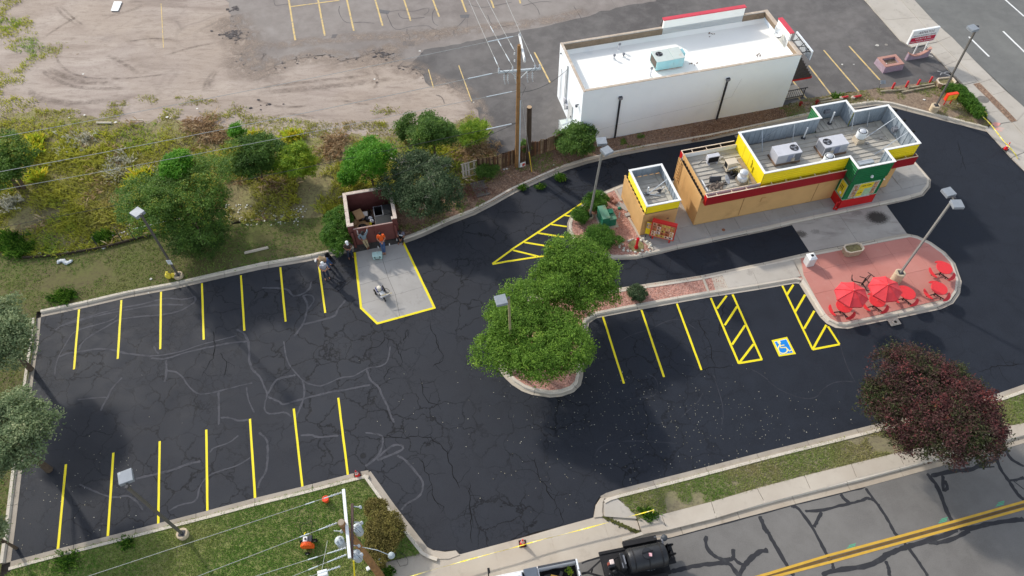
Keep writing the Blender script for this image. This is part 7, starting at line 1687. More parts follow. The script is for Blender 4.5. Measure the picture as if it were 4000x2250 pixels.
b=MB();b.tube([(-.05,.2,.5),(.1,.42,.55),(.32,.5,.5),(.42,.36,.45),(.3,.24,.45),(.1,.3,.48),(-.2,.34,.3)],.017,6);b.build('hose',BLACK,ls);b=MB();b.bar((.3,.18,.3),(.85,.2,.92),.03);b.bar((.3,-.18,.3),(.85,-.2,.92),.03);b.tube([(.85,-.32,.94),(.88,-.2,.95),(.88,.2,.95),(.85,.32,.94)],.018,6);b.build('handlebar',LGREY,ls);b=MB();b.bar((.5,-.12,.6),(.66,.55,.64),.05,.03);b.build('pointer_bar',M('pale wood bar',(190,176,140),.8),ls)
# cones
CO=M('cone red',(226,40,44),.45,var=.05);REF=M('reflective collar',(236,226,220),.4)
def cone(label,p,tilt=0,rot=0):
 t=thing('traffic_cone',label,'traffic cone',p,rot,'red traffic cones');b=MB();b.box(-.19,.19,-.19,.19,0,.035);b.build('base',M('black cone base',(48,40,38),.8),t,bevel=.012)
 b=MB();b.lathe([(.14,.035),(.03,.68),(.022,.7)],16);b.build('body',CO,t,True);b=MB();b.lathe([(.0945,.32),(.074,.44)],16,open_=True);b.lathe([(.063,.51),(.052,.57)],16,open_=True);b.build('collar',REF,t,True);return t
cone('red traffic cone on the corner kerb of the lower lawn',W(1397,1858,.03),0,.3);cone('red traffic cone on the driveway apron beside the caution tape',W(2041,2124,.02),0,.1);cone('red traffic cone at the lot edge by the main street sidewalk',W(3927,583,.1),0,.5)
# caution tape
TAPE=M('yellow caution tape',(226,206,40),.5,stain=(238,230,170),stain_at=(.5,.56),sc=6)
def tape(label,pts,w=.075):
 b=MB();P=smooth_line(pts,it=1);Z=[p[2]for p in pts]
 n=len(P);vs=[]
 for i,p in enumerate(P):
  k=i/(n-1)*(len(Z)-1);j=min(int(k),len(Z)-2);z=Z[j]+(Z[j+1]-Z[j])*(k-j);tw=.5+.5*math.sin(i*1.9);d=(P[min(i+1,n-1)]-P[max(i-1,0)]).normalized();m=Vector((-d.y,d.x,0))
  o=m*w*.5*tw+Vector((0,0,1))*w*.5*(1-.6*tw);vs+=[Vector((p.x,p.y,z))+o,Vector((p.x,p.y,z))-o]
 b.add([tuple(v)for v in vs],[(2*i,2*i+1,2*i+3,2*i+2)for i in range(n-1)]);o=b.build('caution_tape',TAPE);tag(o,label,'caution tape');s=o.modifiers.new('thickness','SOLIDIFY');s.thickness=.004
tape('yellow caution tape strung across the driveway apron',[W(2547,1994,.55),W(2420,2028,.5),W(2260,2072,.45),W(2100,2112,.45),W(2000,2141,.5),W(1860,2178,.5),W(1700,2222,.55),W(1560,2265,.6)])
t=thing('stake','thin stake tied with yellow tape at the edge of the verge lawn','stake',W(2547,2006,.1));b=MB();b.bar((0,0,0),(.02,.02,.62),.025);b.build('rod',LGREY,t);b=MB();b.ball((0,0,.5),(.07,.05,.09),7,5,0,.2);b.bar((0,0,.5),(.02,-.05,.22),.06,.01);b.build('knot',TAPE,t)
tape('yellow caution tape running from the hedge end to the street cone',[W(3834,448,.7),W(3865,478,.5),W(3900,525,.45),W(3930,562,.6),W(3975,620,.15)])
t=thing('stake','stake with a flutter of yellow tape at the end of the hedge','stake',W(3834,462,.1));b=MB();b.bar((0,0,0),(0,0,.75),.03);b.build('rod',DGREY,t);b=MB()
for k in range(5):a=k*1.3;b.bar((0,0,.65),(.3*math.cos(a),.3*math.sin(a),.35+.1*k%.3),.08,.012)
b.build('knot',TAPE,t)
# leaf blower on wheels
lb=thing('wheeled_blower','orange wheeled leaf blower standing on the lower lawn','leaf blower',W(1205,2138,.1),R(5));OR=M('orange shell',(236,100,38),.45,var=.05)
b=MB()
for k in range(13):
 a=-.3+k*.32;
b.lathe([(.06,-.1),(.3,-.09),(.33,0),(.3,.09),(.06,.1)],22,(0,-.02,.36),0,'y');b.build('fan_housing',OR,lb,True)
for k in range(6):
 b=MB();x=-.22+k*.088;b.box(x-.008,x+.008,-.125,.09,.36,.36+math.sqrt(max(.02,.112-x*x))+.008);b.build('rib',OR,lb)
b=MB();b.box(.18,.34,-.12,.08,.08,.3);b.build('outlet',OR,lb,bevel=.02);b=MB();b.box(-.18,.05,.12,.4,.3,.58);b.build('fuel_tank',M('white tank',(226,224,222),.4),lb,bevel=.03);b=MB();b.box(.06,.26,.12,.46,.28,.52);b.ball((-.05,.26,.6),.06,8,5);b.build('engine',DGREY,lb,bevel=.02)
wheel(lb,-.27,.28,.17,.08);wheel(lb,.33,.28,.17,.08);wheel(lb,0,-.36,.13,.08)
b=MB();b.tube([(-.2,.35,.32),(-.3,.7,.62),(-.33,1.0,.86),(-.26,1.03,.9),(-.1,.98,.88),(.1,.98,.88),(.26,1.06,.9),(.32,1.0,.86),(.27,.7,.62),(.2,.4,.32)],.017,6);b.build('handlebar',BLACK,lb,True);b=MB();b.tube([(-.1,.45,.55),(-.12,.55,.56),(-.08,.62,.5)],.03,6);b.build('strap',PAINT,lb)
t=thing('orange_bucket','orange round bucket with a lid standing on the lower lawn','bucket',W(1276,1957,.1));b=MB();b.lathe([(.13,0),(.165,.3)],18);b.build('pail',OR,t,True);b=MB();b.lathe([(.18,.3),(.18,.34),(.15,.36),(.15,.34),(.02,.345)],18);b.build('lid',M('orange lid',(240,84,48),.4),t,True)
for p,l,m,s in(((1476,2202),'blue and white wrapped pack of bottles at the foot of the lawn pole',M('blue wrap',(150,190,216),.4,var=.3,sc=14),(.22,.14,.2)),((1439,2222),'small white carton on the lawn left of the pole foot',WHITE,(.1,.1,.12))):
 t=thing('package',l,'package',W(*p,.1),.5);b=MB();b.box(-s[0],s[0],-s[1],s[1],0,s[2]);b.build('wrap',m,t,bevel=.03)
 if s[0]>.2:
  b=MB()
  for i in range(4):
   for j in range(3):b.lathe([(.035,s[2]),(.012,s[2]+.05),(.012,s[2]+.07)],7,(-.16+i*.107,-.09+j*.09,0))
  b.build('bottle_tops',WHITE,t)
b=MB();P_=[T('13',x,y,.14)for x,y in((1400,1190),(1420,1290),(1450,1345),(1520,1330),(1530,1280),(1490,1230),(1440,1200))];b.tube(P_,.012,5);tag(b.build('hose',CABLE),'thin black hose loop lying at the corner of the apron','hose')
# pickup truck at the bottom edge
tk=W(2254,2182,1.28);pk=thing('pickup_truck','white pickup truck parked at the apron with a loaded open bed','truck',(tk.x,tk.y,.004),R(10.2));PW=M('white car paint',(226,228,230),.25,var=.02,spec=.5);TGL=M('dark car glass',(24,28,32),.08,spec=.7);BEDM=M('bed liner',(30,28,27),.8,var=.3)
b=MB();b.box(-2.0,-.09,-.12,0,.55,1.28);b.box(-2.0,-.09,-1.95,-1.83,.55,1.28);b.box(-2.06,-2.0,-1.95,0,.55,1.28);b.build('bed_side',PW,pk,bevel=.03);b=MB();b.box(-2.0,-.09,-1.83,-.12,.5,.62);b.build('bed_floor',BEDM,pk)
b=MB();b.box(-2.02,-.1,-.105,-.0,1.281,1.305);b.box(-2.02,-.1,-1.95,-1.845,1.281,1.305);b.build('bed_rail',M('dark rail cap',(70,72,76),.6),pk)
b=MB();b.box(-.085,.0,-1.95,0,.6,1.3);tg=b.build('tailgate',PW,pk,bevel=.02);b=MB();b.box(-.06,-.02,-1.0,-.8,1.301,1.308);b.box(-.06,-.02,-.6,-.52,1.301,1.308);b.build('handle',BLACK,tg)
b=MB();b.box(-2.75,-2.08,-1.93,-.02,1.1,1.36);b.build('tool_chest',M('slate grey lid',(98,106,116),.4),pk,bevel=.02)
b=MB();b.hexa([(-5.2,-1.85,1.1),(-2.75,-1.85,1.1),(-2.75,-.1,1.1),(-5.2,-.1,1.1),(-4.6,-1.72,1.82),(-2.9,-1.72,1.82),(-2.9,-.23,1.82),(-4.6,-.23,1.82)]);b.build('cab',TGL,pk,bevel=.03);b=MB();b.hexa([(-4.62,-1.73,1.80),(-2.86,-1.73,1.80),(-2.86,-.22,1.80),(-4.62,-.22,1.80),(-4.45,-1.62,1.88),(-2.92,-1.62,1.88),(-2.92,-.33,1.88),(-4.45,-.33,1.88)]);b.build('cab_roof',PW,pk,bevel=.04)
b=MB();b.box(-6.2,-2.72,-1.95,0,.45,1.12);b.build('body',PW,pk,bevel=.06);b=MB();b.box(-3.2,-3.0,-.5,-.44,1.885,1.9);b.build('roof_lamp',DGREY,pk)
for x in(-5.2,-1.2):
 for y in(-.08,-1.87):wheel(pk,x,y,.38,.24)
b=MB();b.tube([(-4.5,.0,1.12),(-4.45,.2,1.25)],.03,6);b.box(-4.5,-4.38,.12,.34,1.2,1.42);b.build('wing_mirror',BLACK,pk)
t=thing('plywood_sheet','yellow plywood sheet lying in the truck bed','plywood',tuple(pk.matrix_basis@Vector((-1.1,-.95,.95))),FA-R(28));b=MB();b.box(-.5,.62,-.55,.35,0,.03);b.build('board',M('yellow plywood',(226,176,84),.7,var=.08),t)
t=thing('green_branch','bunch of green yellow twigs in the corner of the truck bed','plant',tuple(pk.matrix_basis@Vector((-.42,-.4,.62))),0)
C,ti=crown_points([(0,0,.25,.22,.2,.2)],14,9,.1);V,F,tt=leaf_mesh(C,ti,.09);fast('leaves',V,F,LF_yellow,t,tt)
for i,(x,y,w,d,h,c)in enumerate(((-1.6,-.5,.3,.25,.3,(70,66,64)),(-1.35,-.75,.2,.3,.25,(150,146,140)),(-1.7,-1.1,.35,.2,.35,(54,50,48)),(-.9,-.45,.25,.15,.2,(88,84,80)),(-1.5,-1.5,.4,.3,.3,(96,70,54)))):
 t=thing('tool_crate',('dark crate by the front of the truck bed near its kerb side','pale grey carton amid the clutter of the truck bed','black tall crate deep in the truck bed','flat grey tin near the middle of the truck bed','brown crate under the plywood in the truck bed')[i],'crate',tuple(pk.matrix_basis@Vector((x,y,.62))),FA+.3*i,'clutter in the truck bed');b=MB();b.box(-w/2,w/2,-d/2,d/2,0,h);b.build('crate',M('crate %d'%i,c,.8,var=.15),t,bevel=.02)
# black sealcoat trailer
tc=W(2528,2158,1.62);tr=thing('sealcoat_trailer','black sealcoat tank trailer with an engine deck hitched behind the pickup','trailer',(tc.x,tc.y-.0,.004),R(10.5));TK=M('tar black steel',(34,35,38),.42,.0,var=.25,sc=2,spec=.5);TKD=M('tar caked deck',(40,39,40),.8,var=.25,sc=3)
b=MB();b.box(-2.2,1.15,-.95,-.8,.42,.56);b.box(-2.2,1.15,.62,.76,.42,.56);b.box(-2.2,1.15,-.8,.62,.46,.52);b.build('deck',TKD,tr)
b=MB();b.lathe([(.05,-1.06),(.38,-1.04),(.56,-.95),(.6,-.85),(.6,.85),(.56,.95),(.38,1.04),(.05,1.06)],28,(.02,-.1,1.06),0,'x');b.build('tank',TK,tr,True)
for x in(-.7,.02,.72):b=MB();b.lathe([(.605,-.03),(.615,-.03),(.615,.03),(.605,.03)],28,(x,-.1,1.06),0,'x',True);b.build('tank_band',TKD,tr)
b=MB();b.lathe([(.26,1.62),(.28,1.66),(.27,1.70),(.04,1.72)],22,(-.02,-.05,0));ht=b.build('hatch',TK,tr,True);b=MB();b.bar((-.28,-.02,1.72),(.3,.02,1.72),.05,.025);b.build('hatch_bar',BLACK,ht);b=MB();b.hexa([(.02,-.22,1.715),(.16,-.26,1.71),(.2,-.1,1.71),(.05,-.06,1.715),(.02,-.22,1.745),(.16,-.26,1.74),(.2,-.1,1.74),(.05,-.06,1.745)]);b.build('rag',M('pink rag',(222,176,180),.9,var=.2,sc=12,stain=(190,110,120),stain_at=(.5,.58)),ht)
b=MB();b.box(-1.35,-1.12,-.5,.28,.56,1.42);b.build('tank_box',TK,tr,bevel=.03);b=MB();b.box(-1.34,-1.3,-.45,-.2,1.1,1.44);b.box(-1.2,-1.13,-.3,.15,1.421,1.45);b.build('bright_plate',MGREY,tr)
b=MB();b.box(-2.15,-1.6,-.75,.1,.56,.72);b.build('engine_deck',TKD,tr,bevel=.02);b=MB();b.box(-1.95,-1.62,-.2,.1,.72,1.12);b.build('engine',DGREY,tr,bevel=.04);b=MB();b.box(-1.88,-1.66,-.12,.12,1.121,1.22);b.build('engine_cowl',M('pale engine cowl',(214,196,188),.5,var=.25,sc=9),tr,bevel=.03);b=MB();b.box(-1.98,-1.9,-.1,.02,.9,1.18);b.build('red_bracket',M('rust red bracket',(150,76,60),.7),tr)
b=MB();b.ball((-1.7,-.42,.88),(.16,.13,.16),10,7);b.ball((-1.95,-.5,.82),(.12,.12,.12),10,6);b.tube([(-1.6,-.4,.9),(-1.35,-.5,.75),(-1.2,-.8,.8),(-.95,-1.0,.8)],.035,7);b.tube([(-1.8,.05,.9),(-1.5,.2,.95),(-1.3,.25,.9)],.03,7);b.build('pump',BLACK,tr,True)
b=MB();b.ball((1.1,.58,1.45),.17,14,9);b.tube([(1.1,.58,1.3),(1.05,.5,.7)],.03,7);b.build('float_ball',M('dull grey ball',(72,76,80),.5,var=.1),tr,True);b=MB();b.tube([(.95,.62,1.35),(.95,.45,1.5),(.97,.2,1.3),(1.0,.0,.9)],.035,7);b.bar((1.1,.62,1.5),(.6,.72,1.42),.025);b.build('pipework',MGREY,tr)
for k in range(5):b=MB();b.lathe([(.2,-.03),(.24,-.02),(.24,.02),(.2,.03)],16,(1.18+.02*k,.1,1.05),0,'x',True);b.M=None;b.build('hose_coil',BLACK,tr,True)
b=MB();b.lathe([(.09,-.35),(.24,-.34),(.24,-.3),(.12,-.28),(.12,.1),(.24,.12),(.24,.16),(.09,.17)],16,(1.3,.12,1.1),0,'y');b.build('hose_reel',BLACK,tr,True);b=MB();b.box(1.15,1.55,-.5,.35,.45,.55);b.bar((1.2,-.3,.5),(1.2,-.3,1.2),.05);b.bar((1.2,.3,.5),(1.2,.3,1.3),.05);b.build('reel_stand',TKD,tr)
for y0,y1 in((-1.25,-.9),(.72,1.0)):b=MB();b.box(-.9,.9,y0,y1,.52,.75);b.build('fender',TKD,tr,bevel=.03)
for x in(-.4,.4):
 for y in(-1.05,.88):wheel(tr,x,y,.33,.2)
b=MB();b.bar((-2.2,-.5,.5),(-3.0,-.1,.5),.08);b.bar((-2.2,.35,.5),(-3.0,-.1,.5),.08);b.bar((-2.95,-.1,.5),(-3.3,-.1,.5),.1);b.build('drawbar',TKD,tr);b=MB();b.tube([(-2.75,-.05,.1),(-2.75,-.05,.85)],.04,8);b.build('jack',TKD,tr)
b=MB();b.box(-.1,.3,-1.262,-1.252,.62,.72);b.build('grey_smear',LGREY,tr)
b=MB()
for i in range(14):b.ball((random.uniform(-.1,.5),-.62+random.gauss(0,.04),.85+random.gauss(0,.05)),(.03,.02,.03),5,3,0,.3)
b.build('dried_drips',M('grey drips',(130,134,136),.7),tr)['kind']='stuff'
# ------------------------------------------------------------------ odds and ends around the lot
a,c=W(955,990,.1),W(1049,968,.1);d=c-a;t=thing('parking_block','white concrete parking block lying on the upper lawn','parking block',a,math.atan2(d.y,d.x));b=MB();b.hexa([(0,-.09,0),(d.length,-.09,0),(d.length,.09,0),(0,.09,0),(.02,-.06,.13),(d.length-.02,-.06,.13),(d.length-.02,.06,.13),(.02,.06,.13)]);b.build('block',MAT_conc_w,t,bevel=.015)
YS=M('yellow sack',(222,204,70),.6,var=.12,sc=7,stain=(236,228,160),stain_at=(.55,.7))
for i,(p,r,l)in enumerate((((662,1086),(.2,.17,.26),'taller yellow sack tied at the top beside the lamp footing'),((681,1084),(.14,.13,.17),'smaller yellow sack touching the lamp footing'))):
 t=thing('yellow_sack',l,'sack',W(*p,.1),0,'yellow sacks at the lamp footing');b=MB();b.ball((0,0,r[2]*.9),r,12,8,0,.08);b.build('sack',YS,t,True);b=MB();b.tube([(0,0,r[2]*1.7),(0,0,r[2]*1.95),(.03,.02,r[2]*2.4)],[.08,.03,.09],8);b.build('neck',YS,t)
t=thing('plastic_sheet','crumpled grey white plastic sheet on the upper lawn','plastic sheet',W(254,1024,.1));b=MB()
for i in range(9):b.ball((-.4+i*.1,.1*math.sin(i*.8),.06),(.12,.16,.06),8,5,0,.3)
b.build('sheet',M('grey white plastic',(176,182,186),.5,var=.1,sc=6),t,True)
for i,(a,c,l)in enumerate((((378,480),(437,480),'pale log lying at the edge of the weeds'),((508,468),(560,469),'thin pale pole on the upper edge of the weeds'),((520,894),(608,874),'white rail lying across the weeds left of the elm'))):
 p,q=W(*a,.12),W(*c,.14);t=thing('pale_log',l,'log',p,0,'pale poles lying in the weeds');b=MB();b.tube([(0,0,0),tuple(q-p)],(.09,.05,.05)[i],8);b.build('log',M('pale bark',(206,196,178),.9,var=.12),t,True)
t=thing('slatted_screen','white slatted screen lying on the dirt yard','screen',W(452,26,.0));o4=[W(433,43,.05),W(461,43,.05),W(477,6,.05),W(446,6,.05)]
for k in range(4):
 a,c=o4[0].lerp(o4[3],k/4+.01),o4[1].lerp(o4[2],k/4+.01);e,f=o4[0].lerp(o4[3],(k+1)/4-.02),o4[1].lerp(o4[2],(k+1)/4-.02);b=MB();o=W(452,26,.0);b.hexa([tuple(v-o+Vector((0,0,z)))for z in(-.03,.03)for v in(a,c,f,e)]);b.build('slat',WHITE,t)
# low edge between lawn and weeds
t=thing('edging_fence','low dark edging and wire fence along the back of the upper lawn','fence',(0,0,0));E2=WL([(90,1012),(240,1000),(420,968),(560,930),(640,916)],.05);b=MB()
for a,c in zip(E2[:-1],E2[1:]):b.bar(a+Vector((0,0,.08)),c+Vector((0,0,.08)),.08,.3)
b.build('edging',M('dark edging',(58,50,40),.95,var=.3),t)
for(x,y)in((525,935),(480,945),(390,975)):p=W(x,y,.05);b=MB();b.tube([tuple(p),(p.x-.1,p.y+.2,1.15)],.03,7);b.build('post',DGREY,t)
b=MB();b.tube([W(518,895,1.0),W(620,870,1.0),W(720,850,1.0)],.025,6);b.build('rail',LGREY,t)
t=thing('lumber_stack','stack of yellow boards behind the dark green trees','lumber',W(1625,545,.06),FA-.1)
for i in range(9):b=MB();b.box(-1.0+random.uniform(-.1,.1),1.0,-.45+.1*i,-.45+.1*i+.085,.3+random.uniform(0,.05),.36);b.build('board',M('yellow lumber',(214,184,122),.8,var=.1),t)
b=MB();b.box(-.9,.9,-.4,.4,0,.3);b.build('stack',M('dark lumber',(150,128,92),.9),t)
for i,(a,c,l)in enumerate((((1500,585),(1545,612),'grey plank under the pine left of its crown'),((1523,618),(1572,630),'white plank beside the dark pine'),((1545,662),(1563,651),'short plank end beside the dark pine'),((1322,772),(1334,766),'short pole poking from behind the enclosure'))):
 p,q=W(*a,.15),W(*c,.3);t=thing('plank',l,'plank',p,0,'planks among the weeds');b=MB();b.bar((0,0,0),q-p,.1,.05);b.build('board',M('grey plank',(190,182,168),.9,var=.1),t)
# scrap of white litter: one loose lot
b=MB();LIT=WL([(x,y)for x,y in((270,460),(452,478),(653,458),(665,462),(330,450),(770,425),(272,651),(390,630),(478,862),(492,874),(486,906),(505,878),(362,936),(404,970),(155,990),(260,985),(196,796),(266,785),(840,460),(505,860),(515,880),(440,920),(1640,200),(1462,310),(325,290),(960,810),(1040,770),(1010,856),(1130,640),(1345,590),(1390,590),(1545,590),(1790,730),(1980,660),(2163,645),(1970,662),(2120,590),(3390,392),(3610,390),(3740,405),(3290,252),(3335,252),(3420,178),(3440,560),(590,1090),(580,1145),(1850,400),(1120,800),(1000,835),(985,860),(600,890),(930,830))],.12)
for p in LIT:
 s=random.uniform(.04,.11);b.hexa([(p.x+s*math.cos(k)*random.uniform(.8,1.6),p.y+s*math.sin(k),p.z+z)for z in(0,.03)for k in(.3,1.8,3.4,4.9)])
for i in range(150):
 p=W(random.uniform(880,1200),random.uniform(800,880),.08)if i<110 else W(random.uniform(430,530),random.uniform(840,930),.08);s=random.uniform(.03,.09)
 b.hexa([(p.x+s*math.cos(k),p.y+s*math.sin(k),p.z+z)for z in(0,.03)for k in(.3,1.8,3.4,4.9)])
b.build('litter',M('pale litter',(210,208,200),.7,var=.15,sc=2))['kind']='stuff'
# fallen leaves blown over the sealed lot
pts=np.concatenate([RNG.normal((W(2600,1700).x,W(2600,1700).y),(5.0,2.3),(400,2)),RNG.normal((W(2350,1560).x,W(2350,1560).y),(3.4,2.0),(120,2)),RNG.normal((W(3100,1690).x,W(3100,1690).y),(3.5,1.2),(90,2)),RNG.normal((W(1900,1500).x,W(1900,1500).y),(5,3),(50,2)),RNG.normal((W(250,1950).x,W(250,1950).y),(2.5,2.6),(140,2))])
pts=pts[inpoly(pts,LOT)]
C=np.concatenate([pts,np.full((len(pts),1),.024)],1);V,F,tt=leaf_mesh(C,RNG.uniform(0,1,len(C)),.045,3,.8)
fast('fallen_leaves',V,F,mat_leaf('pale fallen leaves',[(0,(128,122,100)),(.6,(186,180,156)),(1,(216,212,196))],.1),None,tt)['kind']='stuff'
b=MB();p=T('13',1077,232);b.lathe([(.17,.011),(.17,.017),(.12,.017),(.12,.012),(.05,.012),(.05,.016)],20,(p.x,p.y,0));tag(b.build('manhole_cover',M('sealed iron lid',(34,35,38),.8)),'small dark round utility lid near the corner cone','utility lid')
for p,l in(((3427,177),'pale round utility lid in the dark asphalt by the sign'),((3462,175),'ringed utility lid in the dark asphalt nearest the sign')):
 q=W(*p);b=MB();b.lathe([(.14,.004),(.14,.014)],18,(q.x,q.y,0));tag(b.build('manhole_cover',M('pale lid',(186,182,172),.8)if p[0]<3450 else M('ring lid',(136,130,122),.8)),l,'utility lid')
GRAF=M('white chalk paint',(206,200,192),.9)
for c in((3620,210),(3690,286)):
 o=W(*c);b=MB()
 for pts2 in([(-.5,.3),(-.2,.1),(.1,-.15),(.4,-.4)],[(-.45,-.25),(-.3,0),(0,.05),(.25,.2),(.45,.1)]):
  P=smooth_line([(o.x+x,o.y+y)for x,y in pts2]);
  vs=[]
  for i,p in enumerate(P):d=(P[min(i+1,len(P)-1)]-P[max(i-1,0)]).normalized();m=Vector((-d.y,d.x,0))*.035;vs+=[p+m,p-m]
  b.add([(v.x,v.y,.0095)for v in vs],[(2*i,2*i+1,2*i+3,2*i+2)for i in range(len(P)-1)])
 b.build('paint_scribble',GRAF,DSHEET)
# ------------------------------------------------------------------ trees (base, crown lobes in metres)
def ctree(name,label,cpx,zc,rpx,rz,mat,clumps,per,cr,leaf,seed=1,nl=9,lk=.5,group=None,bdx=(0,0),ry=None,**kw):
 c=W(*cpx,zc);m=mpp(*cpx,zc);rx=rpx*m*.86;rz*=.88
 L=lobes_for(rx,(ry or 1.0)*rx,rz,zc,nl,lk,seed);clumps=int(clumps*1.55);kw.setdefault('up',.8)
 return tree(name,label,kw.pop('cat','tree'),(c.x+bdx[0],c.y+bdx[1]),[(l[0]-bdx[0],l[1]-bdx[1],l[2],l[3],l[4],l[5])+tuple(l[6:])for l in L],mat,clumps,per,cr,leaf,group,**kw)
ctree('ash_tree','round green tree in the island nearest the nose kerb, a lamp post inside',(2068,1335),2.6,238,2.1,LF_green,1250,34,.36,.12,3,11,.5,'green island trees',trunk=.16,limbs=10)
ctree('ash_tree','round green tree in the island strip nearest the drive-through lane',(2255,1098),2.6,195,1.8,LF_green,900,34,.36,.12,5,10,.5,'green island trees',trunk=.15,limbs=9)
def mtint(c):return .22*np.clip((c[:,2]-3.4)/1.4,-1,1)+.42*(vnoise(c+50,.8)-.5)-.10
ctree('maroon_tree','dark maroon leaved tree in the verge between the lot and the side street',(3622,1600),3.0,282,2.3,LF_maroon,1300,30,.38,.15,8,12,.5,None,trunk=.17,limbs=10,tintfn=mtint,aspect=.34,droop=.5,tv=.12)
# silver trees on the left edge
ctree('silver_tree','silver green tree overhanging the left kerb by the upper stall lines',(-10,1320),3.6,170,1.6,LF_silver,480,28,.38,.15,11,10,.5,'silver green trees at the left edge',trunk=.16,ry=1.2,tv=.12)
ctree('silver_tree','larger silver green tree overhanging the left kerb by the lower stall lines',(20,1705),4.4,225,1.6,LF_silver,760,28,.36,.14,12,11,.5,'silver green trees at the left edge',trunk=.18,tv=.14)
ctree('silver_tree','small silver green sprig hanging over the left kerb near the bottom corner',(-30,2090),2.2,85,.9,LF_silver,140,24,.3,.13,13,7,.5,'silver green trees at the left edge',trunk=.08,limbs=4)
# weedy strip trees
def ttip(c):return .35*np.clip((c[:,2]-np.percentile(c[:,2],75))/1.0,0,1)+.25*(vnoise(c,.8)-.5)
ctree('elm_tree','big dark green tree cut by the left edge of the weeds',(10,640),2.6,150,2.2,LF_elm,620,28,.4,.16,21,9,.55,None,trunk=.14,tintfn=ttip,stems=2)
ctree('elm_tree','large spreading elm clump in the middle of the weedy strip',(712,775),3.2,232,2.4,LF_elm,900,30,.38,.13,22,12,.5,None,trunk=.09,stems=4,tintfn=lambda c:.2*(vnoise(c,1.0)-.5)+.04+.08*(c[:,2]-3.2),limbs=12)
ctree('elm_tree','pointed bright green top rising out of the elm clump',(705,655),4.6,78,1.5,LF_bright,170,26,.3,.14,23,6,.5,None,trunk=.07,limbs=5)
ctree('juniper_bush','dark olive juniper bush in front of the elm clump',(778,925),.85,128,1.0,LF_elm,520,28,.26,.09,24,8,.5,None,trunk=.06,cat='bush',limbs=5,tv=.14,tintfn=lambda c:-.22+0*c[:,0])
ctree('elm_tree','orange tipped dark green sapling clump behind the elm',(985,625),2.0,122,2.0,LF_elm,520,28,.36,.14,25,9,.5,None,trunk=.07,stems=3,tintfn=lambda c:.55*(vnoise(c+9,.9)-.42))
ctree('sapling','pointed green sapling rising from the orange tipped clump',(928,525),2.6,40,1.1,LF_bright,90,22,.26,.13,26,5,.5,None,trunk=.05,limbs=4)
ctree('sapling','bright yellow green sapling in the middle of the weeds',(1165,640),1.6,92,1.6,LF_yellow,380,28,.28,.12,27,8,.5,None,trunk=.06,tintfn=lambda c:.25*(vnoise(c,1.2)-.5),limbs=6)
ctree('sapling','bright green conical tree behind the trash enclosure',(1440,645),2.4,104,2.3,LF_bright,520,28,.32,.13,28,9,.5,None,trunk=.08,limbs=7)
ctree('sapling','low bright green shoot left of the enclosure tree',(1362,700),.9,48,.8,LF_bright,130,24,.26,.12,29,6,.5,None,trunk=.05,limbs=4)
ctree('pine_tree','dark grey green pine with bleached twigs beside the trash enclosure',(1660,725),2.3,162,2.0,LF_juniper,900,28,.34,.12,30,12,.5,None,trunk=.13,dead=26,tv=.13,limbs=10)
ctree('elm_tree','leafy green tree standing behind the dark pine',(1690,530),2.3,100,2.2,LF_elm,380,28,.34,.14,31,8,.55,None,trunk=.09,limbs=7)
ctree('elm_tree','small thin green tree at the left shoulder of the dark pine',(1590,520),1.6,60,1.3,LF_elm,150,24,.3,.13,32,6,.5,None,trunk=.06,limbs=5)
ctree('weed_bush','pale yellow green bush at the edge of the old asphalt',(1845,520),.7,78,.7,LF_yellow,240,26,.26,.11,33,7,.5,None,cat='bush',trunk=.04,limbs=4,tintfn=lambda c:.2*(vnoise(c,1.5)-.5)-.1)
ctree('elm_tree','dense dark green bush at the corner of the white building',(2255,560),1.2,78,1.1,LF_elm,420,28,.28,.13,34,8,.5,None,cat='bush',trunk=.06,limbs=5,tv=.08)
ctree('vine_bush','low green bush against the fence west of the utility pole',(1895,668),.5,48,.55,LF_elm,130,24,.22,.11,35,6,.5,None,cat='bush',trunk=.03,limbs=3)
ctree('vine_bush','green creeper clump between the two utility poles',(2045,580),.9,26,.8,LF_elm,90,22,.2,.1,36,5,.5,None,cat='bush',trunk=.03,limbs=3)
# shaped shrubs
def shrub(label,cpx,zc,rpx,rz,mat=LF_hedge,n=520,ry=1.0,group='clipped shrubs',leaf=.075,seed=1,nl=8,tv=.13):
 return ctree('shrub',label,cpx,zc,rpx,rz,mat,n,26,.17,leaf,seed,nl,.52,group,cat='shrub',trunk=.05,limbs=4,ry=ry,tv=tv,shell=.72)
shrub('large bright green hedge clump left of the trash enclosure',(1322,905),.85,68,1.05,n=720,ry=1.5,seed=41,leaf=.085)
shrub('round green shrub at the back of the mulch bed by the lane',(2325,790),.55,46,.6,n=420,seed=42)
shrub('low shrub with a bare twiggy front left of the lamp post',(2266,848),.42,38,.42,n=280,seed=43)
shrub('long low green shrub in front of the transformer',(2345,935),.45,84,.48,n=640,ry=.72,seed=44)
shrub('dark small juniper in the mulch strip by the island tree',(2488,1150),.3,36,.32,LF_juniper,240,seed=45)
shrub('green hedge mound beside the corner planter',(3718,355),.35,30,.38,n=260,seed=46)
h0,h1=W(3735,372,0),W(3812,462,0)
tree('hedge','long dense green hedge along the main street sidewalk','hedge',(h0.x,h0.y),[((h1-h0).x*k/6+random.uniform(-.1,.1),(h1-h0).y*k/6,.38,.58,.58,random.uniform(.36,.46))for k in range(7)],LF_hedge,1100,26,.16,.08,None,trunk=.03,limbs=4,tv=.13,shell=.72,up=.8)
shrub('rusty brown juniper at the corner of the lower lawn',(1505,2085),.7,78,.75,LF_rust,760,ry=1.35,seed=48,leaf=.08,nl=11,tv=.13)
shrub('olive juniper tip leaning on the kerb above the rusty juniper',(1468,1998),.55,42,.5,LF_rust,300,seed=49,leaf=.08)
b=MB();p=W(2268,872,.15)
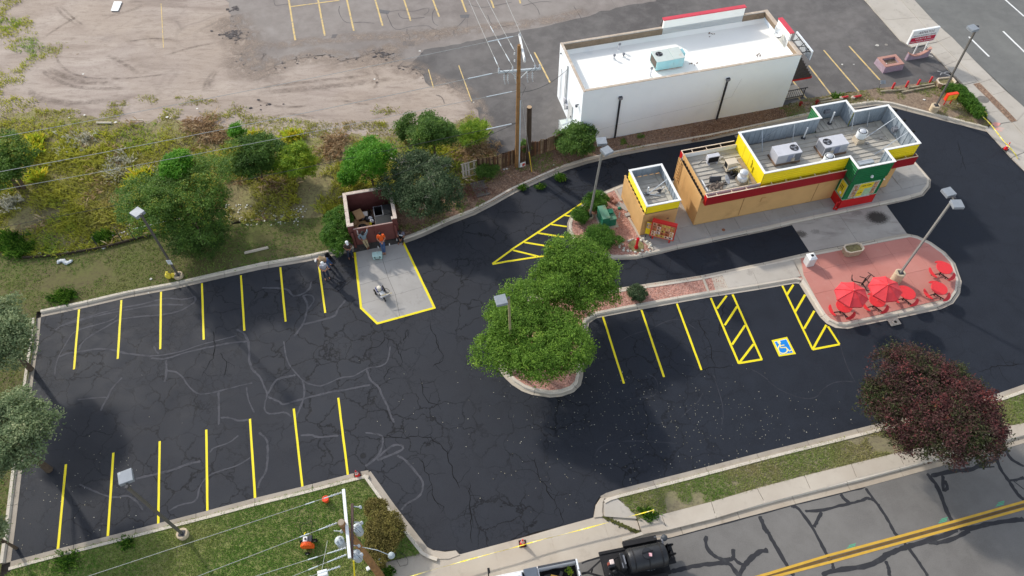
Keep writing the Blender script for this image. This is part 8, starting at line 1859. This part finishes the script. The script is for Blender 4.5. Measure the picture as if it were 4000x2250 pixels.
for i in range(60):
 a=random.uniform(0,6.28);q=Vector((p.x+random.gauss(0,.25),p.y+random.gauss(0,.12),.15));b.tube([q,q+Vector((.25*math.cos(a),.15*math.sin(a),random.uniform(.05,.3)))],[.008,.004],3)
tag(b.build('bare_twigs',M('grey twigs',(140,130,124),.9)),'tangle of bare grey twigs under the low shrub','twigs')
b=MB();p=W(1848,750,.12)
for i in range(220):
 a=random.uniform(0,6.28);q=Vector((p.x+random.gauss(0,.65),p.y+random.gauss(0,.4),.12));m=q+Vector((.3*math.cos(a),.3*math.sin(a),random.uniform(.05,.25)));b.tube([q,m,m+Vector((.2*math.cos(a+.8),.2*math.sin(a+.8),-.05))],[.009,.007,.004],3)
tag(b.build('brush_pile',M('reddish brush',(112,72,62),.95,var=.2)),'tangled reddish brush pile beside the flat picket panel','brush pile')
# ------------------------------------------------------------------ ground cover (stuff)
P=sample(WEED,19000);P=P[P[:,0]>-42]
den=vnoise(P,.35)*.6+vnoise(P,1.1)*.4;TOPB=[WEED[i]for i in range(17)]
def edged(P,B,d):
 q=np.full(len(P),1e9)
 for a,c in zip(B[:-1],B[1:]):
  a,c=np.array(a[:2]),np.array(c[:2]);t=np.clip(((P-a)@(c-a))/((c-a)@(c-a)),0,1);q=np.minimum(q,np.linalg.norm(P-a-t[:,None]*(c-a),axis=1))
 return np.clip(q/d,0,1)
P=P[den>.33];eg=edged(P,TOPB,3.5);k=RNG.uniform(0,1,len(P))<eg+.12;P,eg=P[k],eg[k];tn=np.clip(.15+1.0*vnoise(P,.28)*.7+.3*vnoise(P+33,1.3),0,1)
tufts('tall_weeds',P,WEEDZ,(.10+.34*vnoise(P+7,.5))*(.35+.65*eg),.045,LF_weed,6,1.1,tn,spread=.14)
P=sample(WEED,1500);P=P[(vnoise(P+90,.3)>.66)&(P[:,0]>-42)];tufts('dry_brush',P,WEEDZ,.4,.03,LF_dry,7,1.2,None,spread=.15)
for n_,(c,r)in enumerate((((310,565),1.5),((470,640),1.1),((460,690),.8),((560,690),.7),((40,800),.8))):
 o=W(*c);P=np.stack([RNG.normal(o.x,r*.5,60),RNG.normal(o.y,r*.45,60)],1);tufts('pale_weeds',P,WEEDZ,.4,.07,LF_pale,6,.9,None,spread=.1)
for c,r,n in(((560,700),.6,70),((540,730),.5,60),((140,600),.6,90),((150,560),.4,50),((150,700),.4,50),((1150,540),.6,60),((1000,545),.5,40)):
 o=W(*c);P=np.stack([RNG.normal(o.x,r*.5,n),RNG.normal(o.y,r*.45,n)],1);tufts('goldenrod',P,WEEDZ,.6,.07,LF_yellow,6,.8,RNG.uniform(.55,1,n),spread=.1)
for c,r in(((810,500),1.1),((840,545),.9),((760,490),.7),((1080,740),.7),((1290,600),.9),((1320,560),.7),((1820,600),.9),((1890,590),.7)):
 o=W(*c);n=int(55*r);P=np.stack([RNG.normal(o.x,r*.7,n),RNG.normal(o.y,r*.6,n)],1);tufts('dry_brush',P,WEEDZ,.32,.026,LF_dry,8,1.4,None,spread=.2)
# west edge of the dirt yard and a few weeds on it
WEST=WL([(-300,-300),(60,-300),(120,60),(140,130),(165,175),(240,190),(235,215),(150,235),(90,280),(110,360),(160,420),(260,452),(0,460),(-400,500)])
P=sample(WEST,5200);P=P[(vnoise(P,.45)>.38)];tufts('yard_weeds',P,-.02,.1+.15*vnoise(P,.7),.05,LF_weed,5,1.0,np.clip(.35+.7*vnoise(P+5,.3),0,1),spread=.14)
for c,r in(((215,190),.9),((565,385),.5),((600,390),.4),((745,395),.6),((780,395),.5),((480,405),.4),((440,410),.4),((1490,430),.6),((1520,435),.5),((920,430),.7),((930,430),.4),((700,380),.25),((820,395),.35)):
 o=W(*c);n=int(170*r);n=n//3;P=np.stack([RNG.normal(o.x,r*.8,n),RNG.normal(o.y,r*.5,n)],1);tufts('yard_weeds',P,-.02,.08,.05,LF_weed,5,1.0,None,spread=.08)
P=sample(WL([(120,430),(700,425),(1300,480),(1880,470),(1880,560),(1300,545),(700,500),(130,470)]),2600);P=P[vnoise(P+17,.6)>.5];tufts('yard_weeds',P,-.02,.05+.12*vnoise(P,.7),.045,LF_weed,5,1.2,np.clip(vnoise(P+5,.5)*1.0,0,1),spread=.12)
# lawns
def lawn(name,poly,n,z,h=.07,w=.035,thr=.3,tb=0.0,bl=3):
 P=sample(poly,n);P=P[(P[:,0]>-45)&(P[:,1]>4)];k=vnoise(P,.4)*.55+vnoise(P,1.4)*.45;P=P[k>thr];t_=np.clip(.1+tb+.75*vnoise(P+11,.33)+.3*vnoise(P+3,1.6),0,1)
 tufts(name,P,z,h,w,LF_lawn,bl,1.4,t_,spread=.05)
lawn('lawn_grass',BLAWN,30000,.10,.055,.035,.15,.2)
lawn('lawn_grass',ULAWN,34000,.10,.06,.035,.33,.22)
lawn('verge_grass',STRIP,17000,.10,.055,.03,.36,-.1)
lawn('bed_grass',CORNER,6000,.115,.06,.03,.36,-.02)
lawn('bed_grass',NBED,5200,.11,.09,.04,.55,.05)
lawn('bed_grass',WL([(2360,585),(2560,540),(2600,520),(2420,548)]),1100,.115,.08,.04,.5,.3)
for c,r,h in(((245,1165),.7,.22),((270,1160),.5,.2),((400,935),.5,.3),((415,930),.5,.3),((2190,700),.4,.2),((2110,735),.3,.15),((2040,740),.3,.15),((270,2195),.6,.14),((500,2125),.4,.14),((3270,382),.5,.14),((2530,2015),.5,.14),((1520,2240),.3,.14),((40,950),1.0,.4),((90,985),.8,.35)):
 o=W(*c);n=int(220*r);P=np.stack([RNG.normal(o.x,r*.45,n),RNG.normal(o.y,r*.4,n)],1);tufts('leafy_weeds',P,.1,h,.06,LF_hedge,5,1.0,None,spread=.06)
# mulch chips and leaf litter lying loose
def chips(name,poly,n,z,mat,s=.07):
 P=sample(poly,n);C=np.concatenate([P,np.full((n,1),z)],1);V,F,tt=leaf_mesh(C,RNG.uniform(0,1,n),s,2.0,.5);fast(name,V,F,mat,None,tt)['kind']='stuff'
MUL=mat_leaf('mulch chips',[(0,(140,92,78)),(.5,(184,138,122)),(1,(216,182,166))],.0,.9);LEAFL=mat_leaf('brown leaf litter',[(0,(96,66,50)),(.5,(140,106,84)),(1,(186,156,130))],.1,.9)
chips('mulch_chips',BED,3600,.145,MUL);chips('mulch_chips',[(p.x,p.y)for p in inset(PAT,.5)][:18]+WL([(2760,1080),(2571,1110),(2200,1160)]),5000,.13,MUL)
chips('leaf_litter',NBED,9000,.125,LEAFL,.08);chips('leaf_litter',WL([(2700,560),(3060,470),(3180,400),(3060,420),(2700,500)]),5200,.125,LEAFL,.09)
chips('leaf_litter',WEED,5000,.1,LEAFL,.1)
